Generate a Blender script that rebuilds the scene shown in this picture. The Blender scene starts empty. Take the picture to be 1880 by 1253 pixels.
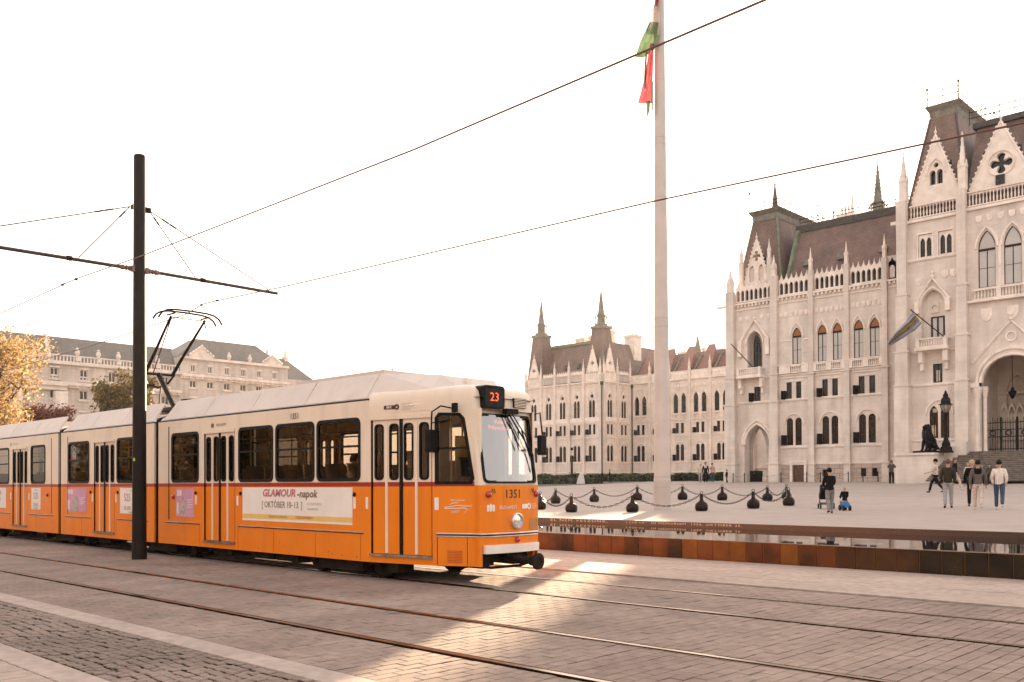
import bpy, bmesh, math, random
from mathutils import Vector, Matrix, Euler
from mathutils.geometry import tessellate_polygon
S = bpy.context.scene
PI = math.pi
random.seed(7)
# ------------------------------------------------------------------ camera
# world axes: +X runs along the tram track towards the right, +Y across the track away from the viewer
FPX, CAMH, ROLL, PITCH, YAW = 1700.0, 1.53, 0.004, 0.012, math.radians(44.0)
CY = 888 - FPX * math.tan(PITCH)
cam = bpy.data.cameras.new('camera'); cam_ob = bpy.data.objects.new('camera', cam)
S.collection.objects.link(cam_ob); S.camera = cam_ob
cam.sensor_width = 36.0; cam.lens = FPX / 1880 * 36.0
cam.shift_y = (CY - 626.5) / 1880.0
cam.clip_start = 0.1; cam.clip_end = 3000
RM = Matrix.Rotation(YAW, 3, 'Z') @ Matrix.Rotation(PI / 2 + PITCH, 3, 'X') @ Matrix.Rotation(-ROLL, 3, 'Z')
CAMP = Vector((0, 0, CAMH))
cam_ob.matrix_world = Matrix.Translation(CAMP) @ RM.to_4x4()
def ray(px, py): return RM @ Vector(((px - 940) / FPX, -(py - CY) / FPX, -1))
def onV(px, py, v): d = ray(px, py); return CAMP + d * (v / d.y)
def onU(px, py, u): d = ray(px, py); return CAMP + d * (u / d.x)
def onZ(px, py, z=0.0): d = ray(px, py); return CAMP + d * ((z - CAMH) / d.z)
def zpl(v):                                  # height of the gently rising square
    if v < 32: return .44 + (v - 20.3) * .0026
    return .4704 + min(v - 32, 62) * .0195
def onP(px, py):
    d = ray(px, py); t = 10.0
    for _ in range(2000):
        p = CAMP + d * t
        if p.z <= zpl(p.y): break
        t += .08
    return Vector((p.x, p.y, zpl(p.y)))
# ------------------------------------------------------------------ sky and sun
SUN_PX = (1372, 562)
sd = ray(*SUN_PX).normalized()
SUN_EL = math.asin(sd.z)
W = bpy.data.worlds.new('World'); S.world = W; W.use_nodes = True
wn = W.node_tree; wn.nodes.clear()
sky = wn.nodes.new('ShaderNodeTexSky'); sky.sky_type = 'NISHITA'; sky.sun_disc = False
sky.sun_elevation = SUN_EL; sky.sun_rotation = math.atan2(sd.x, sd.y)
sky.air_density = 1.0; sky.dust_density = 4.0; sky.ozone_density = 1.0; sky.altitude = 100
hs = wn.nodes.new('ShaderNodeHueSaturation'); hs.inputs['Saturation'].default_value = 0.30
tint = wn.nodes.new('ShaderNodeMix'); tint.data_type = 'RGBA'; tint.blend_type = 'MULTIPLY'
tint.inputs[0].default_value = 1.0; tint.inputs[7].default_value = (1.0, 0.865, 0.78, 1)
bg = wn.nodes.new('ShaderNodeBackground'); bg.inputs['Strength'].default_value = 0.15
wo = wn.nodes.new('ShaderNodeOutputWorld')
wn.links.new(sky.outputs[0], hs.inputs['Color']); wn.links.new(hs.outputs[0], tint.inputs[6])
# thin haze evens out the glare round the sun: radiance L becomes L * k / (k + L) over the whole sky
bw_ = wn.nodes.new('ShaderNodeRGBToBW'); ad_ = wn.nodes.new('ShaderNodeMath'); ad_.inputs[1].default_value = 2.2
dv_ = wn.nodes.new('ShaderNodeMath'); dv_.operation = 'DIVIDE'; dv_.inputs[0].default_value = 2.2
hz_ = wn.nodes.new('ShaderNodeMix'); hz_.data_type = 'RGBA'; hz_.blend_type = 'MULTIPLY'; hz_.inputs[0].default_value = 1.0
wn.links.new(tint.outputs[2], bw_.inputs[0]); wn.links.new(bw_.outputs[0], ad_.inputs[0]); wn.links.new(ad_.outputs[0], dv_.inputs[1])
wn.links.new(tint.outputs[2], hz_.inputs[6]); wn.links.new(dv_.outputs[0], hz_.inputs[7]); wn.links.new(hz_.outputs[2], bg.inputs['Color']); wn.links.new(bg.outputs[0], wo.inputs[0])
sl = bpy.data.lights.new('sun', 'SUN'); sl.energy = 2.0; sl.angle = math.radians(.5); sl.color = (1.0, .74, .48)
so = bpy.data.objects.new('sun', sl); S.collection.objects.link(so)
so.rotation_euler = sd.to_track_quat('Z', 'Y').to_euler()
S.view_settings.view_transform = 'Standard'; S.view_settings.look = 'None'
S.view_settings.exposure = 3.4; S.view_settings.gamma = 1.0; S.view_settings.use_curve_mapping = False
S.render.engine = 'CYCLES'
S.cycles.max_bounces = 8; S.cycles.transparent_max_bounces = 16
# ------------------------------------------------------------------ helpers
COL = S.collection
def link(o): COL.objects.link(o); return o
def tag(o, label=None, cat=None, group=None, kind=None):
    if label: o['label'] = label
    if cat: o['category'] = cat
    if group: o['group'] = group
    if kind: o['kind'] = kind
    return o
def empty(name, loc=(0, 0, 0), rz=0.0, label=None, cat=None, group=None, kind=None, parent=None):
    o = bpy.data.objects.new(name, None); link(o); o.location = loc; o.rotation_euler = (0, 0, rz)
    o.empty_display_size = .1
    if parent: o.parent = parent
    return tag(o, label, cat, group, kind)
def inst(name, me, parent=None, loc=(0, 0, 0), rz=0.0, sc=None):
    o = bpy.data.objects.new(name, me); link(o); o.location = loc; o.rotation_euler = (0, 0, rz)
    if sc: o.scale = sc
    if parent: o.parent = parent
    return o
def copy_tree(o, parent=None):
    c = o.copy(); link(c); c.parent = parent
    for ch in o.children: copy_tree(ch, c)
    return c
class MB:
    def __init__(s): s.v = []; s.f = []; s.m = []; s.cur = 0
    def add(s, vs, fs):
        b = len(s.v); s.v += [tuple(p) for p in vs]
        for f in fs: s.f.append(tuple(i + b for i in f)); s.m.append(s.cur)
        return s
    def box(s, x0, x1, y0, y1, z0, z1):
        return s.add([(x0, y0, z0), (x1, y0, z0), (x1, y1, z0), (x0, y1, z0), (x0, y0, z1), (x1, y0, z1), (x1, y1, z1), (x0, y1, z1)],
                     [(0, 3, 2, 1), (4, 5, 6, 7), (0, 1, 5, 4), (1, 2, 6, 5), (2, 3, 7, 6), (3, 0, 4, 7)])
    def obox(s, c, ax, ay, az):               # oriented box: centre and three half-axis vectors
        c, ax, ay, az = map(Vector, (c, ax, ay, az)); p = []
        for k in (-1, 1):
            for i, j in ((-1, -1), (1, -1), (1, 1), (-1, 1)): p.append(c + ax * i + ay * j + az * k)
        return s.add(p, [(0, 3, 2, 1), (4, 5, 6, 7), (0, 1, 5, 4), (1, 2, 6, 5), (2, 3, 7, 6), (3, 0, 4, 7)])
    def frustum(s, b, t):                     # two rectangles (x0,x1,y0,y1,z)
        r = lambda q: [(q[0], q[2], q[4]), (q[1], q[2], q[4]), (q[1], q[3], q[4]), (q[0], q[3], q[4])]
        return s.add(r(b) + r(t), [(0, 3, 2, 1), (4, 5, 6, 7), (0, 1, 5, 4), (1, 2, 6, 5), (2, 3, 7, 6), (3, 0, 4, 7)])
    def rings(s, rs, cap=True, close=True):   # list of equal-length point rings
        n = len(rs[0]); b = []; fs = []
        for r in rs: b += r
        for k in range(len(rs) - 1):
            for i in range(n if close else n - 1):
                j = (i + 1) % n; fs.append((k * n + i, k * n + j, (k + 1) * n + j, (k + 1) * n + i))
        if cap: fs += [tuple(range(n - 1, -1, -1)), tuple(range((len(rs) - 1) * n, len(rs) * n))]
        return s.add(b, fs)
    def lathe(s, prof, n=12, c=(0, 0, 0), rot=0.0, ax='z', cap=True):
        rs = []
        for r, z in prof:
            ring = []
            for i in range(n):
                a = rot + 2 * PI * i / n; x, y = r * math.cos(a), r * math.sin(a)
                q = (x, y, z) if ax == 'z' else ((z, x, y) if ax == 'x' else (y, z, x))
                ring.append((c[0] + q[0], c[1] + q[1], c[2] + q[2]))
            rs.append(ring)
        return s.rings(rs, cap)
    def tube(s, pts, r, n=6, cap=True):
        pts = [Vector(p) for p in pts]; rs = []
        rr = r if isinstance(r, (list, tuple)) else [r] * len(pts)
        t0 = (pts[1] - pts[0]).normalized()
        up = Vector((0, 0, 1)) if abs(t0.z) < .9 else Vector((1, 0, 0))
        a = t0.cross(up).normalized()
        for i, p in enumerate(pts):
            t = (pts[min(i + 1, len(pts) - 1)] - pts[max(i - 1, 0)]).normalized()
            a = (a - t * a.dot(t)).normalized(); b = t.cross(a)
            rs.append([tuple(p + (a * math.cos(2 * PI * k / n) + b * math.sin(2 * PI * k / n)) * rr[i]) for k in range(n)])
        return s.rings(rs, cap)
    def poly(s, loops, P, d0=0.0, d1=None):
        """polygon with holes in (a,z); P(a,z,d) -> point; front at depth d0, reveals back to d1"""
        flat = [q for l in loops for q in l]
        tris = tessellate_polygon([[Vector((q[0], q[1], 0)) for q in l] for l in loops])
        s.add([P(q[0], q[1], d0) for q in flat], tris)
        if d1 is not None:
            for l in loops:
                n = len(l); vs = [P(q[0], q[1], d0) for q in l] + [P(q[0], q[1], d1) for q in l]
                s.add(vs, [(i, (i + 1) % n, n + (i + 1) % n, n + i) for i in range(n)])
        return s
    def slab(s, loops, P, d0, d1):            # as poly, closed at the back as well
        s.poly(loops, P, d0, d1); flat = [q for l in loops for q in l]
        tris = tessellate_polygon([[Vector((q[0], q[1], 0)) for q in l] for l in loops])
        return s.add([P(q[0], q[1], d1) for q in flat], [t[::-1] for t in tris])
    def xf(s, fn, b=0): s.v[b:] = [tuple(fn(Vector(p))) for p in s.v[b:]]; return s
    def mesh(s, name, mats, smooth=False):
        me = bpy.data.meshes.new(name); me.from_pydata(s.v, [], s.f)
        for m in (mats if isinstance(mats, (list, tuple)) else [mats]): me.materials.append(m)
        if max(s.m, default=0): me.polygons.foreach_set('material_index', s.m)
        if smooth:
            me.polygons.foreach_set('use_smooth', [True] * len(me.polygons))
            try: me.set_sharp_from_angle(angle=math.radians(smooth if smooth > 1 else 40))
            except Exception: pass
        me.validate(); me.update(); return me
    def build(s, name, mats, parent=None, smooth=False, loc=(0, 0, 0), rz=0.0, bevel=0):
        o = inst(name, s.mesh(name, mats, smooth), parent, loc, rz)
        if bevel:
            b = o.modifiers.new('bevel', 'BEVEL'); b.width = bevel; b.segments = 2; b.limit_method = 'ANGLE'
        return o
def rrect(x0, x1, z0, z1, r, n=4):
    out = []
    for cx, cz, a0 in ((x1 - r, z0 + r, -PI / 2), (x1 - r, z1 - r, 0), (x0 + r, z1 - r, PI / 2), (x0 + r, z0 + r, PI)):
        for i in range(n + 1):
            a = a0 + PI / 2 * i / n; out.append((cx + r * math.cos(a), cz + r * math.sin(a)))
    return out
def rect(x0, x1, z0, z1): return [(x0, z0), (x1, z0), (x1, z1), (x0, z1)]
def arch(c, w, z0, zs, zt, n=5):
    h = zt - zs; hw = w / 2
    pts = [(c - hw, z0), (c + hw, z0)]
    if h <= hw + 1e-6:
        for i in range(2 * n + 1): a = PI * i / (2 * n); pts.append((c + hw * math.cos(a), zs + h * math.sin(a)))
        return pts
    r = (h * h + hw * hw) / w; a1 = math.asin(h / r)
    right = [(c + hw - r + r * math.cos(a1 * i / n), zs + r * math.sin(a1 * i / n)) for i in range(n + 1)]
    return pts + right + [(2 * c - x, z) for x, z in right[-2::-1]]
def archline(c, w, zs, zt, n=6): return arch(c, w, zs - 1, zs, zt, n)[2:]
def circ(c, z, r, n=12): return [(c + r * math.cos(2 * PI * i / n), z + r * math.sin(2 * PI * i / n)) for i in range(n)]
def PV(v): return lambda a, z, d: (a, v + d, z)       # wall facing the viewer, across the square
def PU(u): return lambda a, z, d: (u - d, a, z)       # wall facing +X
# ------------------------------------------------------------------ materials
MATS = {}
def mat(name, col, rough=.6, var=.12, scale=3.0, metal=0.0, bump=0.0, bscale=40.0, col2=None, spec=.5, emit=0, alpha=None, trans=0, coat=0, detail=4, backlit=0):
    if name in MATS: return MATS[name]
    m = bpy.data.materials.new(name); m.use_nodes = True; t = m.node_tree; n = t.nodes; b = n['Principled BSDF']
    if max(col) < .035 and spec == .5: spec = .14
    b.inputs['Roughness'].default_value = rough; b.inputs['Metallic'].default_value = metal
    b.inputs['Specular IOR Level'].default_value = spec
    c1 = tuple(col) + (1,)
    geo = n.new('ShaderNodeNewGeometry')
    nz = n.new('ShaderNodeTexNoise'); nz.inputs['Scale'].default_value = scale; nz.inputs['Detail'].default_value = detail
    t.links.new(geo.outputs['Position'], nz.inputs['Vector'])
    mx = n.new('ShaderNodeMix'); mx.data_type = 'RGBA'
    lo = tuple(c * (1 - var) for c in col) if col2 is None else tuple(col2)
    hi = tuple(min(1, c * (1 + var)) for c in col) if col2 is None else col
    mx.inputs[6].default_value = tuple(lo) + (1,); mx.inputs[7].default_value = tuple(hi) + (1,)
    cr = n.new('ShaderNodeMapRange'); cr.inputs[1].default_value = .33; cr.inputs[2].default_value = .67
    t.links.new(nz.outputs['Fac'], cr.inputs[0]); t.links.new(cr.outputs[0], mx.inputs[0])
    t.links.new(mx.outputs[2], b.inputs['Base Color'])
    if bump:
        nb = n.new('ShaderNodeTexNoise'); nb.inputs['Scale'].default_value = bscale; nb.inputs['Detail'].default_value = 6
        t.links.new(geo.outputs['Position'], nb.inputs['Vector'])
        bp = n.new('ShaderNodeBump'); bp.inputs['Strength'].default_value = bump; bp.inputs['Distance'].default_value = .02
        t.links.new(nb.outputs['Fac'], bp.inputs['Height']); t.links.new(bp.outputs[0], b.inputs['Normal'])
    if emit: b.inputs['Emission Color'].default_value = c1; b.inputs['Emission Strength'].default_value = emit
    if trans: b.inputs['Transmission Weight'].default_value = trans
    if coat: b.inputs['Coat Weight'].default_value = coat; b.inputs['Coat Roughness'].default_value = .08
    if backlit:
        tr = n.new('ShaderNodeBsdfTranslucent'); ms = n.new('ShaderNodeMixShader'); ms.inputs[0].default_value = backlit
        out = n['Material Output']; t.links.new(mx.outputs[2], tr.inputs['Color'])
        t.links.new(b.outputs[0], ms.inputs[1]); t.links.new(tr.outputs[0], ms.inputs[2]); t.links.new(ms.outputs[0], out.inputs[0])
    MATS[name] = m; return m
def glassmat(name, tint_=(.75, .78, .76), refl=1.0, base=0.0):
    """thin pane: clear straight through, mirror-like at grazing angles"""
    m = bpy.data.materials.new(name); m.use_nodes = True; t = m.node_tree; n = t.nodes; n.remove(n['Principled BSDF'])
    tr = n.new('ShaderNodeBsdfTransparent'); tr.inputs[0].default_value = tuple(tint_) + (1,)
    gl = n.new('ShaderNodeBsdfGlossy'); gl.inputs['Roughness'].default_value = .015; gl.inputs[0].default_value = (1, 1, 1, 1)
    fr = n.new('ShaderNodeFresnel'); fr.inputs[0].default_value = 1.5
    mu = n.new('ShaderNodeMath'); mu.operation = 'MULTIPLY'; mu.inputs[1].default_value = refl
    ad = n.new('ShaderNodeMath'); ad.inputs[1].default_value = base; ad.use_clamp = True
    nz = n.new('ShaderNodeTexNoise'); nz.inputs['Scale'].default_value = 1.3
    bp = n.new('ShaderNodeBump'); bp.inputs['Strength'].default_value = .04; bp.inputs['Distance'].default_value = .05
    geo = n.new('ShaderNodeNewGeometry'); t.links.new(geo.outputs['Position'], nz.inputs['Vector'])
    t.links.new(nz.outputs['Fac'], bp.inputs['Height']); t.links.new(bp.outputs[0], gl.inputs['Normal'])
    ms = n.new('ShaderNodeMixShader'); t.links.new(fr.outputs[0], mu.inputs[0]); t.links.new(mu.outputs[0], ad.inputs[0]); t.links.new(ad.outputs[0], ms.inputs[0])
    t.links.new(tr.outputs[0], ms.inputs[1]); t.links.new(gl.outputs[0], ms.inputs[2]); t.links.new(ms.outputs[0], n['Material Output'].inputs[0])
    MATS[name] = m; return m
def blockmat(name, c1, c2, cm, bw, bh, rough=.8, mortar=.015, bump=.25, stain=.25, scale=.35):
    """coursed stone: courses follow world height, stains by large noise"""
    m = bpy.data.materials.new(name); m.use_nodes = True; t = m.node_tree; n = t.nodes; b = n['Principled BSDF']
    b.inputs['Roughness'].default_value = rough
    geo = n.new('ShaderNodeNewGeometry'); sp = n.new('ShaderNodeSeparateXYZ'); t.links.new(geo.outputs['Position'], sp.inputs[0])
    ad = n.new('ShaderNodeMath'); t.links.new(sp.outputs[0], ad.inputs[0]); t.links.new(sp.outputs[1], ad.inputs[1])
    cb = n.new('ShaderNodeCombineXYZ'); t.links.new(ad.outputs[0], cb.inputs[0]); t.links.new(sp.outputs[2], cb.inputs[1])
    br = n.new('ShaderNodeTexBrick'); t.links.new(cb.outputs[0], br.inputs['Vector'])
    br.inputs['Color1'].default_value = tuple(c1) + (1,); br.inputs['Color2'].default_value = tuple(c2) + (1,); br.inputs['Mortar'].default_value = tuple(cm) + (1,)
    br.inputs['Scale'].default_value = 1; br.inputs['Brick Width'].default_value = bw; br.inputs['Row Height'].default_value = bh
    br.inputs['Mortar Size'].default_value = mortar; br.inputs['Mortar Smooth'].default_value = .3
    nz = n.new('ShaderNodeTexNoise'); nz.inputs['Scale'].default_value = scale; nz.inputs['Detail'].default_value = 8; nz.inputs['Roughness'].default_value = .65
    t.links.new(geo.outputs['Position'], nz.inputs['Vector'])
    mr = n.new('ShaderNodeMapRange'); mr.inputs[1].default_value = .35; mr.inputs[2].default_value = .7; mr.inputs[3].default_value = 1.0; mr.inputs[4].default_value = 1 - stain
    t.links.new(nz.outputs['Fac'], mr.inputs[0])
    mp = n.new('ShaderNodeMapping'); mp.inputs['Scale'].default_value = (1.1, 1.1, .10); t.links.new(geo.outputs['Position'], mp.inputs['Vector'])
    n2 = n.new('ShaderNodeTexNoise'); n2.inputs['Scale'].default_value = 1.0; n2.inputs['Detail'].default_value = 5; t.links.new(mp.outputs[0], n2.inputs['Vector'])
    m2 = n.new('ShaderNodeMapRange'); m2.inputs[1].default_value = .42; m2.inputs[2].default_value = .75; m2.inputs[3].default_value = 1.0; m2.inputs[4].default_value = 1 - stain * .8
    t.links.new(n2.outputs['Fac'], m2.inputs[0]); pm_ = n.new('ShaderNodeMath'); pm_.operation = 'MULTIPLY'; t.links.new(mr.outputs[0], pm_.inputs[0]); t.links.new(m2.outputs[0], pm_.inputs[1])
    mx = n.new('ShaderNodeMix'); mx.data_type = 'RGBA'; mx.blend_type = 'MULTIPLY'; mx.inputs[0].default_value = 1
    t.links.new(br.outputs[0], mx.inputs[6]); t.links.new(pm_.outputs[0], mx.inputs[7]); t.links.new(mx.outputs[2], b.inputs['Base Color'])
    bp = n.new('ShaderNodeBump'); bp.inputs['Strength'].default_value = bump; bp.inputs['Distance'].default_value = .02; bp.invert = True
    t.links.new(br.outputs['Fac'], bp.inputs['Height']); t.links.new(bp.outputs[0], b.inputs['Normal'])
    MATS[name] = m; return m
TMP = bpy.data.scenes.new('bake')
def bake(o, name):
    '''evaluate one object alone and return its final mesh'''
    TMP.collection.objects.link(o); vl = TMP.view_layers[0]; vl.update()
    me = bpy.data.meshes.new_from_object(o.evaluated_get(vl.depsgraph)); me.name = name
    TMP.collection.objects.unlink(o); return me
def text(name, body, size, mat_, parent, place, ext=.002, shear=0.0, align='CENTER', sx=1.0, bold=0.0, spacing=1.0):
    """flat lettering turned into a mesh; place(x,y,d) maps letter plane to the thing"""
    cu = bpy.data.curves.new(name, 'FONT'); cu.body = body; cu.size = size; cu.align_x = align; cu.align_y = 'CENTER'
    cu.shear = shear; cu.offset = bold; cu.resolution_u = 2; cu.space_character = spacing
    o = bpy.data.objects.new(name, cu); me = bake(o, name)
    bpy.data.objects.remove(o); bpy.data.curves.remove(cu)
    for v in me.vertices: v.co = Vector(place(v.co.x * sx, v.co.y, ext))
    me.materials.clear(); me.materials.append(mat_)
    return inst(name, me, parent)
# ================================================================== ground
def paving_mat(name, c1, c2, rough=.62, dirt=.3):
    m = mat(name, c1, rough, 0, 1.2, bump=.25, bscale=60, col2=c2, spec=.22)
    t = m.node_tree; n = t.nodes; b = n['Principled BSDF']
    # per-stone tone: piecewise noise on a coarse voronoi so neighbours differ
    geo = [x for x in n if x.bl_idname == 'ShaderNodeNewGeometry'][0]
    vo = n.new('ShaderNodeTexNoise'); vo.inputs['Scale'].default_value = 7.0; vo.inputs['Detail'].default_value = 1
    t.links.new(geo.outputs['Position'], vo.inputs['Vector'])
    big = n.new('ShaderNodeTexNoise'); big.inputs['Scale'].default_value = .45; big.inputs['Detail'].default_value = 5
    t.links.new(geo.outputs['Position'], big.inputs['Vector'])
    mr = n.new('ShaderNodeMapRange'); mr.inputs[1].default_value = .3; mr.inputs[2].default_value = .7; mr.inputs[3].default_value = 1 - dirt; mr.inputs[4].default_value = 1.08
    t.links.new(big.outputs['Fac'], mr.inputs[0])
    mr2 = n.new('ShaderNodeMapRange'); mr2.inputs[1].default_value = .3; mr2.inputs[2].default_value = .7; mr2.inputs[3].default_value = .86; mr2.inputs[4].default_value = 1.1
    t.links.new(vo.outputs['Fac'], mr2.inputs[0])
    mu = n.new('ShaderNodeMath'); mu.operation = 'MULTIPLY'; t.links.new(mr.outputs[0], mu.inputs[0]); t.links.new(mr2.outputs[0], mu.inputs[1])
    old = b.inputs['Base Color'].links[0].from_socket
    mx = n.new('ShaderNodeMix'); mx.data_type = 'RGBA'; mx.blend_type = 'MULTIPLY'; mx.inputs[0].default_value = 1
    t.links.new(old, mx.inputs[6]); t.links.new(mu.outputs[0], mx.inputs[7]); t.links.new(mx.outputs[2], b.inputs['Base Color'])
    return m
m_joint = mat('joint_sand', (.024, .018, .014), .95, .3, 8)
m_paver = paving_mat('track_paver', (.335, .250, .203), (.255, .190, .154), .88)
m_cobble = paving_mat('cobble_stone', (.275, .208, .172), (.225, .170, .140), .88)
m_slab = paving_mat('pale_slab', (.42, .338, .285), (.36, .29, .245), .85, .15)
m_slabp = paving_mat('plaza_slab', (.41, .32, .265), (.355, .277, .23), .85, .12)
m_rail = mat('rail_steel', (.21, .15, .115), .24, .25, 3, metal=1.0)
m_rust = mat('rail_rust', (.035, .018, .011), .8, .3, 10)
g = MB(); g.add([(-900, -300, -.06), (500, -300, -.06), (500, 16.0, -.06), (-900, 16.0, -.06)], [(0, 1, 2, 3)])
tag(g.build('ground', mat('ground_asphalt', (.12, .105, .095), .85, .2, .4)), kind='structure')
RAILS = (5.62, 7.10, 9.47, 11.02)
def near_rail(v): return any(r - .085 < v < r + .085 for r in RAILS)
# ---- track paving: rectangular pavers laid across the track, stretcher bond
track = MB().add([(-260, 4.30, -.016), (40, 4.30, -.016), (40, 12.22, -.016), (-260, 12.22, -.016)], [(0, 1, 2, 3)]).build('track_paving', m_joint)
tag(track, kind='structure')
def depth(u, v): return -u * math.sin(YAW) + v * math.cos(YAW)
def inview(u, v, m=.4):
    q = RM.transposed() @ (Vector((u, v, 0)) - CAMP)
    if q.z > -.5: return False
    x = 940 + FPX * q.x / -q.z; y = CY - FPX * q.y / -q.z
    return -420 < x < 2250 and y < 1480
def stone(w, l, h, b, jx=0, seed=0):
    r = random.Random(seed); j = lambda: r.uniform(-jx, jx)
    bot = [(-w / 2 + j(), -l / 2 + j(), -h), (w / 2 + j(), -l / 2 + j(), -h), (w / 2 + j(), l / 2 + j(), -h), (-w / 2 + j(), l / 2 + j(), -h)]
    mid = [(p[0], p[1], -b) for p in bot]; tp = [(p[0] * (1 - 2 * b / w), p[1] * (1 - 2 * b / l), 0) for p in bot]
    return MB().rings([bot, mid, tp], True)
def lay(parent, name, m, spots, shapes, rest_name):
    """nearest 300 as single stones, the others joined"""
    spots.sort(key=lambda s: s[0]); far = MB(); meshes = [s.mesh(name, m) for s in shapes]
    for k, (d, u, v, z, rz, i, tx, ty) in enumerate(spots):
        if k < 300:
            o = inst(name, meshes[i], parent, (u, v, z), rz); o.rotation_euler = (tx, ty, rz)
        else:
            E_ = Euler((tx, ty, rz)).to_matrix(); far.add([E_ @ Vector(p) + Vector((u, v, z)) for p in shapes[i].v], shapes[i].f[1:])
    if far.v: tag(far.build(rest_name, m, parent), kind='stuff')
PW, PL = .135, .27
shapes = [stone(PW - .009, PL - .009, .02, .004, .0015, s) for s in range(6)]
R = random.Random(3); spots = []
bands = [(4.46, RAILS[0] - .085), (RAILS[0] + .085, RAILS[1] - .085), (RAILS[1] + .085, RAILS[2] - .085), (RAILS[2] + .085, RAILS[3] - .085), (RAILS[3] + .085, 12.2)]
k = 0
u = -38.0
while u < 4:
    for (a, b) in bands:
        n = max(1, round((b - a) / PL)); L = (b - a) / n; off = (k % 2) * L / 2
        for i in range(n + (k % 2)):
            v0 = a + i * L - off; v1 = min(b, v0 + L); v0 = max(a, v0); v = (v0 + v1) / 2
            if v1 - v0 < L * .3 and False: continue
            if not inview(u, v): continue
            spots.append((depth(u, v), u, v, R.gauss(0, .0012), R.gauss(0, .006), R.randrange(6), R.gauss(0, .004), R.gauss(0, .006), (v1 - v0) / PL))
    u += PW; k += 1
spots.sort(key=lambda s: s[0]); far = MB(); meshes = [s.mesh('paver', m_paver) for s in shapes]
for k, (d, u, v, z, rz, i, tx, ty, sc) in enumerate(spots):
    if k < 300:
        o = inst('paver', meshes[i], track, (u, v, z), rz, (1, sc, 1)); o.rotation_euler = (tx, ty, rz)
    else:
        c_, s_ = math.cos(rz), math.sin(rz)
        far.add([(u + p[0] * c_ - p[1] * sc * s_, v + p[0] * s_ + p[1] * sc * c_, z + p[2] + p[0] * -ty + p[1] * tx) for p in shapes[i].v], shapes[i].f[4:8] + shapes[i].f[9:])
tag(far.build('paver_field', m_paver, track), kind='stuff')
for a, b in ((-260, -38.07), (4.05, 40)):         # beyond the stones one can tell apart
    for (v0, v1) in bands: tag(MB().add([(a, v0, -.003), (b, v0, -.003), (b, v1, -.003), (a, v1, -.003)], [(0, 1, 2, 3)]).build('far_paving', m_paver, track), kind='stuff')
# ---- grooved rails
for r in RAILS:
    sgn = 1 if r in (RAILS[0], RAILS[2]) else -1       # groove lies on the inner side of the track
    P = MB().box(-260, 40, r - .032, r + .032, -.12, .006)
    P.cur = 1
    a, b = (r + .032, r + .070) if sgn > 0 else (r - .070, r - .032)
    P.box(-260, 40, a, b, -.12, -.045)
    a, b = (r + .070, r + .084) if sgn > 0 else (r - .084, r - .070)
    P.cur = 2; P.box(-260, 40, a, b, -.12, .002)
    P.build('rail', [m_rail, m_rust, mat('rail_lip', (.14, .085, .06), .5, .3, 8, metal=.6)], track)
# ---- pale stone band, cobbles, second band and footway
band = tag(empty('stone_band'), kind='structure')
for k in range(46):
    L = 1.0; u0 = -38 + k * L
    MB().box(u0 + .002, u0 + L - .002, 4.135, 4.44, -.05, .006).build('slab', m_slab, band, bevel=.004)
cob = MB().add([(-260, 3.02, -.022), (40, 3.02, -.022), (40, 4.14, -.022), (-260, 4.14, -.022)], [(0, 1, 2, 3)]).build('cobble_strip', mat('cobble_joint', (.06, .045, .036), .95, .3, 8))
tag(cob, kind='structure')
shapes = []
for s in range(10):
    shapes.append(stone(R.uniform(.074, .092), R.uniform(.074, .092), .03, .008, .009, s + 50))
sp = []
row = 0; v = 3.09
while v < 4.11:
    u = -30 + (row % 2) * .05
    while u < 1:
        bow = .035 * math.sin(u * 2.1) * (1 if 3.2 < v < 4.0 else .2)
        if inview(u, v): sp.append((depth(u, v), u + R.gauss(0, .005), v + bow + R.gauss(0, .005), R.gauss(-.001, .004), R.gauss(0, .09), R.randrange(10), R.gauss(0, .025), R.gauss(0, .025)))
        u += .1
    v += .1; row += 1
lay(cob, 'cobble', m_cobble, sp, shapes, 'cobble_field')
for a, b in ((-260, -30.1), (1.1, 40)): tag(MB().add([(a, 3.03, -.004), (b, 3.03, -.004), (b, 4.12, -.004), (a, 4.12, -.004)], [(0, 1, 2, 3)]).build('far_cobbles', m_cobble, cob), kind='stuff')
b2 = tag(empty('footway_edging'), kind='structure')
for k in range(44):
    L = .9; u0 = -34 + k * L
    MB().box(u0 + .004, u0 + L - .004, 2.74, 3.02, -.05, .004).build('slab', m_slab, b2, bevel=.004)
fw = MB().add([(-260, -40, -.02), (40, -40, -.02), (40, 2.74, -.02), (-260, 2.74, -.02)], [(0, 1, 2, 3)]).build('footway', m_joint)
tag(fw, kind='structure')
slabm = [stone(.098, .59, .03, .003, .001, s).mesh('slab', m_slabp) for s in range(3)]
u = -16.0; k = 0
while u < -5.0:
    for i in range(4):
        v1 = 2.735 - i * .6 + (k % 2) * .3; v0 = v1 - .6; v1 = min(v1, 2.735); v = (v0 + v1) / 2
        if inview(u, v): inst('slab', slabm[k % 3], fw, (u, v, R.gauss(0, .001)), 0, (1, (v1 - v0) / .6, 1))
    u += .105; k += 1
for a, b in ((-260, -16.06), (-4.9, 40)): tag(MB().add([(a, -40, -.004), (b, -40, -.004), (b, 2.73, -.004), (a, 2.73, -.004)], [(0, 1, 2, 3)]).build('far_footway', m_slabp, fw), kind='stuff')
tag(MB().add([(-16.06, -40, -.004), (-4.9, -40, -.004), (-4.9, .3, -.004), (-16.06, .3, -.004)], [(0, 1, 2, 3)]).build('far_footway', m_slabp, fw), kind='stuff')
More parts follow.
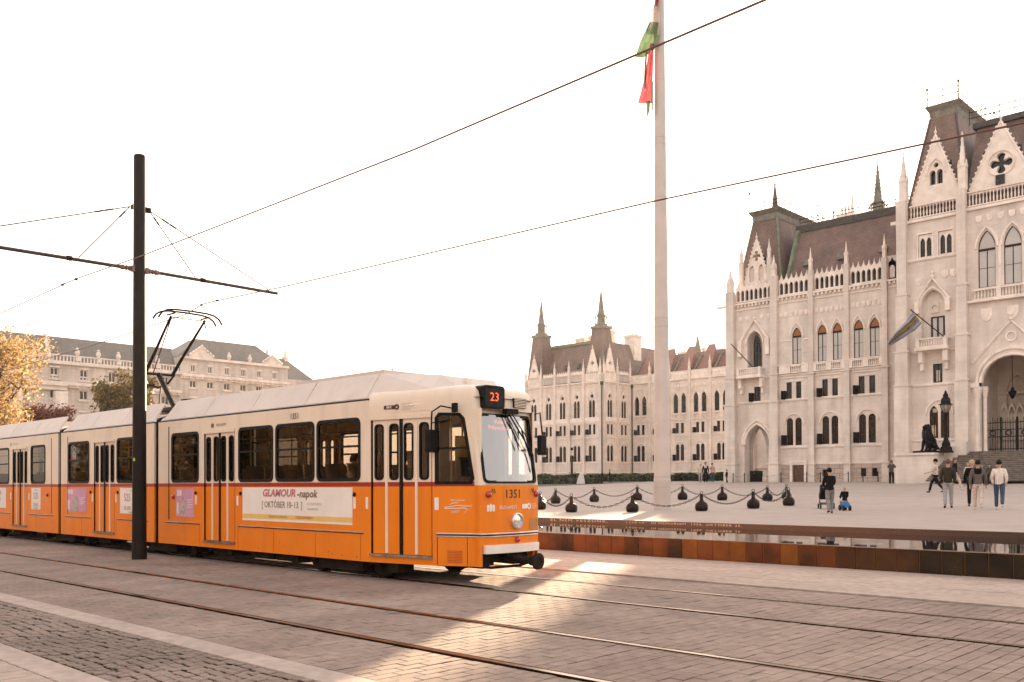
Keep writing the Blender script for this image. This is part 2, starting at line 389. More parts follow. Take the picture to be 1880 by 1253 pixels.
# ---- side strip beyond the track: long pale slabs up to the pool
side = MB().add([(-260, 12.30, -.02), (40, 12.30, -.02), (40, 15.9, -.02), (-260, 15.9, -.02)], [(0, 1, 2, 3)]).build('side_pavement', m_joint)
tag(side, kind='structure')
ker = MB()
for k in range(60): ker.box(-40 + k * .8, -40 + k * .8 + .795, 12.33, 12.52, -.1, .012)
tag(MB().add([(-260, 12.53, -.003), (-25, 12.53, -.003), (-25, 15.88, -.003), (-260, 15.88, -.003)], [(0, 1, 2, 3)]).add([(1.9, 12.53, -.003), (40, 12.53, -.003), (40, 15.88, -.003), (1.9, 15.88, -.003)], [(0, 1, 2, 3)]).build('far_slabs', m_slabp, side), kind='stuff')
tag(ker.build('kerb_slab', m_slab, side), kind='stuff')
tag(MB().box(-260, 40, 12.225, 12.325, -.05, -.03).build('drain_channel', m_rust, side), kind='stuff')
tag(MB().add([(-260, 12.222, -.008), (40, 12.222, -.008), (40, 12.24, -.008), (-260, 12.24, -.008)], [(0, 1, 2, 3)]).build('drain_lip', m_rust, side), kind='stuff')
rows = [12.525, 12.95, 13.35, 13.8, 14.2, 14.65, 15.1, 15.5, 15.88]
sm = {}
for i in range(len(rows) - 1):
    w = rows[i + 1] - rows[i]
    sm[i] = [MB().rings([[(-.0, 0, -.03), (L, 0, -.03), (L, w - .006, -.03), (0, w - .006, -.03)], [(0, 0, 0), (L, 0, 0), (L, w - .006, 0), (0, w - .006, 0)]]).mesh('slab', m_slabp) for L in (.894,)]
cnt = 0; far = MB()
for i in range(len(rows) - 1):
    u = -22 - (i % 3) * .3
    while u < 1:
        if inview(u, rows[i]) and depth(u, rows[i]) < 30:
            if cnt < 300: inst('slab', sm[i][0], side, (u, rows[i], .002 + R.gauss(0, .0012))); cnt += 1
            else: far.add([Vector(q.co) + Vector((u, rows[i], .002)) for q in sm[i][0].vertices], [tuple(p.vertices) for p in sm[i][0].polygons])
        u += .9
if far.v: tag(far.build('slab_field', m_slabp, side), kind='stuff')
# ---- reflecting pool
m_water = mat('pool_water', (.012, .011, .010), .02, .1, 2, spec=.9)
nb = m_water.node_tree.nodes; nz = nb.new('ShaderNodeTexNoise'); nz.inputs['Scale'].default_value = 1.6; bp = nb.new('ShaderNodeBump')
bp.inputs['Strength'].default_value = .02; bp.inputs['Distance'].default_value = .05
m_water.node_tree.links.new(nz.outputs['Fac'], bp.inputs['Height']); m_water.node_tree.links.new(bp.outputs[0], nb['Principled BSDF'].inputs['Normal'])
nb['Principled BSDF'].inputs['IOR'].default_value = 1.45
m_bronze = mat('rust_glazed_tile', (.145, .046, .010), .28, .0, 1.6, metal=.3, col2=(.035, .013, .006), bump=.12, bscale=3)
m_bronze2 = mat('amber_reflection_tile', (.20, .078, .010), .28, .0, 1.9, metal=.3, col2=(.10, .036, .008), bump=.12, bscale=3)
m_bronze3 = mat('black_reflection_tile', (.035, .020, .006), .2, .0, 2.2, metal=.3, col2=(.006, .005, .003), bump=.12, bscale=3)  # amber and black tones are glaze colour with reflections partly painted in
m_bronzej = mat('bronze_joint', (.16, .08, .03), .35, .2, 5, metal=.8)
m_granite = mat('red_granite', (.055, .033, .026), .35, .3, 30)
m_letter = mat('carved_letter', (.62, .47, .33), .4, .1, 5, metal=.3)
PU0, PU1, PY0, PY1 = -75.0, 14.0, 15.9, 20.3
pool = empty('memorial_pool', (0, 0, 0), label='long reflecting pool with a brown glazed tile wall beside the tram track', cat='pool')
MB().box(PU0, PU1, PY0 + .012, PY1 - .005, -.3, .392).build('water', m_water, pool)
u = PU0; k = 0; pj = MB()
panel = MB().rings([rect_ for rect_ in ([(.004, 0, .0), (.356, 0, .0), (.356, 0, .385), (.004, 0, .385)], [(.012, -.012, .008), (.348, -.012, .008), (.348, -.012, .377), (.012, -.012, .377)])], True).mesh('tile_panel', m_bronze)
panel4 = panel.copy(); panel4.materials[0] = mat('dark_rust_reflection_tile', (.075, .030, .010), .22, .0, 1.6, metal=.3, col2=(.016, .009, .005), bump=.12, bscale=3)
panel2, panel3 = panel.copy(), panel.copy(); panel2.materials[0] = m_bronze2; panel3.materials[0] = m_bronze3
while u < PU1 - .36:
    if u > -26: inst('tile_panel', (panel if R.random() < .85 else panel4) if u < -10.8 else ((panel2 if R.random() < .85 else panel) if u < -8.1 else (panel if u < -7.4 else panel4 if u < -6.2 else panel3)), pool, (u, PY0 - .002, 0))  # tile tone steps along the wall, partly painting in its bright and dark reflections
    else: pj.box(u + .004, u + .356, PY0 - .014, PY0 + .004, 0, .385)
    u += .36
tag(pj.build('tile_field', m_bronze, pool), kind='stuff')
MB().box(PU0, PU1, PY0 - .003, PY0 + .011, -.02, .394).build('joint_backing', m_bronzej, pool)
MB().box(PU0, PU1, PY0 - .02, PY0 + .009, .386, .402).build('rim', mat('pool_rim', (.24, .18, .14), .3, .2, 4), pool)
tw = MB()
MB().box(PU0, PU1, PY1, PY1 + .06, -.3, .515).build('inscription_wall', m_granite, pool); MB().box(PU0, PU1, PY1 + .062, PY1 + .34, -.3, .513).build('coping', m_slabp, pool)
def wplace(u0): return lambda x, y, d: (u0 + x, PY1 - d - .001, .462 + y)
p0 = onV(1003, 955, PY1).x; p1 = onV(1125, 958, PY1).x
text('inscription', 'EL NEM VESZÜNK.', .092, m_letter, pool, wplace((p0 + p1) / 2), sx=2.35, spacing=1.25)
p0 = onV(1148, 959, PY1).x; p1 = onV(1183, 960, PY1).x
text('inscription', '2 KOR 4,9', .062, m_letter, pool, wplace((p0 + p1) / 2), sx=1.9, spacing=1.2)
p0 = onV(1200, 961, PY1).x; p1 = onV(1357, 966, PY1).x
text('inscription', 'IN MEMORIAM  1956. OKTÓBER 25.', .07, m_letter, pool, wplace((p0 + p1) / 2), sx=2.1, spacing=1.2)
# ---- the square, rising gently to the building
sq = MB(); vs = [20.55, 26, 32, 40, 50, 60, 70, 80, 94]; us = [-75, 60]
for i in range(len(vs) - 1):
    a, b = vs[i], vs[i + 1]
    sq.add([(-260, a, zpl(a)), (120, a, zpl(a)), (120, b, zpl(b)), (-260, b, zpl(b))], [(0, 1, 2, 3)])
sq.add([(-260, 94, zpl(94)), (120, 94, zpl(94)), (120, 400, zpl(94)), (-260, 400, zpl(94))], [(0, 1, 2, 3)])
m_sq = blockmat('square_paving', (.385, .312, .265), (.37, .30, .255), (.315, .255, .216), 1.2, .6, .85, .008, .08, .18, .12)
t = m_sq.node_tree; br = [x for x in t.nodes if x.bl_idname == 'ShaderNodeTexBrick'][0]
t.links.new([x for x in t.nodes if x.bl_idname == 'ShaderNodeNewGeometry'][0].outputs['Position'], br.inputs['Vector'])
tag(sq.build('square_pavement', m_sq), kind='structure')
bk = MB().add([(-260, 15.9, -.03), (PU0, 15.9, -.03), (PU0, 20.6, .5), (-260, 20.6, .5)], [(0, 1, 2, 3)]).add([(PU1, 15.9, -.03), (200, 15.9, -.03), (200, 20.6, .5), (PU1, 20.6, .5)], [(0, 1, 2, 3)])
tag(bk.build('square_ramp', m_slabp), kind='structure')
# ================================================================== parliament
m_stone = blockmat('pale_limestone', (.80, .69, .605), (.755, .648, .565), (.685, .585, .505), 1.15, .42, .85, .012, .2, .25, .45)
m_trim = mat('limestone_trim', (.78, .675, .59), .85, .12, 1.2, bump=.2, bscale=9)
m_rustic = blockmat('rusticated_base', (.56, .44, .36), (.52, .41, .335), (.27, .20, .16), 1.1, .48, .85, .03, .6, .2, .4)
m_wframe = mat('brown_window_frame', (.032, .014, .009), .5, .2, 6)
m_pane = mat('dark_window_glass', (.022, .014, .009), .08, 0, .45, spec=.3, col2=(.006, .004, .003))
m_pale = mat('curtained_window_glass', (.44, .40, .36), .12, .06, .6, spec=.6)
m_lit = mat('painted_reflection_glass', (.42, .33, .22), .15, .3, 2.5, spec=.6)
m_blind = mat('orange_wood_lunette', (.30, .105, .028), .55, .2, 6)
m_shut = mat('black_open_sash', (.009, .007, .006), .5, .2, 5)
m_roof = blockmat('red_brown_slate', (.265, .150, .112), (.20, .130, .100), (.13, .085, .066), .5, .28, .6, .02, .35, .45, .30)
m_roofg = mat('green_grey_lead', (.16, .15, .115), .6, .3, 2)
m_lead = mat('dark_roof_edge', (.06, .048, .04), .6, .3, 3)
m_iron = mat('black_iron', (.007, .0055, .005), .45, .2, 8)
m_patina = mat('patina_copper', (.17, .185, .12), .6, .3, 2)
PAR = empty('parliament_building', (0, 0, 0), label='pale stone gothic revival palace with red brown roofs, pinnacles and spires across the square', cat='building')
Q = lambda a, z, d: (a, d, z)
def along(mb, line, r, d=-.03, n=4): return mb.tube([Q(a, z, d) for a, z in line], r, n)
WC = {}
def winmesh(key, fn, name, m):
    if key not in WC: WC[key] = fn().mesh(name, m)
    return WC[key]
class Fac:
    def __init__(s, loc, rz=0): s.loc = loc; s.rz = rz
    def put(s, mb, name, m, parent=PAR, smooth=False): return mb.build(name, m, parent, smooth, s.loc, s.rz)
    def at(s, a, d, z):
        c, q = math.cos(s.rz), math.sin(s.rz); return (s.loc[0] + a * c - d * q, s.loc[1] + a * q + d * c, s.loc[2] + z)
    def inst(s, name, me, a, d, z, parent=PAR, sc=None): return inst(name, me, parent, s.at(a, d, z), s.rz, sc)
    def window(s, c, w, z0, zs, zt, style):
        h = zs - z0; t = zt - zs; key = (round(w, 2), round(h, 2), round(t, 2), style)
        shape = arch(0, w, 0, h, h + t) if t > 0 else rect(-w / 2, w / 2, 0, h)
        def frame():
            f = MB(); e = .05 if w > .7 else .035
            inner = [(x * (1 - 2 * e / w), e + (z - 0) * (1 - 2 * e / (h + t))) for x, z in shape]
            f.slab([shape, inner], Q, .09, .17)
            if w > .7: f.box(-.03, .03, .10, .16, e, h)
            if style in ('up', 'big'): f.box(-w / 2 + e, w / 2 - e, .07, .18, h - .14, h + .04); f.box(-w / 2 + e, w / 2 - e, .11, .15, h * .5, h * .5 + .03)
            elif style == 'low': f.box(-w / 2 + e, w / 2 - e, .11, .16, h - .05, h + .02)
            return f
        o = s.inst('window', winmesh(key, frame, 'window', m_wframe), c, 0, z0)
        def pane():
            p = MB()
            if style in ('up', 'big'):
                p.poly([rect(-w / 2, w / 2, 0, h)], Q, .14)
            else: p.poly([shape], Q, .14)
            return p
        pm = {'up': m_pale, 'big': m_pale, 'low': m_pane, 'dark': m_pane, 'mid': m_pane, 'lit': m_lit}[style]
        q = inst('pane', winmesh(key + ('p',), pane, 'pane', pm), o)
        if style in ('up', 'big'):
            def lun(): return MB().poly([[(w / 2, h), *archline(0, w, h, h + t)[1:-1], (-w / 2, h)]], Q, .14)
            inst('lunette', winmesh(key + ('l',), lun, 'lunette', m_blind if style == 'up' else m_pale), o)
        return o
    def sash(s, win, w, h, left=True):          # lower sash standing open, hinged at the left jamb
        me = winmesh(('sash', round(w, 2), round(h, 2)), lambda: MB().obox((-w / 2 - .16, -.28, h / 2), (.16, .30, 0), (.02, -.012, 0), (0, 0, h / 2)).obox((0, .2, h / 2), (w / 2, 0, 0), (0, .02, 0), (0, 0, h / 2)), 'open_sash', m_shut)
        return inst('open_sash', me, win)
    def string(s, a0, a1, z, h=.16, d=.14, name='string_course'): return s.put(MB().box(a0, a1, -d, 0, z - h / 2, z + h / 2).box(a0, a1, -d * .55, 0, z - h, z - h / 2), name, m_trim)
    def wall(s, a0, a1, z0, z1, holes, m=None, rev=.22, name='wall'):
        return s.put(MB().poly([rect(a0, a1, z0, z1)] + holes, Q, 0, rev), name, m or m_stone)
    def balustrade(s, a0, a1, z0, z1, d0, d1, step=.2, ends=()):
        b = MB(); b.box(a0, a1, d0, d1, z0, z0 + .1).box(a0, a1, d0 - .03, d1 + .03, z1 - .12, z1)
        n = max(2, int((a1 - a0) / step)); mid = (d0 + d1) / 2
        for i in range(n):
            a = a0 + (i + .5) * (a1 - a0) / n
            b.lathe([(.04, z0 + .1), (.07, z0 + (z1 - z0) * .35), (.035, z0 + (z1 - z0) * .6), (.06, z1 - .12)], 5, (a, mid, 0), cap=False)
        for a in ends: b.box(a - .14, a + .14, d0 - .04, d1 + .04, z0, z1 + .05)
        return s.put(b, 'balustrade', m_trim)
    def arcade(s, a0, a1, z0, n, hgt=1.35, gab=.75):
        top = z0 + hgt; w = (a1 - a0) / n; out = [(a0, z0), (a1, z0)]
        for i in range(n - 1, -1, -1):
            c = a0 + (i + .5) * w; out += [(c + w / 2, top + .25), (c + w * .18, top + .42), (c, top + gab), (c - w * .18, top + .42)]
        out.append((a0, top + .25))
        holes = [arch(a0 + (i + .5) * w, w * .74, z0 + .12, z0 + hgt * .72, z0 + hgt * .98, 4) for i in range(n)]
        m = MB().slab([out] + holes, Q, 0, .22)
        s.put(MB().box(a0, a1, .225, 1.7, z0 + hgt * 1.0, z0 + hgt * 1.06).box(a0, a1, .55, .6, z0, z0 + hgt), 'gallery_shade_sheets', m_lead)  # dark ceiling and back sheet added to put shade into the arcade openings
        for i in range(n):
            c = a0 + (i + .5) * w; m.lathe([(.0, top + gab - .1), (.055, top + gab + .02), (0, top + gab + .16)], 4, (c, .11, 0), cap=False)
        return s.put(m, 'arcade', m_trim)
    def cornice(s, a0, a1, z, step=.42):
        m = MB().box(a0, a1, -.28, 0, z - .16, z).box(a0, a1, -.10, 0, z - .75, z - .66)
        n = int((a1 - a0) / step)
        for i in range(n):
            a = a0 + (i + .5) * (a1 - a0) / n; m.box(a - .09, a + .09, -.22, 0, z - .42, z - .16)
        return s.put(m, 'cornice', m_trim)
    def shields(s, a0, a1, z, n, r=.26):
        for i in range(n):
            m = MB(); c = a0 + (i + .5) * (a1 - a0) / n
            m.slab([[(c - r * .8, z + r), (c - r * .8, z - r * .1), (c - r * .5, z - r * .7), (c, z - r), (c + r * .5, z - r * .7), (c + r * .8, z - r * .1), (c + r * .8, z + r)]], Q, -.07, .02)
            m.slab([[(c - r * .5, z + r * .7), (c, z - r * .6), (c + r * .5, z + r * .7)]], Q, -.11, -.06)
            o = s.put(m, 'shield', m_trim)
        return o
    def pier(s, a, w, z0, z1, d=.32, tiers=(1.0, .85, .7), zt=None, step=None):
        m = MB(); zs = [z0] + list(step or ()) + [z1]
        for i in range(len(zs) - 1):
            k = 1 + .16 * (len(zs) - 2 - i); m.box(a - w / 2 * k, a + w / 2 * k, -d * k, 0, zs[i], zs[i + 1])
            if i: m.box(a - w / 2 * k - .16, a + w / 2 * k + .16, -d * k - .14, 0, zs[i] - .10, zs[i] + .06)
        o = s.put(m, 'pier', m_stone)
        if zt: s.pinnacle(a, -d / 2, z1, zt, w * .62)
        return o
    def pinnacle(s, a, d, z0, z1, w):
        h = z1 - z0; key = ('pin', round(w, 2), round(h, 1))
        def mk():
            m = MB(); hs_ = h * .42; m.box(-w / 2, w / 2, -w / 2, w / 2, 0, hs_)
            for sx, sy in ((1, 0), (-1, 0), (0, 1), (0, -1)):     # gablets
                p = [(-w / 2, hs_ - w * .3), (w / 2, hs_ - w * .3), (0, hs_ + w * .75)]
                f = lambda q, e: (q[0] if sy else sx * (w / 2 + e), sy * (w / 2 + e) if sy else q[0], q[1])
                m.add([f(q, .05) for q in p] + [f(q, -.02) for q in p], [(0, 1, 2), (0, 1, 4, 3), (1, 2, 5, 4), (2, 0, 3, 5)])
            m.lathe([(w * .52, hs_), (w * .06, h * .96)], 4, (0, 0, 0), PI / 4)
            for k in range(4):                                     # crockets up the edges
                f = (k + .6) / 4.6; z = hs_ + (h * .96 - hs_) * f; r = w * .52 * (1 - f) + w * .03
                for j in range(4):
                    an = PI / 4 + j * PI / 2; cx, cy = r * math.cos(an), r * math.sin(an); e = w * .13
                    m.add([(cx, cy, z + e * 1.3), (cx + e * math.cos(an), cy + e * math.sin(an), z + e * .5), (cx - e * math.sin(an) * .6, cy + e * math.cos(an) * .6, z), (cx + e * math.sin(an) * .6, cy - e * math.cos(an) * .6, z)], [(0, 1, 2), (0, 3, 1), (1, 3, 2)])
            m.lathe([(0, h * .93), (w * .17, h * .955), (w * .05, h * .97), (w * .12, h * .985), (0, h)], 6, cap=False)
            return m
        return s.inst('pinnacle', winmesh(key, mk, 'pinnacle', m_trim), a, d, z0)
    def gable(s, c, w, z0, zt, d, th=.35, holes=(), quat=None, clip=None):
        m = MB(); hl = list(holes)
        if quat:
            z, r = quat; pts = []
            for k in range(4):
                a0 = k * PI / 2; cx, cz = c + r * .62 * math.cos(a0), z + r * .62 * math.sin(a0)
                for i in range(-3, 4):
                    an = a0 + i * PI / 2 * .28; pts.append((cx + r * .42 * math.cos(an), cz + r * .42 * math.sin(an)))
                pts.append((c + r * .33 * math.cos(a0 + PI / 4), z + r * .33 * math.sin(a0 + PI / 4)))
            hl.append(pts)
        m.slab([[(c - w / 2, z0), (c + w / 2, z0), (c + w / 2, z0 + .4), (c, zt), (c - w / 2, z0 + .4)]] + hl, Q, d, d + th)
        for sg in (-1, 1):
            L = [(c + sg * w / 2, z0 + .4), (c, zt)]; along(m, L, .13, d + .05, 4)
            n = max(4, int((zt - z0) / .45))
            for i in range(1, n):
                f = i / n; a = c + sg * w / 2 * (1 - f); z = z0 + .4 + (zt - z0 - .4) * f
                m.box(a + sg * .02 - .07, a + sg * .22 - .02 * sg + (.07 if sg < 0 else 0) - .0, d, d + .14, z + .02, z + .17) if sg > 0 else m.box(a - .2, a + .05, d, d + .14, z + .02, z + .17)
        m.lathe([(0, zt - .2), (.14, zt), (.05, zt + .15), (.13, zt + .35), (.04, zt + .5), (0, zt + .95)], 5, (c, d + .1, 0), cap=False)
        o = s.put(m, 'gable', m_trim)
        if hl: s.put(MB().poly([rect(c - w * .3, c + w * .3, z0 + .1, z0 + (zt - z0) * .62)], Q, d + th + .02), 'gable_glazing', m_pane, o); o.children[-1].location = (0, 0, 0); o.children[-1].rotation_euler = (0, 0, 0)
        return o
    def moulding(s, lines, r=.09, d=-.04, name='arch_moulding'):
        for L in lines: o = s.put(along(MB(), L, r, d, 5), name, m_trim)
        return o
Z_BASE = 1.2
# levels shared by every wing
def std_bay(F, c, w, up='pair', low=True, z_shift=0, sash=True, basewin=0, tracery=False):
    holes = []; wins = []; e = min(1.0, w / 3.7)
    for sg in (-1, 1):
        x = c + sg * .47 * e; wins.append((x, .70 * e, 5.32, 7.75, 8.12, 'low', sg))
        x = c + sg * .52 * e; wins.append((x, .58 * e, 10.02, 11.78, 11.78, 'mid', sg))
    if up == 'pair':
        for sg in (-1, 1): wins.append((c + sg * .79 * e, .94 * e, 13.62, 16.45, 17.32, 'up', sg))
    elif up == 'single': wins.append((c + .35, 1.0, 13.62, 16.45, 17.32, 'up', 1))
    elif up == 'plain':
        for sg in (-1, 1): wins.append((c + sg * .79 * e, .9 * e, 13.5, 16.0, 16.85, 'low', sg))
    elif up == 'lancet':
        for sg in (-1, 1): wins.append((c + sg * .36, .60, 13.05, 15.6, 16.1, 'low', sg))
    hs_ = [arch(x, ww, z0, zs, zt) if zt > zs else rect(x - ww / 2, x + ww / 2, z0, zs) for x, ww, z0, zs, zt, st, sg in wins]
    if up == 'lancet': hs_.append(circ(c, 16.75, .34))
    F.wall(c - w / 2, c + w / 2, 3.4, 20.7, hs_)
    for x, ww, z0, zs, zt, st, sg in wins:
        o = F.window(x, ww, z0, zs, zt, st)
        if sash and sg < 0 and (st == 'mid' or (st == 'low' and z0 < 6)): F.sash(o, ww, (.9 if st == 'mid' else 1.05))
    if up == 'lancet':
        F.put(MB().slab([circ(c, 16.75, .34), circ(c, 16.75, .29)], Q, .2, .3), 'roundel', m_wframe); F.put(MB().poly([circ(c, 16.75, .33)], Q, .3), 'roundel_pane', m_pane)
        F.moulding([archline(c, 1.9, 15.6, 17.6)], .1)
    lines = [archline(c, 2.15 * e, 7.45, 8.55)]
    if up in ('pair', 'plain'):
        top = 17.45 if up == 'pair' else 16.85
        lines += [archline(c + sg * .79 * e, 1.2 * e, top - 1.1, top + .28) for sg in (-1, 1)]
    if up == 'single': lines += [archline(c + .35, 1.5, 16.3, 17.8)]
    F.moulding(lines)
    F.put(MB().lathe([(.07, 5.3), (.05, 5.4), (.05, 7.3), (.08, 7.4)], 6, (c, .08, 0), cap=False), 'colonnette', m_trim)
    # frames round the small windows
    F.put(MB().slab([rect(c - 1.0 * e, c + 1.0 * e, 9.95, 11.95), rect(c - .9 * e, c + .9 * e, 9.9, 11.85)], Q, -.05, .02) if False else MB().box(c - 1.0 * e, c + 1.0 * e, -.06, 0, 11.84, 11.94), 'lintel', m_trim)
def base_course(F, a0, a1, holes=()):
    F.put(MB().poly([rect(a0, a1, Z_BASE, 3.4)] + list(holes), Q, -.06, .3), 'plinth', m_rustic)
    F.string(a0, a1, 3.42, .14, .16)
# ---------------- main block, facing the square
A = Fac((0, 88, 0))
for c, up in ((-44.9, 'single'), (-41.05, 'pair'), (-37.33, 'pair')): std_bay(A, c, 3.72 if c > -44 else 3.98, up)
A.wall(-35.47, -32.9, Z_BASE, 23, [], name='wall')
# door and basement windows
dh = rect(-45.04, -43.87, 1.4, 3.3); bw = [rect(-37.98, -37.44, 2.08, 2.86), rect(-36.91, -36.36, 2.08, 2.86), rect(-41.9, -41.3, 2.05, 2.8)]
base_course(A, -46.9, -35.47, [dh] + bw)
dr = MB().slab([rect(-45.04, -43.87, 1.4, 3.3), rect(-44.96, -43.95, 1.42, 3.22)], Q, .05, .2).box(-44.96, -43.95, .12, .18, 1.42, 3.22)
for sg in (0, 1):
    for z in (1.7, 2.5): dr.box(-44.9 + sg * .5, -44.52 + sg * .5, .09, .12, z, z + .6)
A.put(dr, 'door', mat('brown_door', (.10, .045, .025), .5, .2, 8))
A.put(MB().box(-45.4, -43.5, -.2, 0, 3.52, 3.75).box(-45.35, -45.1, -.14, -.06, 1.5, 3.5).box(-43.8, -43.55, -.14, -.06, 1.5, 3.5), 'door_surround', m_trim)
for b in bw:
    A.put(MB().poly([b], Q, .18), 'basement_window', m_pane)
    A.put(MB().box((b[0][0] + b[1][0]) / 2 - .02, (b[0][0] + b[1][0]) / 2 + .02, .08, .12, b[0][1], b[2][1]).box(b[0][0], b[1][0], .08, .12, 2.4, 2.44), 'window_bars', m_iron)
A.string(-46.9, -35.5, 5.15); A.string(-52.4, -35.5, 10.0); A.string(-52.4, -35.5, 12.55, .14)
A.put(MB().box(-46.5, -35.5, -.10, 0, 12.2, 12.32), 'string_course', m_trim)
for c in (-44.9 + .35,): A.balustrade(c - .55, c + .55, 12.66, 13.45, -.3, -.12, .17)
for c in (-41.05, -37.33):
    for sg in (-1, 1): A.balustrade(c + sg * .79 - .5, c + sg * .79 + .5, 12.66, 13.45, -.3, -.12, .17)
    A.put(MB().box(c - .28, c + .28, -.3, -.1, 12.66, 13.5).box(c - 1.65, c - 1.3, -.3, -.1, 12.66, 13.5).box(c + 1.3, c + 1.65, -.3, -.1, 12.66, 13.5), 'parapet', m_trim)
A.put(MB().box(-46.4, -45.15, -.3, -.1, 12.66, 13.5).box(-43.95, -43.2, -.3, -.1, 12.66, 13.5), 'parapet', m_trim)
A.put(MB().box(-46.5, -43.2, -.34, -.06, 13.45, 13.55).box(-42.65, -39.45, -.34, -.06, 13.47, 13.57).box(-38.95, -35.7, -.34, -.06, 13.47, 13.57), 'parapet_coping', m_trim)
A.put(MB().box(-46.4, -45.1, -.05, 0, 16.0, 16.12).box(-43.9, -43.2, -.05, 0, 16.0, 16.12), 'string_course', m_trim)
for a0, a1 in ((-46.5, -43.2), (-42.6, -39.5), (-38.9, -35.75)):
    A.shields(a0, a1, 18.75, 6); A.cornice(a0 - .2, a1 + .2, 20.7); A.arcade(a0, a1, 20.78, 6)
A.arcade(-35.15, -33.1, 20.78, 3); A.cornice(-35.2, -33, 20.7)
for a, w in ((-42.9, .5), (-39.2, .5), (-35.47, .5)): A.pier(a, w, Z_BASE, 22.9, .34, zt=25.15, step=(3.4, 12.5))
# corner pavilion of the main block
hA = [arch(-49.05, 3.1, 1.3, 5.55, 7.75, 7), rect(-49.4, -48.65, 10.0, 11.6), arch(-49.3, 1.75, 13.6, 16.3, 17.5, 6)]
A.wall(-52.4, -46.9, Z_BASE, 20.7, hA, rev=1.1)
A.moulding([archline(-49.05, 3.5, 5.55, 8.1), archline(-49.05, 3.05, 5.55, 7.7)], .14)
A.moulding([archline(-49.3, 1.95, 16.2, 17.65)], .1)
A.put(MB().tube([Q(-51.0, 16.5, -.12), Q(-49.3, 18.7, -.12), Q(-47.7, 16.5, -.12)], .16, 5).lathe([(0, 18.6), (.2, 18.8), (.08, 19), (.16, 19.15), (0, 19.4)], 6, (-49.3, -.12, 0), cap=False).box(-51.15, -50.7, -.35, 0, 14.9, 16.6).box(-47.95, -47.5, -.35, 0, 14.9, 16.6), 'niche_hood', m_trim)
A.put(MB().poly([rect(-50.5, -48, 13.6, 17.6)], Q, 1.1), 'niche_back', m_stone)
A.window(-49.1, .8, 13.62, 16.2, 17.1, 'low'); A.put(MB().poly([rect(-49.48, -48.72, 13.7, 15.8)], Q, .9), 'balcony_door', m_pale)
o = A.window(-49.03, .75, 10.02, 11.6, 11.6, 'mid'); A.sash(o, .75, .95)
A.balustrade(-50.75, -48.25, 12.72, 13.55, -1.0, -.8, .2, (-50.75, -48.25)); 
A.put(MB().box(-50.95, -48.05, -1.06, 0, 12.5, 12.72).box(-50.9, -50.55, -.7, 0, 11.5, 12.5).box(-48.45, -48.1, -.7, 0, 11.5, 12.5).box(-50.85, -50.6, -.4, 0, 10.9, 11.5).box(-48.4, -48.15, -.4, 0, 10.9, 11.5).box(-50.85, -50.65, -1.0, -.05, 13.4, 13.55).box(-48.35, -48.15, -1.0, -.05, 13.4, 13.55), 'balcony', m_trim)
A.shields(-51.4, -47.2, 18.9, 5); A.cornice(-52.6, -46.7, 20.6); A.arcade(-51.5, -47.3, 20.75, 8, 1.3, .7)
A.pier(-52.0, .95, Z_BASE, 21.9, .5, zt=24.5, step=(3.5, 9.8, 12.7)); A.pier(-46.92, .75, Z_BASE, 22.9, .45, zt=25.1, step=(3.5, 9.9, 12.7))
A.put(MB().box(-53.7, -52.3, -.25, -.05, 20.35, 20.6), 'gargoyle', m_trim)
# passage through the arch, with a lit court wall beyond
pas = MB()
pas.box(-51.4, -47.3, 1.1, 2.3, 7.7, 8.1).box(-47.5, -47.2, 1.1, 2.0, Z_BASE, 7.7).lathe([(.24, Z_BASE), (.2, 1.6), (.2, 5.0), (.3, 5.4)], 8, (-48.6, 1.7, 0))
A.put(pas, 'passage', m_stone)
A.put(MB().poly([rect(-52.3, -47.2, Z_BASE, 8.2), arch(-49.95, 1.75, 1.22, 5.0, 7.5, 6)], Q, 1.9, 2.3), 'inner_arch', m_stone)
A.put(MB().poly([rect(-66.0, -52.5, Z_BASE, 16)], Q, 24).box(-63.2, -62.6, 23.4, 24, 1.2, 14).box(-66, -52.5, 23.7, 24, 3.4, 3.6), 'court_wall', m_stone)
# dormer on the corner roof
B_ = Fac((0, 88.9, 0))
B_.gable(-49.6, 3.0, 22.3, 27.4, .1, .4, [arch(-50.15, .62, 23.0, 24.2, 24.75, 4), arch(-49.05, .62, 23.0, 24.2, 24.75, 4)], (25.7, .52))
for a in (-51.25, -47.95): B_.pier(a, .45, 21.5, 25.2, .3, zt=27.2)
B_.put(MB().box(-51, -48.2, .3, 3.0, 20.7, 24.6), 'dormer_body', m_stone)
# ---- roofs of the main block
def roof(b, t, name='roof', m=None, parent=PAR): return MB().frustum(b, t).build(name, m or m_roof, parent)
r1 = roof((-46.5, -32, 89.0, 103, 20.7), (-46.5, -32, 92.6, 99.5, 28.6))
MB().box(-46.8, -32, 92.4, 93.3, 28.5, 28.95).box(-46.8, -32, 92.3, 92.7, 28.15, 28.5).build('ridge_trim', m_lead, r1)
MB().box(-46.4, -32, 89.55, 89.75, 22.3, 22.55).build('snow_guard', m_lead, r1)
for x in (-44.6, -40.9, -36.6): MB().obox((x, 90.4, 24.35), (.35, 0, 0), (0, .15, .33), (0, -.1, .05)).build('skylight', m_roofg, r1)
MB().tube([(-46.45, 89.2, 21.3), (-46.45, 92.3, 28.3)], .28, 5).build('valley_flashing', m_patina, r1)
r2 = roof((-52.3, -46.6, 88.9, 106, 20.7), (-51.0, -48.2, 91.0, 104, 29.9))
MB().frustum((-51.05, -48.15, 90.95, 104.05, 29.9), (-51.1, -48.1, 90.9, 104.1, 30.5)).frustum((-51.1, -48.1, 90.9, 104.1, 30.5), (-51.45, -47.75, 90.55, 104.4, 31.0)).build('roof_cap', m_roofg, r2)
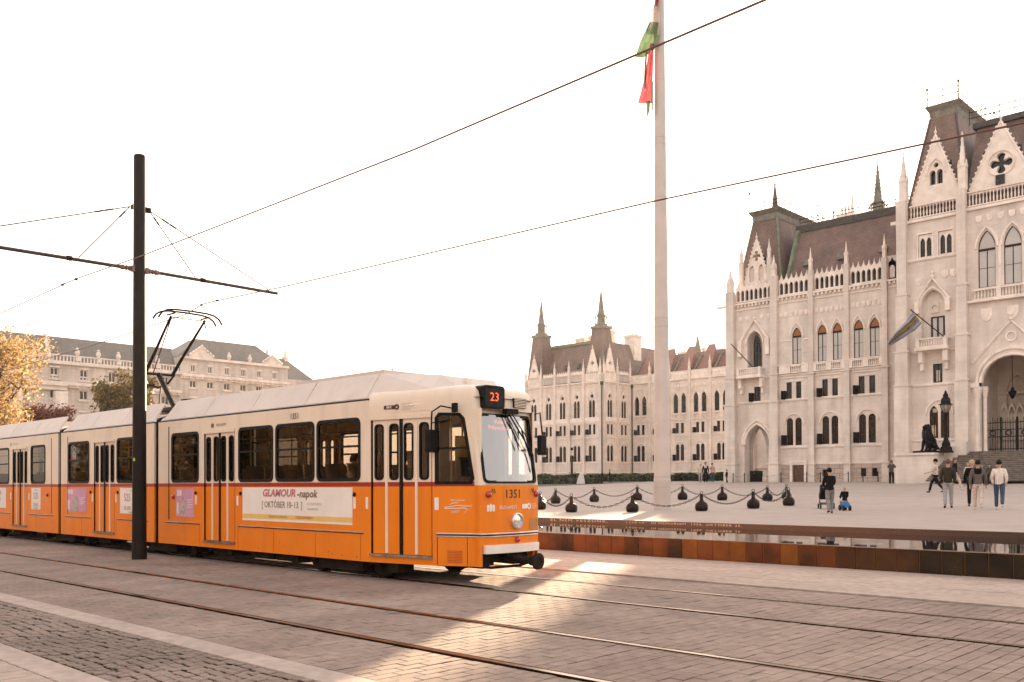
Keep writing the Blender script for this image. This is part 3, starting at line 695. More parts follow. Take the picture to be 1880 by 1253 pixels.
MB().tube([(-46.65, 89.0, 21), (-48.2, 91.0, 29.9)], .12, 5).tube([(-52.2, 89.0, 21), (-51, 91.0, 29.9)], .12, 5).build('hip_flashing', m_patina, r2)
MB().lathe([(.42, 31), (.3, 31.6), (.26, 32.2), (.1, 33.4), (.12, 33.6), (.03, 34), (0, 35)], 6, (-48.6, 91.3, 0)).build('finial', m_roof, r2)
def railing(pts, name, parent, h=1.0, step=1.2):
    m = MB(); 
    for zz in (h, h * .55): m.tube([(p[0], p[1], p[2] + zz) for p in pts], .042, 4)
    for i in range(len(pts) - 1):
        a, b = Vector(pts[i]), Vector(pts[i + 1]); n = max(1, int((b - a).length / step))
        for k in range(n + 1): q = a.lerp(b, k / n); m.tube([q, q + Vector((0, 0, h * 1.25))], .035, 4)
    return m.build(name, m_iron, parent)
railing([(-51.2, 90.8, 31), (-47.9, 90.8, 31), (-47.9, 104, 31)], 'roof_railing', r2, .9)
railing([(-46.5, 92.8, 28.9), (-32.5, 92.8, 28.9)], 'roof_railing', r1, .8)
for x, y in ((-51.3, 90.7), (-47.9, 100), (-47.9, 104)): MB().lathe([(.055, 31), (.05, 33), (.1, 33.05), (.1, 33.2), (.015, 33.3), (.01, 34.2)], 5, (x, y, 0)).build('lightning_rod', m_iron, r2)
# turrets and chimneys rising behind the ridge
def fleche(x, y, z0, z1, w, name='spire'):
    m = MB(); h = z1 - z0
    m.lathe([(w, z0), (w * .92, z0 + h * .06), (w * .7, z0 + h * .08), (w * .66, z0 + h * .26), (w * .8, z0 + h * .28), (w * .55, z0 + h * .3), (w * .05, z1 - h * .06), (w * .14, z1 - h * .05), (.02, z1 - h * .03), (0, z1)], 8, (x, y, 0))
    for i in range(8):
        an = PI / 8 + i * PI / 4; c, s_ = math.cos(an), math.sin(an)
        m.tube([(x + c * w * 1.05, y + s_ * w * 1.05, z0), (x + c * w * 1.08, y + s_ * w * 1.08, z0 + h * .2), (x + c * w * .7, y + s_ * w * .7, z0 + h * .27)], w * .07, 4)
        m.lathe([(w * .1, z0 + h * .2), (0, z0 + h * .32)], 4, (x + c * w * 1.08, y + s_ * w * 1.08, 0))
        for k in range(9): f = k / 9; r = w * .55 * (1 - f) + .03; z = z0 + h * (.31 + .6 * f); m.box(x + c * r - .05, x + c * r + .05, y + s_ * r - .05, y + s_ * r + .05, z, z + .12)
    return m.build(name, m_roofg, PAR)
p = onV(1612, 392, 112); q = onV(1612, 292, 112); fleche(p.x, 112, p.z - .8, q.z, .95)
def chimney(px0, px1, pyb, pyt, v, n=3):
    a, b = onV(px0, pyb, v), onV(px1, pyt, v); m = MB().box(a.x, b.x, v, v + (b.x - a.x), a.z - 4, b.z - .25).box(a.x - .15, b.x + .15, v - .15, v + b.x - a.x + .15, b.z - .4, b.z)
    for i in range(n):
        x = a.x + (i + .5) * (b.x - a.x) / n; m.lathe([(.16, b.z), (.14, b.z + .9), (.2, b.z + .95), (.12, b.z + 1.2)], 6, (x, v + (b.x - a.x) / 2, 0))
    return m.build('chimney', m_trim, PAR)
chimney(1538, 1562, 410, 391, 112, 4)
p = onV(1565, 400, 113); q = onV(1565, 338, 113); MB().lathe([(.35, p.z - 2), (.3, p.z), (.42, p.z + .2), (.25, p.z + .4), (0, q.z)], 6, (p.x, 113, 0)).build('turret', m_trim, PAR)
p = onV(1531, 415, 113); MB().lathe([(.25, p.z - 2), (.2, p.z), (0, p.z + 1.8)], 6, (p.x, 113, 0)).build('turret', m_roofg, PAR)
MB().box(-52.3, -22, 103, 134, 1.2, 20.6).build('rear_block', m_stone, PAR)
# ---------------- central tower block, standing forward
T = Fac((0, 84, 0))
hT = [arch(-29.72, .72, 5.35, 7.5, 8.2), arch(-28.78, .72, 5.35, 7.5, 8.2), rect(-29.75, -28.95, 10.2, 11.85), arch(-29.7, 2.0, 14.05, 17.0, 18.4, 6),
      rect(-30.9, -29.7, 21.35, 23.4), rect(-29.2, -28.0, 21.35, 23.4)]
T.wall(-32.0, -27.4, Z_BASE, 24.8, hT, rev=.5)
for x in (-29.72, -28.78): T.window(x, .72, 5.35, 7.5, 8.2, 'low')
T.put(MB().box(-29.95, -29.6, .125, .135, 5.5, 6.5), 'reflection_patch', m_lit); T.put(MB().box(-29.85, -29.5, .125, .135, 7.6, 7.95), 'reflection_patch', m_lit)  # pale patches painted on the panes as reflections of sunlit things
T.window(-29.35, .8, 10.2, 11.85, 11.85, 'mid'); T.put(MB().poly([rect(-29.5, -29.2, 10.3, 11.3)], Q, .12), 'reflection_patch', m_pale)  # the pale patch here is a painted reflection too
T.put(MB().poly([rect(-30.7, -28.7, 14, 18.4)], Q, .5).slab([rect(-30.0, -29.35, 16.4, 17.3), circ(-29.68, 16.85, .25)], Q, .38, .5), 'niche_back', m_stone)
T.put(MB().slab([rect(-30.0, -28.85, 14.05, 16.05), rect(-29.88, -29.5, 14.1, 15.95), rect(-29.38, -28.98, 14.1, 15.95)], Q, .36, .46), 'balcony_door', m_wframe)
T.put(MB().poly([rect(-29.95, -28.9, 14.05, 16)], Q, .44), 'balcony_door_pane', m_pale)
T.moulding([archline(-29.7, 2.2, 17.0, 18.6)], .12); T.moulding([archline(-29.25, 2.3, 7.4, 8.7)], .1)
T.put(MB().tube([Q(-31.1, 17.4, -.12), Q(-29.7, 19.4, -.12), Q(-28.3, 17.4, -.12)], .15, 5).lathe([(0, 19.3), (.2, 19.5), (.08, 19.7), (.16, 19.85), (0, 20.1)], 6, (-29.7, -.12, 0), cap=False).box(-31.2, -30.8, -.35, 0, 16.4, 17.5).box(-28.6, -28.2, -.35, 0, 16.4, 17.5), 'niche_hood', m_trim)
T.balustrade(-30.7, -28.4, 13.25, 14.05, -1.0, -.8, .2, (-30.7, -28.4))
T.put(MB().box(-30.95, -28.2, -1.06, 0, 13.0, 13.25).box(-30.75, -30.4, -.7, 0, 12.0, 13.0).box(-28.7, -28.3, -.7, 0, 12.0, 13.0).box(-30.7, -30.45, -.4, 0, 11.3, 12).box(-28.65, -28.4, -.4, 0, 11.3, 12).box(-30.8, -30.6, -1, 0, 13.9, 14.05).box(-28.45, -28.25, -1, 0, 13.9, 14.05), 'balcony', m_trim)
for x in (-30.3, -28.6):
    T.put(MB().slab([rect(x - .58, x + .58, 21.37, 23.38), arch(x - .27, .42, 21.42, 22.7, 23.1, 3), arch(x + .27, .42, 21.42, 22.7, 23.1, 3)], Q, .1, .25).box(x - .72, x + .72, -.06, .02, 23.4, 23.55).box(x - .7, x - .6, -.05, .02, 21.2, 23.4).box(x + .6, x + .7, -.05, .02, 21.2, 23.4), 'tracery_window', m_trim)
    T.put(MB().poly([rect(x - .6, x + .6, 21.35, 23.4)], Q, .27), 'tracery_pane', m_pane)
T.string(-32.6, -27.2, 10.1); T.string(-32.4, -27.2, 13.0, .12); T.string(-32.4, -27.2, 21.2); T.string(-32.2, -27.3, 5.2, .12)
T.shields(-31.3, -30.5, 19.2, 1, .35); T.shields(-29, -27.6, 19.6, 2, .34)
T.put(MB().box(-32.3, -27.2, -.22, 0, 24.55, 24.8), 'cornice', m_trim)
T.balustrade(-31.6, -27.5, 24.85, 26.05, -.2, -.02, .27)
T.pier(-32.2, .85, Z_BASE, 26.6, .6, step=(3.6, 10.1, 13.1, 18.2)); T.pier(-27.15, .72, Z_BASE, 26.6, .6, step=(10.2, 14.1, 18.4))
T.pinnacle(-32.1, -.1, 26.6, 31.2, .62); T.pinnacle(-32.5, .3, 25.2, 28.8, .38); T.pinnacle(-27.1, -.1, 26.6, 31.6, .62)
T.gable(-29.5, 4.1, 26.0, 32.0, .35, .4, [arch(-29.75, .5, 27.7, 28.7, 29.0, 3), arch(-29.15, .5, 27.7, 28.7, 29.0, 3), circ(-29.45, 29.4, .22, 8)])
T.moulding([archline(-29.45, 1.6, 28.6, 30.0)], .08, .3)
T.put(MB().box(-33.3, -32.4, -.1, .1, 24.7, 25.0), 'gargoyle', m_trim)
# portal bay
big = [arch(-25.27, 1.35, 17.95, 21.4, 22.75, 6), arch(-23.27, 1.35, 17.95, 21.4, 22.75, 6), arch(-21.27, 1.35, 17.95, 21.4, 22.75, 6)]
por = arch(-23.4, 5.1, 3.9, 9.9, 12.3, 9)
T.wall(-26.95, -19.6, Z_BASE, 24.8, big + [por], rev=1.2)
for x in (-25.27, -23.27, -21.27): T.window(x, 1.35, 17.95, 21.2, 22.75, 'big')
T.moulding([archline(x, 1.75, 21.3, 23.05) for x in (-25.27, -23.27, -21.27)], .12)
T.put(MB().lathe([(.2, 17.9), (.15, 18.1), (.15, 21.2), (.24, 21.5)], 8, (-24.27, .05, 0)).lathe([(.2, 17.9), (.15, 18.1), (.15, 21.2), (.24, 21.5)], 8, (-22.27, .05, 0)), 'colonnette', m_trim)
T.balustrade(-26.3, -24.45, 16.9, 17.8, -.35, -.15, .24); T.balustrade(-24.1, -22.4, 16.9, 17.8, -.35, -.15, .24); T.balustrade(-22.1, -20.2, 16.9, 17.8, -.35, -.15, .24)
T.put(MB().box(-26.8, -19.6, -.4, 0, 16.72, 16.9).box(-24.45, -24.1, -.38, -.1, 16.9, 17.85).box(-22.4, -22.1, -.38, -.1, 16.9, 17.85), 'parapet', m_trim)
T.shields(-26.3, -20.3, 15.6, 3, .55); T.shields(-26.3, -20.3, 23.8, 7, .3)
T.moulding([archline(-23.4, 5.5, 9.9, 12.65), archline(-23.4, 4.9, 9.9, 12.15)], .17); T.moulding([[(-26.5, 11.6), (-23.45, 14.9), (-20.4, 11.6)]], .14)
T.put(MB().lathe([(0, 14.8), (.22, 15), (.1, 15.2), (.18, 15.4), (0, 15.7)], 6, (-23.45, -.05, 0), cap=False), 'portal_finial', m_trim); T.put(MB().slab([circ(-23.45, 13.6, .45, 14), circ(-23.45, 13.6, .32, 14)], Q, -.1, .02), 'portal_roundel', m_trim)
T.put(MB().box(-26.6, -25.95, -.25, .6, 9.5, 9.9).lathe([(.34, 4.0), (.26, 4.5), (.26, 8.6), (.42, 9.3), (.42, 9.6)], 10, (-26.2, .2, 0)).lathe([(.2, 4.0), (.16, 4.5), (.16, 8.6), (.28, 9.3), (.28, 9.6)], 10, (-25.7, .6, 0)), 'portal_column', m_trim)
T.put(MB().box(-26.95, -19.6, -.22, 0, 24.65, 24.9), 'cornice', m_trim); T.balustrade(-26.7, -19.6, 24.95, 26.25, -.2, -.02, .27)
T.gable(-24.2, 5.0, 26.1, 31.8, .35, .4, [], (28.3, .85)); T.put(MB().box(-24.6, -23.9, .2, .32, 26.5, 27.3), 'gable_window', m_pane)
T.moulding([circ(-24.2, 28.3, 1.05, 16) + [circ(-24.2, 28.3, 1.05, 16)[0]]], .07, .3)
T.pier(-19.6, .72, Z_BASE, 26.6, .6, zt=31.6, step=(10.2, 14.1, 18.4))
hE = [arch(-17.0, .72, 5.35, 7.5, 8.2), arch(-15.9, .72, 5.35, 7.5, 8.2), rect(-16.9, -16.1, 10.2, 11.85), arch(-16.5, 1.2, 14.05, 17.0, 18.4, 6), rect(-17.6, -16.6, 21.35, 23.4), rect(-16.0, -15.0, 21.35, 23.4)]
T.wall(-19.6, -12.0, Z_BASE, 24.8, hE)
for x, w, z0, zs, zt in ((-17.0, .72, 5.35, 7.5, 8.2), (-15.9, .72, 5.35, 7.5, 8.2), (-16.5, .8, 10.2, 11.85, 11.85), (-16.5, 1.2, 14.05, 17.0, 18.4), (-17.1, 1.0, 21.35, 23.4, 23.4), (-15.5, 1.0, 21.35, 23.4, 23.4)): T.window(x, w, z0, zs, zt, 'low' if zt > zs else 'mid')
for z in (10.1, 13.0, 21.2): T.string(-19.4, -12, z, .14)
T.balustrade(-19.3, -12.2, 24.95, 26.25, -.2, -.02, .27); T.put(MB().box(-19.6, -12, -.22, 0, 24.65, 24.9), 'cornice', m_trim)
MB().poly([rect(84, 104, Z_BASE, 25.4)], lambda a, z, d: (-12.0 - d, a, z), 0, .4).build('wall', m_stone, PAR)
# porch inside the portal
T.put(MB().poly([rect(-27, -19.5, 3.9, 13), arch(-24.7, 1.7, 7.6, 9.6, 11, 5)], Q, 6.0, 6.5).poly([rect(-27, -19.5, 3.9, 13)], Q, 6.5).box(-26.9, -26.3, 1.2, 6, 3.9, 12.6).box(-20.4, -19.8, 1.2, 6, 3.9, 12.6).box(-27, -19.5, 1.2, 6.5, 12.5, 12.9).box(-26.3, -20.4, 5.8, 6, 9.3, 9.5), 'porch', m_stone)
bl = MB()
for i in range(8): bl.slab([arch(-26.0 + i * .62 + .3, .62, 5.2, 7.6, 8.6, 4), arch(-26.0 + i * .62 + .3, .44, 5.25, 7.5, 8.2, 4)], Q, 5.75, 6.0)
T.put(bl, 'blind_arcade', m_trim)
gt = MB()
for i in range(26):
    x = -26.0 + i * .2; gt.box(x - .018, x + .018, 1.48, 1.52, 4.1, 6.75 + .2 * (i % 2)); 
for z in (4.25, 5.3, 5.9, 6.5): gt.box(-26.1, -20.8, 1.46, 1.54, z, z + .07)
for i in range(5): gt.box(-26.05 + i * 1.25, -25.95 + i * 1.25, 1.4, 1.6, 4.05, 7.0); gt.slab([circ(-25.4 + i * 1.25, 5.65, .26, 10), circ(-25.4 + i * 1.25, 5.65, .17, 10)], Q, 1.47, 1.53)
T.put(gt, 'iron_gate', m_iron)
# steps and the plinth at their side
st = []
for k in range(16):
    zt = 1.55 + (k + 1) * .158; y0 = 77.2 + k * .40
    o = MB().box(-28.0, -15, y0, 86.0, zt - .158, zt - .04).build('step', mat('dark_granite_step', (.13, .10, .08), .7, .35, 3, bump=.2), PAR); MB().box(-28.0, -15, y0 - .05, 86.0, zt - .04, zt).build('nosing', mat('sky_lit_nosing', (.25, .20, .165), .7, .3, 3), o)  # nosings coloured lighter than risers to paint in light from the sky
MB().box(-31.2, -28.0, 79.2, 84, 1.2, 3.75).box(-31.3, -27.95, 79.05, 84, 3.75, 3.95).box(-28.0, -27.2, 81.4, 84, 3.0, 4.5).box(-28.02, -26.6, 82.6, 84, 3, 4.9).build('stair_plinth', m_stone, PAR)
# ---- roofs of the tower block
r3 = roof((-32.3, -27.2, 84.8, 100, 25.5), (-30.9, -28.7, 87.2, 97, 34.6))
MB().frustum((-30.9, -28.7, 87.2, 97, 34.6), (-31.0, -28.55, 87.1, 97.1, 35.2)).frustum((-31.0, -28.55, 87.1, 97.1, 35.2), (-31.3, -28.2, 86.8, 97.4, 35.7)).build('roof_cap', m_roofg, r3)
MB().tube([(-27.25, 85, 26), (-28.7, 87.2, 34.6)], .12, 5).tube([(-32.2, 85, 26), (-30.9, 87.2, 34.6)], .12, 5).build('hip_flashing', m_lead, r3)
railing([(-31.1, 86.9, 35.7), (-28.4, 86.9, 35.7), (-28.4, 97, 35.7)], 'roof_railing', r3, 1.2)
for x, y in ((-31.1, 87), (-28.4, 87), (-28.4, 97)): MB().lathe([(.055, 35.7), (.05, 37.2), (.1, 37.25), (.1, 37.4), (.015, 37.5), (.01, 38.5)], 5, (x, y, 0)).build('lightning_rod', m_iron, r3)
r4 = roof((-27.3, -12, 85, 104, 25.5), (-27.3, -12, 88.5, 100, 33.2))
MB().box(-27.6, -12, 88.2, 89.1, 33.1, 33.6).build('ridge_trim', m_lead, r4)
railing([(-28, 88.6, 33.6), (-13, 88.6, 33.6)], 'roof_railing', r4, 1.2)
MB().box(-32.2, -12, 84.9, 103, 1.2, 25.4).build('inner_block', m_stone, PAR) if False else None
MB().tube([(-32.78, 83.92, 24.4), (-32.78, 83.92, 18.4)], .07, 6).build('downpipe', m_iron, PAR)
# ---------------- far connecting wing
C_ = Fac((0, 134, 0))
cb = [-97.6, -93.5, -89.4, -85.35, -81.3, -77.2]
for c in cb: std_bay(C_, c, 4.08, 'plain', sash=True)
base_course(C_, -99.8, -75)
C_.string(-99.8, -75, 5.15, .12, .1); C_.string(-99.8, -75, 9.75, .12, .1); C_.string(-99.8, -75, 12.35, .12, .12)
for c in cb:
    for sg in (-1, 1): C_.balustrade(c + sg * .79 - .5, c + sg * .79 + .5, 12.45, 13.35, -.2, -.05, .25)
    C_.shields(c - 1.7, c + 1.7, 18.1, 6, .27)
    h = [circ(c - 1.6 + i * .64, 19.95, .16, 6) for i in range(6)]
    C_.put(MB().slab([rect(c - 1.75, c + 1.75, 19.45, 20.45)] + h, Q, -.05, .15), 'parapet', m_trim)
    C_.pier(c + 2.04, .45, Z_BASE, 20.9, .3, zt=23.0)
C_.put(MB().box(-99.8, -75, -.25, 0, 19.1, 19.4), 'cornice', m_trim)
r5 = MB().frustum((-100, -60, 134.5, 150, 19.2), (-100, -60, 138.5, 146, 24.3)).build('roof', m_roof, PAR)
for c in cb:      # steep red bays with lead ribs
    MB().add([(c - 1.75, 134.55, 20), (c + 1.75, 134.55, 20), (c + 1.0, 137.3, 25.2), (c - .2, 137.3, 25.2), (c + 1.75, 138, 20), (c - 1.75, 138, 20)], [(0, 1, 2, 3), (1, 4, 2), (0, 3, 5), (2, 4, 5, 3)]).build('mansard_bay', mat('bright_red_slate', (.25, .125, .10), .55, .2, 2.5), r5)
    MB().tube([(c - 1.78, 134.5, 20.1), (c - .9, 135.6, 22.9), (c - .25, 135.6, 23.3)], .2, 5).build('lead_rib', m_roofg, r5)
for px0, px1, pb, pt in ((1246, 1256, 652, 646), (1309, 1325, 652, 640)): chimney(px0, px1, pb, pt, 141, 2)
p = onV(1281, 648, 150); q = onV(1281, 615, 150); MB().lathe([(1.0, p.z - 5), (.75, p.z), (.02, q.z)], 8, (p.x, 150, 0)).build('turret', m_roofg, PAR)
p = onV(1292, 645, 141); MB().lathe([(.4, p.z - 2), (.35, p.z + .2), (.5, p.z + .4), (.1, p.z + .8)], 8, (p.x, 141, 0)).build('turret', m_trim, PAR)
# ---------------- far left pavilion with two spires
L_ = Fac((0, 126, 0)); LR = Fac((-99.8, 0, 0), PI / 2)
lb = [-116.0, -112.35, -109.0, -105.65, -102.2]
for c in lb: std_bay(L_, c, 3.4 if c > -115 else 3.9, 'lancet')
for c in (128.0, 132.0): std_bay(LR, c, 4.0, 'lancet', sash=False)
base_course(L_, -118, -99.8, [rect(-104.6, -103.6, 2.6, 3.2)]); base_course(LR, 126, 134)
for F, a0, a1 in ((L_, -118, -99.8), (LR, 126, 134)):
    F.string(a0, a1, 5.15, .12, .1); F.string(a0, a1, 9.5, .12, .1); F.string(a0, a1, 12.15, .14, .14); F.cornice(a0, a1, 19.25, .5)
    F.put(MB().box(a0, a1, -.16, -.02, 12.25, 12.95), 'parapet', m_trim); F.string(a0, a1, 12.95, .1, .14)
for a in (-117.8, -114.05, -110.7, -107.3, -103.95, -100.2): L_.pier(a, .5, Z_BASE, 20.4 if a not in (-110.7, -107.3) else 21.2, .35, zt=23.4, step=(9.5,))
for a in (126.2, 130.0, 133.7): LR.pier(a, .45, Z_BASE, 20.6, .3, zt=23.6)
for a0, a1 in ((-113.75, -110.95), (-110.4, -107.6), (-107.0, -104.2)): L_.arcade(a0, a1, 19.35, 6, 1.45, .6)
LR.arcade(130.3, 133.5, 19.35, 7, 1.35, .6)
L_.gable(-102.05, 3.2, 19.4, 25.0, -.05, .4, [arch(-103.05 + i * .5, .3, 19.7, 20.8, 21.1, 3) for i in range(5)], (22.5, .42)); L_.gable(-115.9, 3.2, 19.4, 24.6, -.05, .4, [arch(-116.9 + i * .5, .3, 19.7, 20.8, 21.1, 3) for i in range(5)], (22.3, .42))
LR.gable(128.1, 3.4, 19.4, 25.2, -.05, .4, [arch(127.1 + i * .5, .3, 19.7, 20.8, 21.1, 3) for i in range(5)], (22.5, .42))
r6 = roof((-117.5, -100.2, 126.8, 150, 19.3), (-117.5, -103, 131.2, 148, 27.0)); MB().box(-117.5, -103, 130.9, 131.6, 26.9, 27.4).build('ridge_trim', m_patina, r6)
for x in (-113.2, -110.3, -107.3): MB().obox((x, 128.6, 22.6), (.3, 0, 0), (0, .2, .4), (0, -.25, .12)).build('skylight', m_lead, r6)
MB().box(-117, -104, 127.55, 127.8, 20.9, 21.2).build('snow_guard', m_lead, r6)
for x0, x1, y0 in ((-118.2, -114.3, 126.4), (-104.0, -100.0, 126.4)):
    cx = (x0 + x1) / 2; r7 = roof((x0, x1, y0, y0 + 4, 19.5), (cx - 1.15, cx + 1.15, y0 + .9, y0 + 3.2, 28.7))
    MB().box(cx - 1.35, cx + 1.35, y0 + .7, y0 + 3.4, 28.7, 29.2).tube([(x1, y0, 19.6), (cx + 1.15, y0 + .9, 28.7)], .1, 5).build('roof_cap', m_roofg, r7)
    fleche(cx, y0 + 2.05, 29.2, 36.4, 1.05)
chimney(1057, 1072, 632, 620, 136, 2); chimney(1081, 1090, 628, 616, 136, 2); chimney(1119, 1125, 612, 607, 138, 2); chimney(1146, 1164, 624, 614, 138, 3)
for F, a, y in ((L_, -99.68, 0), (LR, 133.85, 0)):
    F.put(MB().tube([Q(a, 2.5, -.42), Q(a, 18.6, -.42)], .09, 6).box(a - .2, a + .2, -.6, -.25, 18.5, 19.1), 'downpipe', m_iron)
# ================================================================== buildings and trees on the left
m_sand = blockmat('grey_sandstone', (.66, .56, .49), (.61, .52, .455), (.50, .425, .37), 1.4, .55, .85, .02, .2, .35, .16)
m_sandt = mat('sandstone_trim', (.70, .60, .525), .85, .15, .8)
m_slate = blockmat('grey_slate', (.19, .172, .155), (.165, .15, .136), (.12, .11, .10), .6, .35, .6, .02, .3, .3, .25)
UB = -160.0; KB = 1.6
Bm = empty('ministry_building', (UB, 60, 0), label='grey stone palace with slate roof, urns and balustrade behind the tram', cat='building')
def sub(mb, name, m, parent=None):     # geometry given in world coordinates, parented under an Empty
    par = parent or Bm; o = mb.build(name, m, par); 
    if par is Bm: o.location = -Vector(Bm.location)
    return o
PB = PU(UB)
def urn(y, z, par=None):
    m = MB().box(UB - .9, UB - .1, y - .4, y + .4, z - .2, z + .5); m.lathe([(.15, z + .5), (.45, z + 1.1), (.38, z + 1.5), (.15, z + 1.65), (.3, z + 1.8), (0, z + 2.1)], 8, (UB - .5, y, 0)); return sub(m, 'urn', m_sandt)
def lwing(y0, y1, ztop, zc, wins, ridge, roofdepth=14, hip=None):
    holes = []
    for (y, z, w, h) in wins: holes.append(rect(y - w / 2, y + w / 2, z, z + h))
    sub(MB().poly([rect(y0, y1, 0, ztop)] + holes, PB, 0, .35), 'wall', m_sand)
    for k, (y, z, w, h) in enumerate(wins):
        f = sub(MB().slab([rect(y - w / 2, y + w / 2, z, z + h), rect(y - w / 2 + .1, y - .06, z + .1, z + h - .1), rect(y + .06, y + w / 2 - .1, z + .1, z + h - .1)], PB, .2, .3), 'window', m_sandt)
        p = MB().poly([rect(y - w / 2, y + w / 2, z, z + h)], PB, .28).build('pane', m_pane if (k * 7) % 5 < 3 else m_pale, f)
        s_ = MB().box(UB - .05, UB + .2, y - w / 2 - .3, y + w / 2 + .3, z - .3, z - .05).build('sill', m_sandt, f); MB().box(UB - .05, UB + .14, y - w / 2 - .25, y + w / 2 + .25, z + h + .05, z + h + .3).build('lintel', m_sandt, f)
    co = MB().box(UB - .1, UB + .9, y0, y1, zc - .5, zc).box(UB - .1, UB + .5, y0, y1, zc - .9, zc - .5)
    n = int((y1 - y0) / 1.1)
    for i in range(n): y = y0 + (i + .5) * (y1 - y0) / n; co.box(UB, UB + .75, y - .16, y + .16, zc - .85, zc - .5)
    co.box(UB - .1, UB + .55, y0, y1, ztop - .45, ztop); sub(co, 'cornice', m_sandt)
    rf = MB().frustum((UB - roofdepth, UB - 1.2, y0, y1, ztop), (UB - roofdepth + 5, UB - 3.6, y0 + (hip or 0), y1 - (hip or 0), ridge)); sub(rf, 'roof', m_slate)
    sub(MB().box(UB - roofdepth, UB - .3, y0, y1, 0, ztop - .1), 'core', m_sand)
def lbalu(y0, y1, z, h=1.2):
    m = MB().box(UB - .35, UB - .05, y0, y1, z, z + .18).box(UB - .38, UB - .02, y0, y1, z + h - .2, z + h); n = int((y1 - y0) / .55)
    for i in range(n): y = y0 + (i + .5) * (y1 - y0) / n; m.box(UB - .28, UB - .12, y - .09, y + .09, z + .18, z + h - .2)
    sub(m, 'balustrade', m_sandt)
wl = []
for z, h, w in ((19.5, 1.75, 1.25), (15.9, 1.7, 1.3), (12.0, 2.2, 1.4), (7.2, 2.6, 1.5), (2.5, 2.4, 1.5)):
    for i in range(8): wl.append((44.0 + i * 4.75 + 10.0 - 1.0, z, w, h))
lwing(30, 79, 22.0, 18.6, [(43 + i * 4.75, z, w, h) for i in range(8) for z, h, w in ((19.2, 1.7, 1.2), (15.9, 1.5, 1.3), (11.5, 2.2, 1.4), (6.8, 2.6, 1.5), (2.4, 2.4, 1.5))], 26.6)
lbalu(48, 79, 22.0); 
for y in (61.1, 64.6, 68.0, 54, 75): urn(y, 22.6)
sub(MB().box(UB - .1, UB + 1.3, 30, 59, 17.9, 18.6).box(UB - .1, UB + .8, 30, 59, 17.2, 17.9).box(UB, UB + 1.2, 50, 52, 3, 17).box(UB, UB + 1.2, 57, 59, 3, 17), 'portico', m_sandt); lb_ = [lbalu(y, y + 4, 18.6) for y in (50, 55, 61)]
sub(MB().tube([(UB - 1, 57, 22), (UB - 3.6, 57, 26.8)], .35, 5), 'roof_rib', m_sandt)
# taller end block with hipped roof and pediments
Bm2 = Bm
for a in ((79, 101, 25.2),):
    lwing(79, 101.5, 25.0, 21.8, [(81.5 + i * 3.4, z, w, h) for i in range(6) for z, h, w in ((22.3, 1.15, .75), (19.4, 1.2, 1.2), (15.6, 1.8, 1.2), (11.0, 2.2, 1.3), (6.5, 2.6, 1.4))], 29.0, 12, 5.0)
def pediment(y, w, z, h):
    pts = [(y - w / 2, z), (y + w / 2, z)] + [(y + w / 2 * (1 - i / 6) * (1 + .12 * (i % 2)), z + h * (i / 6) ** .8) for i in range(1, 7)][:-1] + [(y, z + h)] + [(y - w / 2 * (1 - i / 6) * (1 + .12 * (i % 2)), z + h * (i / 6) ** .8) for i in range(5, 0, -1)]
    m = MB().slab([pts], PB, -.1, .6)
    for i in range(9): f = (i / 8 - .5); m.lathe([(0, z + h * (.9 - 1.5 * abs(f)) - .3), (.35, z + h * (.9 - 1.5 * abs(f)) + .1), (0, z + h * (.9 - 1.5 * abs(f)) + .5)], 6, (UB + .1, y + f * w, 0), cap=False)
    sub(m, 'pediment', m_sandt)
pediment(83.2, 4.4, 25.0, 2.2); pediment(98, 4.0, 25.0, 1.9); urn(89, 24.6); urn(93.4, 24.6)
# neighbour with two pinnacled gables, and a plain block behind the ridge
nb_ = empty('gabled_house', (UB, 102, 0), label='dark roofed house with two stone pinnacles at the palace end', cat='building')
def subn(mb, name, m, par): o = mb.build(name, m, par); o.location = -Vector(par.location); return o
subn(MB().box(UB - 14, UB, 101.6, 107, 0, 22.5), 'wall', m_sand, nb_)
subn(MB().add([(UB, 101.6, 22.5), (UB, 108, 22.5), (UB - 4, 103.5, 27.0), (UB - 4, 99.5, 27.0), (UB - 14, 108, 22.5), (UB - 14, 101.6, 22.5)], [(0, 1, 2, 3), (1, 4, 2), (2, 4, 5, 3)]), 'roof', m_slate, nb_)
for y in (99.3, 103.5): subn(MB().box(UB - 4.4, UB - 3.6, y - .4, y + .4, 24, 27.4).lathe([(.5, 27.4), (.3, 27.8), (.32, 28.4), (.12, 28.8), (0, 30)], 6, (UB - 4, y, 0)), 'pinnacle', m_sandt, nb_)
rl = MB()
for i in range(9): rl.box(UB - 4.05, UB - 3.95, 99.8 + i * .42, 99.9 + i * .42, 26.9, 27.7)
subn(rl, 'roof_cresting', m_slate, nb_)
bk = empty('concrete_block', (UB - 25, 75, 0), label='plain flat topped grey block behind the palace ridge', cat='building')
y0 = onU(274, 640, UB - 25); y1 = onU(331, 645, UB - 25)
subn(MB().box(UB - 35, UB - 25, y0.y, y1.y, 0, y0.z), 'wall', mat('plain_render', (.40, .36, .33), .9, .08, .3), bk)
subn(MB().box(UB - 35.2, UB - 24.8, y0.y - .2, y1.y + .2, y0.z, y0.z + .4), 'parapet', m_sandt, bk)
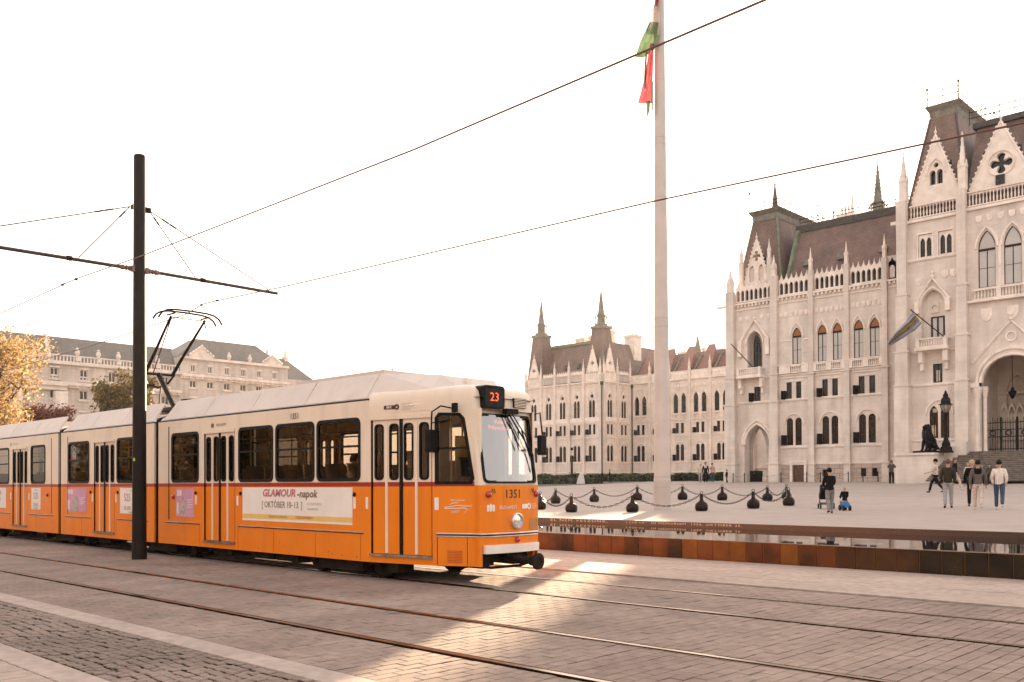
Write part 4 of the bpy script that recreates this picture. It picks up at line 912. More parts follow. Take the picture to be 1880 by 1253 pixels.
# ---------------- trees
def tree(name, label, base, h, cr, crown_c, nl, leaf, m_leaf, m_bark, seed, lobes, group=None, trunk_r=.22, open_=.5, tilt=0):
    r = random.Random(seed); root = empty(name, base, label=label, cat='tree', group=group)
    t = MB(); top = Vector((r.uniform(-.3, .3), r.uniform(-.3, .3), crown_c * .75))
    t.tube([(0, 0, -.2), (.05, 0, crown_c * .3), top * .7, top], [trunk_r * 1.3, trunk_r, trunk_r * .75, trunk_r * .5], 8)
    tips = []
    for k in range(13):
        a = k * 2.4 + r.uniform(-.3, .3); f = r.uniform(.35, 1); s0 = top * f; L = cr * r.uniform(.7, 1.05)
        e = s0 + Vector((math.cos(a) * L * .8, math.sin(a) * L * .8, (h - s0.z) * r.uniform(.35, .85)))
        m1 = s0.lerp(e, .5) + Vector((0, 0, -.1 * L)) + Vector((r.uniform(-.2, .2), r.uniform(-.2, .2), 0))
        t.tube([s0, m1, e], [trunk_r * .42, trunk_r * .25, trunk_r * .06], 5)
        tips.append(e)
        for j in range(3):
            b = s0.lerp(e, r.uniform(.4, .9)); q = b + Vector((r.uniform(-1, 1), r.uniform(-1, 1), r.uniform(.1, .9))) * cr * .38
            t.tube([b, b.lerp(q, .5) + Vector((0, 0, .1)), q], [trunk_r * .16, trunk_r * .1, trunk_r * .03], 4); tips.append(q)
    t.build('trunk', m_bark, root, True)
    c = MB(); cl = []
    for k in range(lobes):
        if k < len(tips): p = tips[k]
        else:
            a, ph = r.uniform(0, 2 * PI), math.acos(r.uniform(-.6, 1)); q = r.uniform(.55, 1.0)
            p = Vector((math.sin(ph) * math.cos(a) * cr * q, math.sin(ph) * math.sin(a) * cr * q, crown_c + math.cos(ph) * (h - crown_c) * q))
        cl.append((p, r.uniform(.22, .42) * cr))
    for i in range(nl):
        p, rad = cl[r.randrange(len(cl))]
        d = Vector((r.gauss(0, 1), r.gauss(0, 1), r.gauss(0, .8))); d.normalize(); q = p + d * rad * (r.random() ** .55)
        n = Vector((r.gauss(0, 1), r.gauss(0, 1), r.gauss(.4, 1))).normalized(); a = n.orthogonal().normalized(); b = n.cross(a); s = leaf * r.choice((.55, .8, 1.0, 1.3, 1.7))
        c.cur = r.choices((0, 1, 2), (5, 3, 2))[0]
        c.add([q - a * s * .5, q + b * s * .33, q + a * s * .6, q - b * s * .33], [(0, 1, 2, 3)])
    c.build('crown', m_leaf, root)
    return root
m_bark = mat('tree_bark', (.06, .042, .030), .9, .3, 8, bump=.5)
gold = [mat('leaf_gold', (.42, .27, .11), .6, .2, 3, backlit=.5), mat('leaf_yellow', (.52, .38, .21), .6, .2, 3, backlit=.5), mat('leaf_olive_gold', (.19, .12, .04), .6, .2, 3, backlit=.4)]
green = [mat('leaf_green', (.075, .068, .016), .6, .2, 3, backlit=.3), mat('leaf_brown_green', (.17, .11, .026), .6, .2, 3, backlit=.35), mat('leaf_amber', (.34, .19, .045), .6, .2, 3, backlit=.4)]
red = [mat('leaf_red', (.17, .035, .022), .6, .2, 3, backlit=.3), mat('leaf_rust', (.26, .08, .03), .6, .2, 3, backlit=.3), mat('leaf_dark_red', (.09, .025, .02), .6, .2, 3, backlit=.2)]
tree('autumn_tree', 'tall golden autumn tree at the left edge behind the tram', (-60, 17.0, .4), 10.9, 4.0, 6.4, 19000, .13, gold, m_bark, 11, 46, trunk_r=.42)
tree('autumn_tree', 'dark green and amber tree behind the overhead line pole', (-75, 32.4, .6), 10.4, 2.5, 8.0, 12000, .19, green, m_bark, 5, 60, trunk_r=.2)
p = onU(88, 770, -70); tree('autumn_tree', 'low dark red leaved tree between the golden tree and tram roof', (-70, p.y, .5), p.z + .95, 1.9, p.z - .6, 9000, .15, red, m_bark, 8, 40, trunk_r=.12)

# trees and a house row behind the viewer, seen mirrored in the tram windows
tr_ = [o for o in COL.objects if o.name.startswith('autumn_tree')]
for (u, v, sc, k, w) in ((-31, -9, .95, 1, 'beside the front door'), (-37, -8, 1.0, 0, 'in the window nearest the front door'), (-43, -10, 1.35, 1, 'in the middle large window'), (-50, -9, 1.1, 0, 'in the first large window'), (-57, -12, 1.5, 1, 'in the window by the car joint'), (-66, -12, 1.2, 0, 'in the middle car'), (-76, -14, 1.6, 1, 'in the rear car')):
    c = copy_tree(tr_[k]); c.location = (u, v, -2.2 * sc if k == 0 else -4.6 * sc); c.rotation_euler = (0, 0, u); c.scale = (sc,) * 3; c['label'] = ('golden' if k == 0 else 'dark green') + ' tree seen mirrored in the tram glass ' + w; c['group'] = 'trees mirrored in the tram glass'
hr = empty('street_house', (-60, -48, 0), label='brown house row seen only as a reflection in the tram windows', cat='building')
hm = MB(); hl2 = []
for i in range(16):
    for j in range(4): hl2.append(rect(-60 + i * 7.5, -58 + i * 7.5, 2 + j * 4.2, 4.4 + j * 4.2))
hm.poly([rect(-65, 62, 0, 19)] + hl2, lambda a, z, d: (a, -d, z), 0, .3); hm.build('wall', mat('brown_render', (.20, .15, .11), .9, .2, .5), hr); MB().box(-65, 62, -10, -.4, 0, 18.9).build('rooms', m_pane, hr); MB().frustum((-65, 62, -12, .3, 19), (-63, 60, -8, -4, 24)).build('roof', m_slate, hr)
# ================================================================== tram
m_or = mat('tram_orange_paint', (.80, .208, .003), .36, .07, 1.4, coat=.1, col2=(.74, .178, .002), spec=.3, bump=.10, bscale=1.6)
m_cr = mat('tram_cream_paint', (.74, .605, .475), .4, .05, 1.2, coat=.15, spec=.35, bump=.10, bscale=1.6)
m_redl = mat('tram_red_line', (.30, .014, .008), .35, .08, 2)
m_rub = mat('black_rubber', (.006, .005, .0045), .5, .2, 6)
m_roofp = mat('tram_roof_panel', (.60, .52, .46), .55, .06, 1.0)
m_under = mat('dirty_undercarriage', (.016, .011, .008), .8, .4, 5, bump=.3)
m_steel = mat('scuffed_steel', (.30, .26, .23), .4, .3, 8, metal=.8)
m_alu = mat('chrome_strip', (.62, .57, .53), .3, .2, 6, metal=.7)
m_int = mat('tram_interior', (.09, .065, .045), .6, .2, 3)
m_seat = mat('brown_seat', (.12, .06, .028), .5, .2, 5)
m_glass = glassmat('tram_glass', (.50, .46, .41), .75)
m_shield = glassmat('windscreen_glass', (.62, .62, .62), 1.5, .22)
m_white = mat('print_white', (.78, .70, .64), .5, .04, 3)
m_black = mat('print_dark', (.045, .018, .014), .5, .1, 3)
m_led = mat('red_led', (1.0, .10, .03), .5, 0, 3, emit=.15)
m_redlamp = mat('red_lamp', (.35, .012, .014), .15, .1, 3, coat=.8)
def streaks(m, amt):
    t = m.node_tree; n = t.nodes; b = n['Principled BSDF']; old = b.inputs['Base Color'].links[0].from_socket
    geo = n.new('ShaderNodeNewGeometry'); mp = n.new('ShaderNodeMapping'); mp.inputs['Scale'].default_value = (5, 5, .6)
    nz = n.new('ShaderNodeTexNoise'); nz.inputs['Scale'].default_value = 1.0; nz.inputs['Detail'].default_value = 6
    t.links.new(geo.outputs['Position'], mp.inputs['Vector']); t.links.new(mp.outputs[0], nz.inputs['Vector'])
    mr = n.new('ShaderNodeMapRange'); mr.inputs[1].default_value = .52; mr.inputs[2].default_value = .78; mr.inputs[3].default_value = 0; mr.inputs[4].default_value = amt
    t.links.new(nz.outputs['Fac'], mr.inputs[0]); mx = n.new('ShaderNodeMix'); mx.data_type = 'RGBA'; mx.inputs[7].default_value = (.10, .055, .03, 1)
    t.links.new(mr.outputs[0], mx.inputs[0]); t.links.new(old, mx.inputs[6]); t.links.new(mx.outputs[2], b.inputs['Base Color'])
    rr = n.new('ShaderNodeMapRange'); rr.inputs[3].default_value = b.inputs['Roughness'].default_value - .06; rr.inputs[4].default_value = b.inputs['Roughness'].default_value + .16; t.links.new(nz.outputs['Fac'], rr.inputs[0]); t.links.new(rr.outputs[0], b.inputs['Roughness'])
streaks(m_or, .15); streaks(m_cr, .13); streaks(m_roofp, .12)
VC, HWD = 10.245, 1.185
VN, VF = VC - HWD, VC + HWD
tram = empty('tram', (-19.5, VC, 0), label='orange and cream articulated tram with roof fairings on the far track', cat='tram')
OFF = -Vector(tram.location)
def tp(mb, name, m, parent=None, smooth=False, bevel=0):
    par = parent or tram; o = mb.build(name, m, par, smooth, bevel=bevel)
    if par is tram: o.location = OFF
    return o
def side(sg):                                # sg=-1 near side, +1 far side
    return lambda a, z, d: (a, VC + sg * (HWD - d), z)
# plan line of the front car: the nose narrows in two steps
NOSE = [(-11.95, HWD), (-10.72, .945), (-9.98, .60)]
def hw(u):
    if u <= NOSE[0][0]: return HWD
    for (u0, w0), (u1, w1) in zip(NOSE, NOSE[1:]):
        if u <= u1: return w0 + (w1 - w0) * (u - u0) / (u1 - u0)
    return .60
def nside(sg): return lambda a, z, d: (a, VC + sg * (hw(a) - d), z)
Z0, ZB, ZR, ZW0, ZW1, ZT = .285, 1.49, 1.56, 1.585, 2.60, 2.87
CABO = [(-10.64, 1.52), (-10.10, 1.52), (-10.06, 1.60), (-10.20, 2.52), (-10.27, 2.60), (-10.58, 2.615), (-10.64, 2.54)]
CABI = [(-10.60, 1.565), (-10.135, 1.565), (-10.105, 1.62), (-10.235, 2.49), (-10.29, 2.555), (-10.57, 2.565), (-10.60, 2.52)]
def bodyside(u0, u1, wins, doors, sg, P):
    """lower skirt, red line and upper wall, each cut round doors and windows"""
    brk = sorted({u0, u1} | {b for b, _ in NOSE if u0 < b < u1})
    for (z0, z1, m, nm) in ((Z0, ZB, m_or, 'lower_panel'), (ZB, ZR, m_redl, 'red_line'), (ZR, ZT, m_cr, 'upper_panel')):
        mb = MB()
        segs = []
        xs = [u0] + [x for d in doors for x in d] + [u1]
        for i in range(0, len(xs), 2):
            for a, b in zip([xs[i]] + [q for q in brk if xs[i] < q < xs[i + 1]], [q for q in brk if xs[i] < q < xs[i + 1]] + [xs[i + 1]]): segs.append((a, b))
        for a, b in segs:
            if nm == 'upper_panel':
                h = [rrect(w0, w1, ZW0, ZW1, .10) for w0, w1 in wins if a < (w0 + w1) / 2 < b]
                if a >= -10.73: h.append(CABI)
                mb.poly([rect(a, b, z0, 2.66 if a >= -11.96 else z1)] + h, P, 0, .04)
            else: mb.poly([rect(a, b, z0, z1)], P, 0, .04)
        if nm == 'upper_panel':
            for d0, d1 in doors: mb.poly([rect(d0, d1, 2.56, z1 if d0 < -11.9 else 2.66)], P, 0, .05)
        if nm == 'lower_panel':
            for d0, d1 in doors: mb.poly([rect(d0, d1, z0, .41)], P, 0, .05)
        tp(mb, nm, m)
def tramwin(w0, w1, sg, P, split=True):
    f = tp(MB().slab([rrect(w0 - .012, w1 + .012, ZW0 - .012, ZW1 + .012, .11), rrect(w0 + .045, w1 - .045, ZW0 + .045, ZW1 - .045, .075)], P, -.012, .03), 'window', m_rub)
    MB().poly([rrect(w0 + .03, w1 - .03, ZW0 + .03, ZW1 - .03, .08)], P, .012).build('pane', m_glass, f)
    if split: MB().slab([rect(w0 + .03, w1 - .03, 2.13, 2.165)], P, -.004, .02).build('sliding_bar', m_rub, f)
def tramdoor(d0, d1, sg, P, n=4):
    zb, zt = .42, 2.55; w = (d1 - d0) / 2
    for k in range(2):
        a, b = d0 + k * w, d0 + (k + 1) * w
        h = []
        for j in range(2):
            x0 = a + .03 + j * w / 2 + (.035 if j else .03); x1 = x0 + w / 2 - .13
            h.append(rrect(x0, x1, 1.60, 2.47, .06, 3))
        lo = tp(MB().slab([rect(a + .012, b - .012, zb + .01, ZB)], P, .02, .05), 'door', m_or)
        MB().slab([rect(a + .012, b - .012, ZR, zt)] + h, P, .02, .05).build('upper_leaf', m_cr, lo)
        MB().slab([rect(a + .012, b - .012, ZB, ZR)], P, .02, .05).build('red_line', m_redl, lo)
        for q in h:
            xs = [p[0] for p in q]; e = .018; MB().slab([rrect(min(xs) - .01, max(xs) + .01, 1.59, 2.48, .065, 3), rrect(min(xs) + e, max(xs) - e, 1.60 + e, 2.47 - e, .05, 3)], P, .008, .04).build('window_seal', m_rub, lo)
            MB().poly([rrect(min(xs), max(xs), 1.60, 2.47, .06, 3)], P, .03).build('pane', m_glass, lo)
        mid = (a + b) / 2
        hg = MB().slab([rect(mid - .022, mid + .022, zb + .02, 2.5)], P, .006, .03).build('hinge_strip', m_cr, lo)
    c = (d0 + d1) / 2
    tp(MB().slab([rect(c - .028, c + .028, zb, zt)], P, .002, .05), 'door_seal', m_rub)
    tp(MB().slab([rect(d0 - .02, d1 + .02, zt - .005, zt + .06)], P, -.02, .05), 'door_header', m_cr)
    tp(MB().slab([rect(d0 - .02, d1 + .02, .385, .425)], P, -.035, .05), 'door_step', m_steel)
    for e in (d0 - .014, d1): tp(MB().slab([rect(e, e + .014, zb, zt)], P, .0, .06), 'door_edge', m_redl)
CARS = [(-19.34, -9.98, [(-18.72, -17.55), (-15.97, -14.77), (-14.67, -13.46), (-13.37, -12.16)], [(-17.31, -16.13), (-11.88, -10.70)]),
        (-24.86, -19.54, [(-24.35, -23.05), (-21.45, -20.25)], [(-22.75, -21.6)]),
        (-34.5, -25.06, [(-27.0, -25.95), (-29.95, -28.75), (-31.2, -30.05)], [(-33.0, -31.6), (-28.45, -27.3)])]
for (u0, u1, wins, doors) in CARS:
    for sg in (-1, 1):
        P = nside(sg) if u1 > -10 else side(sg)
        bodyside(u0, u1, wins, doors, sg, P)
        for w in wins: tramwin(w[0], w[1], sg, P)
        for d in doors: tramdoor(d[0], d[1], sg, P)
        # long black-and-bright strips above the skirt hatches
        sk = MB(); ss = MB()
        xs = [u0 + .35] + [x for d in doors for x in (d[0] - .2, d[1] + .15)] + [min(u1, -12.05) - .15 if u1 > -10 else u1 - .3]
        for i in range(0, len(xs) - (len(xs) % 2), 2):
            if xs[i + 1] - xs[i] > .4: ss.slab([rect(xs[i], xs[i + 1], .728, .742)], P, -.014, .01); sk.slab([rect(xs[i], xs[i + 1], .742, .756)], P, -.008, .01)
        tp(ss, 'trim_strip', m_rub); tp(sk, 'trim_strip', m_alu)
    floor = MB(); rl = []
    us = [u0] + [b for b, _ in NOSE if u0 < b < u1] + [u1]
    for z in (.80,): floor.add([(u, VC - hw(u) + .05, z) for u in us] + [(u, VC + hw(u) - .05, z) for u in us[::-1]], [tuple(range(2 * len(us)))])
    tp(floor, 'floor', m_int)
    ce = MB().add([(u, VC - hw(u) + .02, ZT - .03) for u in us] + [(u, VC + hw(u) - .02, ZT - .03) for u in us[::-1]], [tuple(range(2 * len(us)))]); tp(ce, 'ceiling', mat('tram_ceiling', (.16, .13, .10), .6, .1, 3))
    # gutter and roof with sloped fairings
    gu = MB()
    for sg in (-1, 1): gu.tube([(u, VC + sg * (hw(u) - .03), ZT + .012) for u in us if u < -11.9], .022, 5)
    tp(gu, 'gutter', m_rub)
    e1 = u1 if u1 < -10 else -10.95
    arc = [(-HWD + .02, ZT), (-HWD + .12, ZT + .12), (-.8, ZT + .22), (0, ZT + .27), (.8, ZT + .22), (HWD - .12, ZT + .12), (HWD - .02, ZT)]
    tp(MB().rings([[(u, VC + a * hw(u) / HWD, z) for a, z in arc] for u in ([u0, e1] if u1 < -10 else [u0, -11.95, e1])], False, False), 'roof', m_roofp, smooth=60)
    x = u0 + .12; end = u1 - .12 if u1 < -10 else -12.05; n = max(2, round((end - x) / 1.9)); L = (end - x) / n
    for i in range(n):
        a, b = x + i * L + .006, x + (i + 1) * L - .006
        za = .0 if not (u1 > -10 and b > -14) else .0
        for sg in (-1, 1):
            sl_ = .10 if i == 0 else 0; sr = 0
            q = [(a, VC + sg * (HWD - .05), ZT + .05), (b, VC + sg * (HWD - .05), ZT + .05), (b - (.10 if i == n - 1 and u1 < -10 else 0), VC + sg * (HWD - .33), ZT + .47), (a + sl_ + .02, VC + sg * (HWD - .33), ZT + .47)]
            q2 = [(p[0], p[1] - sg * .03, p[2] - .02) for p in q]
            tp(MB().rings([q, q2], True), 'roof_fairing', m_roofp)
    tp(MB().box(u0 + .3, e1 - 1.2, VC - .84, VC + .84, ZT + .1, ZT + .40), 'roof_equipment', m_roofp)
# articulation bellows
for uj in (-19.44, -24.96):
    m = MB()
    for k in range(5): w = HWD - (.03 if k % 2 else .10); m.box(uj - .1 + k * .04, uj - .1 + (k + 1) * .04, VC - w, VC + w, .45, 2.95)
    tp(m, 'bellows', m_rub)
    tp(MB().box(uj - .16, uj + .18, VC - .75, VC - .1, 2.95, 3.12).box(uj - .05, uj + .1, VC - .7, VC - .45, 3.12, 3.30).tube([(uj - .3, VC - .5, 3.05), (uj, VC - .55, 3.3), (uj + .3, VC - .5, 3.05)], .03, 5).box(uj - .2, uj + .2, VC - HWD + .1, VC - .5, 2.75, 2.98), 'roof_coupling', m_under)
# thin vertical dark strips beside the joints
for u in (-18.85, -20.02, -24.40, -25.5):
    for sg in (-1, 1): tp(MB().slab([rect(u - .012, u + .012, .80, 2.76)], side(sg), -.008, .01), 'panel_joint', m_redl if u < -20 else m_rub)
# ---- bogies
def bogie(uc):
    b = empty('bogie', (uc, VC, 0)); b.parent = tram; b.location = Vector((uc, VC, 0)) + OFF
    MB().box(-1.25, 1.25, -.98, -.90, .30, .46).box(-1.25, 1.25, .90, .98, .30, .46).box(-.3, .3, -.9, .9, .25, .5).box(-.35, .35, -1.0, -.86, .15, .3).box(-.35, .35, .86, 1.0, .15, .3).build('frame', m_under, b)
    wm = MB().lathe([(.05, -.07), (.30, -.07), (.33, -.05), (.33, .04), (.36, .045), (.36, .07), (.05, .07)], 20, ax='y').mesh('wheel', m_under, 30)
    for x in (-.9, .9):
        for y in (-.775, .775): o = inst('wheel', wm, b, (x, y, .335)); o.rotation_euler = (0, 0, PI if y > 0 else 0)
        MB().lathe([(.06, -.75), (.06, .75)], 8, (x, 0, .335), ax='y').build('axle', m_under, b)
        MB().box(x - .14, x + .14, -1.02, -.86, .22, .45).build('axle_box', m_under, b); MB().box(x - .14, x + .14, .86, 1.02, .22, .45).build('axle_box', m_under, b)
for uc in (-12.9, -19.44, -24.96, -31.5): bogie(uc)
un = MB()
for a, b in ((-17.6, -14.6), (-23.4, -21.0), (-29.8, -27)): un.box(a, b, VC - .95, VC + .6, .28, .8); un.box(a + .3, b - .8, VC - 1.05, VC - .7, .24, .6)
un.box(-34.4, -10.4, VC - .3, VC + .3, .45, .8)
for uc in (-12.9, -19.44, -24.96, -31.5):
    un.box(uc - .62, uc + .62, VC - 1.04, VC - .80, .10, .42).box(uc - 1.5, uc - 1.27, VC - 1.04, VC - .70, .13, .5).box(uc + 1.27, uc + 1.5, VC - 1.04, VC - .70, .13, .5).box(uc - 1.6, uc + 1.6, VC + .3, VC + 1.0, .12, .6)
for a in (-16.9, -15.4, -14.6, -22.6, -28.6): un.box(a - .35, a + .35, VC - 1.0, VC - .6, .14, .5)
tp(un, 'underfloor_equipment', m_under)
# ---- interior: seats, poles, far-side benches
seat = MB().box(-.21, .21, -.2, .2, .42, .50).obox((-.20, 0, .78), (.025, 0, .0), (0, .2, 0), (-.05, 0, .30)).box(-.16, .16, -.04, .04, 0, .42).mesh('seat', m_seat)
R5 = random.Random(5)
for u0, u1, wins, doors in CARS:
    for w0, w1 in wins:
        for sg in (-1, 1):
            for k in range(2):
                u = w0 + .3 + k * .62
                for y in ((.85,) if sg < 0 else (.45, .88)): o = inst('seat', seat, tram, Vector((u, VC + sg * y * hw(u) / HWD, .80)) + OFF, 0)
    for d0, d1 in doors:
        for u in (d0 - .08, d1 + .08):
            for sg in (-1, 1): tp(MB().tube([(u, VC + sg * (hw(u) - .30), .8), (u, VC + sg * (hw(u) - .30), 2.84)], .017, 6), 'grab_pole', mat('yellow_grab_pole', (.55, .33, .04), .35, .1, 4))
    rail = MB()
    for sg in (-1, 1): rail.tube([(u0 + .3, VC + sg * .5, 2.45), (min(u1, -11.6) - .3, VC + sg * .5, 2.45)], .015, 5)
    tp(rail, 'grab_rail', m_steel)
# cab: bulkhead, desk, driver's seat
tp(MB().box(-11.02, -10.98, VC - .92, VC + .92, .8, 1.9).box(-11.02, -10.98, VC - .92, VC - .3, 1.9, 2.84).box(-11.02, -10.98, VC + .3, VC + .92, 1.9, 2.84), 'cab_bulkhead', m_int)
tp(MB().box(-10.3, -10.02, VC - .58, VC + .58, .8, 1.42).obox((-10.2, VC, 1.44), (.14, 0, .05), (0, .55, 0), (-.01, 0, .03)), 'cab_desk', m_under)
tp(MB().box(-10.85, -10.5, VC - .22, VC + .22, 1.15, 1.25).box(-10.9, -10.8, VC - .22, VC + .22, 1.25, 1.95).box(-10.72, -10.62, VC - .06, VC + .06, .8, 1.15), 'driver_seat', m_rub)
tp(MB().box(-10.97, -10.95, VC - .2, VC + .25, 1.6, 2.3), 'cab_notice', mat('yellow_notice', (.62, .34, .03), .5, .1, 4))
# ---- nose: front face between the two corners, screen leaning back
UF = -9.93                                   # front face at the waist
def PFf(y, z, d):                            # front surface: y across, z up
    lean = 0 if z < 1.52 else (z - 1.52) * .155
    bow = .075 * (1 - (y / .62) ** 2)
    return (UF - lean + bow - d, VC + y, z)
def grid(mb, y0, y1, z0, z1, P, ny=8, nz=1, d=0.0):
    for i in range(ny):
        for j in range(nz):
            a, b = y0 + (y1 - y0) * i / ny, y0 + (y1 - y0) * (i + 1) / ny; c, e = z0 + (z1 - z0) * j / nz, z0 + (z1 - z0) * (j + 1) / nz
            mb.add([P(a, c, d), P(b, c, d), P(b, e, d), P(a, e, d)], [(0, 1, 2, 3)])
    return mb
W2 = .605
tp(grid(MB(), -W2, W2, .56, 1.505, PFf, 10, 2), 'front_panel', m_or, smooth=50)
up = MB()
def ringpoly(mb, outer, hole, P, d0, d1):    # ring between two equal-length loops, following a curved surface
    n = len(outer); vs = [P(q[0], q[1], d0) for q in outer] + [P(q[0], q[1], d0) for q in hole] + [P(q[0], q[1], d1) for q in outer] + [P(q[0], q[1], d1) for q in hole]; fs = []
    for i in range(n): j = (i + 1) % n; fs += [(i, j, n + j, n + i), (n + i, n + j, 3 * n + j, 3 * n + i), (i, j, 2 * n + j, 2 * n + i)]
    return mb.add(vs, fs)
scr_o = rrect(-.585, .585, 1.535, 2.60, .075, 4); scr_i = rrect(-.545, .545, 1.575, 2.56, .055, 4)
def toedge(p):                                # push a loop point out to the panel border
    y, z = p; return (max(-W2, min(W2, y * 2 if abs(y) > .5 else y)), 1.505 if z < 1.6 else (2.66 if z > 2.5 else z))
ob = [(W2 if q[0] > .5 else (-W2 if q[0] < -.5 else q[0]), 1.505 if q[1] < 1.6 and abs(q[0]) <= .56 else (2.66 if q[1] > 2.53 and abs(q[0]) <= .56 else q[1])) for q in scr_o]
tp(ringpoly(MB(), ob, scr_o, PFf, 0, .04), 'screen_surround', m_cr, smooth=50)
scr = tp(ringpoly(MB(), scr_o, scr_i, PFf, -.014, .03), 'windscreen', m_rub)
grid(MB(), -.56, .56, 1.56, 2.58, PFf, 8, 4, .01).build('pane', m_shield, scr, True)
# rounded corners joining the front to the sides
for sg in (-1, 1):
    for z0, z1, m, nm in ((.285, 1.505, m_or, 'corner_lower'), (1.505, 2.87, m_cr, 'corner_upper')):
        mb = MB(); rr = []
        nz_ = 5
        for k in range(nz_ + 1):
            z = z0 + (z1 - z0) * k / nz_; zc = min(z, 2.64)
            f = Vector(PFf(sg * W2, zc, 0)); s_ = Vector((-10.06 - max(0, z - 1.52) * .155 * .9, VC + sg * (hw(-10.06)), z)); f.z = z
            c = Vector((UF + .012 - max(0, zc - 1.52) * .155, VC + sg * .668, z)); ring = []
            for i in range(6): t = i / 5; ring.append(tuple(f * (1 - t) ** 2 + c * 2 * t * (1 - t) + s_ * t * t))
            rr.append(ring)
        if z0 < 1: rr = rr
        tp(mb.rings(rr, False, False), nm, m, smooth=60)
# rounded roof hood over the cab: the plan outline drawn in and up in steps
out = []
for sg in (-1, 1):
    half = [(u, sg * hw(u)) for u in (-11.97, -11.4, -10.9, -10.72, -10.4, -10.2)] + [(-10.12, sg * (hw(-10.12) - .005)), (-10.08, sg * .65), (-10.065, sg * .60)]
    out.append(half)
front = [(-10.085 + .075 * (1 - (y / .62) ** 2) + .0, y) for y in (-.45, -.3, -.15, 0, .15, .3, .45)]
outl = out[0] + front + out[1][::-1]
lev = []
for z, ins in ((2.655, 0), (2.76, .002), (2.86, .012), (2.94, .04), (3.0, .11), (3.04, .25), (3.065, .55)):
    ring = []
    for u, y in outl:
        cu = -11.97 if u < -11.9 else -11.55; d = Vector((u - cu, y, 0)); L = d.length; k = max(.12, (L - ins) / L)
        zz = z
        ring.append((cu + d.x * k, VC + d.y * k, zz))
    lev.append(ring)
tp(MB().rings(lev, False, False).add(lev[-1], [tuple(range(len(lev[-1])))]), 'cab_roof', m_cr, smooth=60)
for sg in (-1, 1):
    q = [(-12.04, VC + sg * (HWD - .05), ZT + .05), (-10.78, VC + sg * .86, 3.0), (-10.85, VC + sg * .56, 3.24), (-12.04, VC + sg * (HWD - .33), ZT + .47)]
    tp(MB().rings([q, [(p[0], p[1] - sg * .03, p[2] - .02) for p in q]], True), 'roof_fairing', m_roofp)
tp(MB().add([(-12.04, VC - HWD + .34, ZT + .462), (-12.04, VC + HWD - .34, ZT + .462), (-10.85, VC + .565, 3.233), (-10.85, VC - .565, 3.233), (-10.6, VC - .5, 3.05), (-10.6, VC + .5, 3.05), (-10.78, VC - .86, 3.0), (-10.78, VC + .86, 3.0), (-10.7, VC - .7, 2.98), (-10.7, VC + .7, 2.98)], [(0, 1, 2, 3), (3, 2, 5, 4), (6, 3, 4, 8), (7, 2, 5, 9)]).box(-14.6, -12.0, VC - .82, VC + .82, 3.1, 3.40), 'roof_pod', m_roofp)
tp(MB().box(-10.75, -10.66, VC - .2, VC - .11, 3.08, 3.20), 'roof_antenna', m_trim)
tp(MB().tube([(-13.9, VC - .4, 3.36), (-13.9, VC - .4, 3.46), (-13.3, VC - .4, 3.46), (-13.3, VC - .4, 3.36)], .012, 5), 'roof_handrail', m_steel)
for u in (-12.6, -12.3): tp(MB().tube([(u, VC - .4, 3.35), (u, VC - .4, 3.49)], .012, 5), 'roof_aerial', m_steel)
# route box with LED number
def PR(y, z, d): return (UF - .135 + .06 * (1 - (y / .62) ** 2) - d, VC + y, z)
rb = tp(MB().slab([rrect(-.52, -.10, 2.665, 3.02, .05, 3)], PR, -.06, .2), 'route_display', m_rub)
MB().slab([rrect(-.49, -.13, 2.70, 2.985, .03, 3)], PR, -.064, -.058).build('display_glass', mat('display_glass', (.012, .012, .012), .12, .1, 3), rb)
text('route_number', '23', .185, m_led, rb, lambda x, y, d: PR(-.31 + x, 2.84 + y, -.066 - d))
tp(MB().slab([rect(.15, .45, 2.715, 2.86)], PR, -.028, .03), 'vent_backing', m_under)
vt = MB()
for i in range(6): vt.slab([rect(.15, .45, 2.72 + i * .024, 2.732 + i * .024)], PR, -.036, -.02)
tp(vt, 'front_vent', m_cr)
text('destination_sign', 'Keleti', .085, m_led, tram, lambda x, y, d: Vector(PFf(-.12 + x, 2.475 + y, .02)) + OFF, sx=1.15)
text('destination_sign', 'Pályaudvar', .085, m_led, tram, lambda x, y, d: Vector(PFf(-.15 + x, 2.385 + y, .02)) + OFF, sx=1.2)
# wipers
tp(MB().box(-9.99, -9.9, VC - .1, VC + .16, 2.60, 2.68).tube([PFf(.0, 2.63, -.05), PFf(.30, 2.2, -.07), PFf(.47, 1.98, -.05)], .014, 5).tube([PFf(-.05, 2.60, -.04), PFf(.12, 2.22, -.05), PFf(.17, 2.05, -.03)], .010, 5).tube([PFf(.30, 2.36, -.03), PFf(.53, 1.72, -.03)], .013, 5).tube([PFf(.08, 2.62, -.05), PFf(.34, 2.28, -.07), PFf(.50, 2.05, -.05)], .010, 5), 'wiper', m_rub)
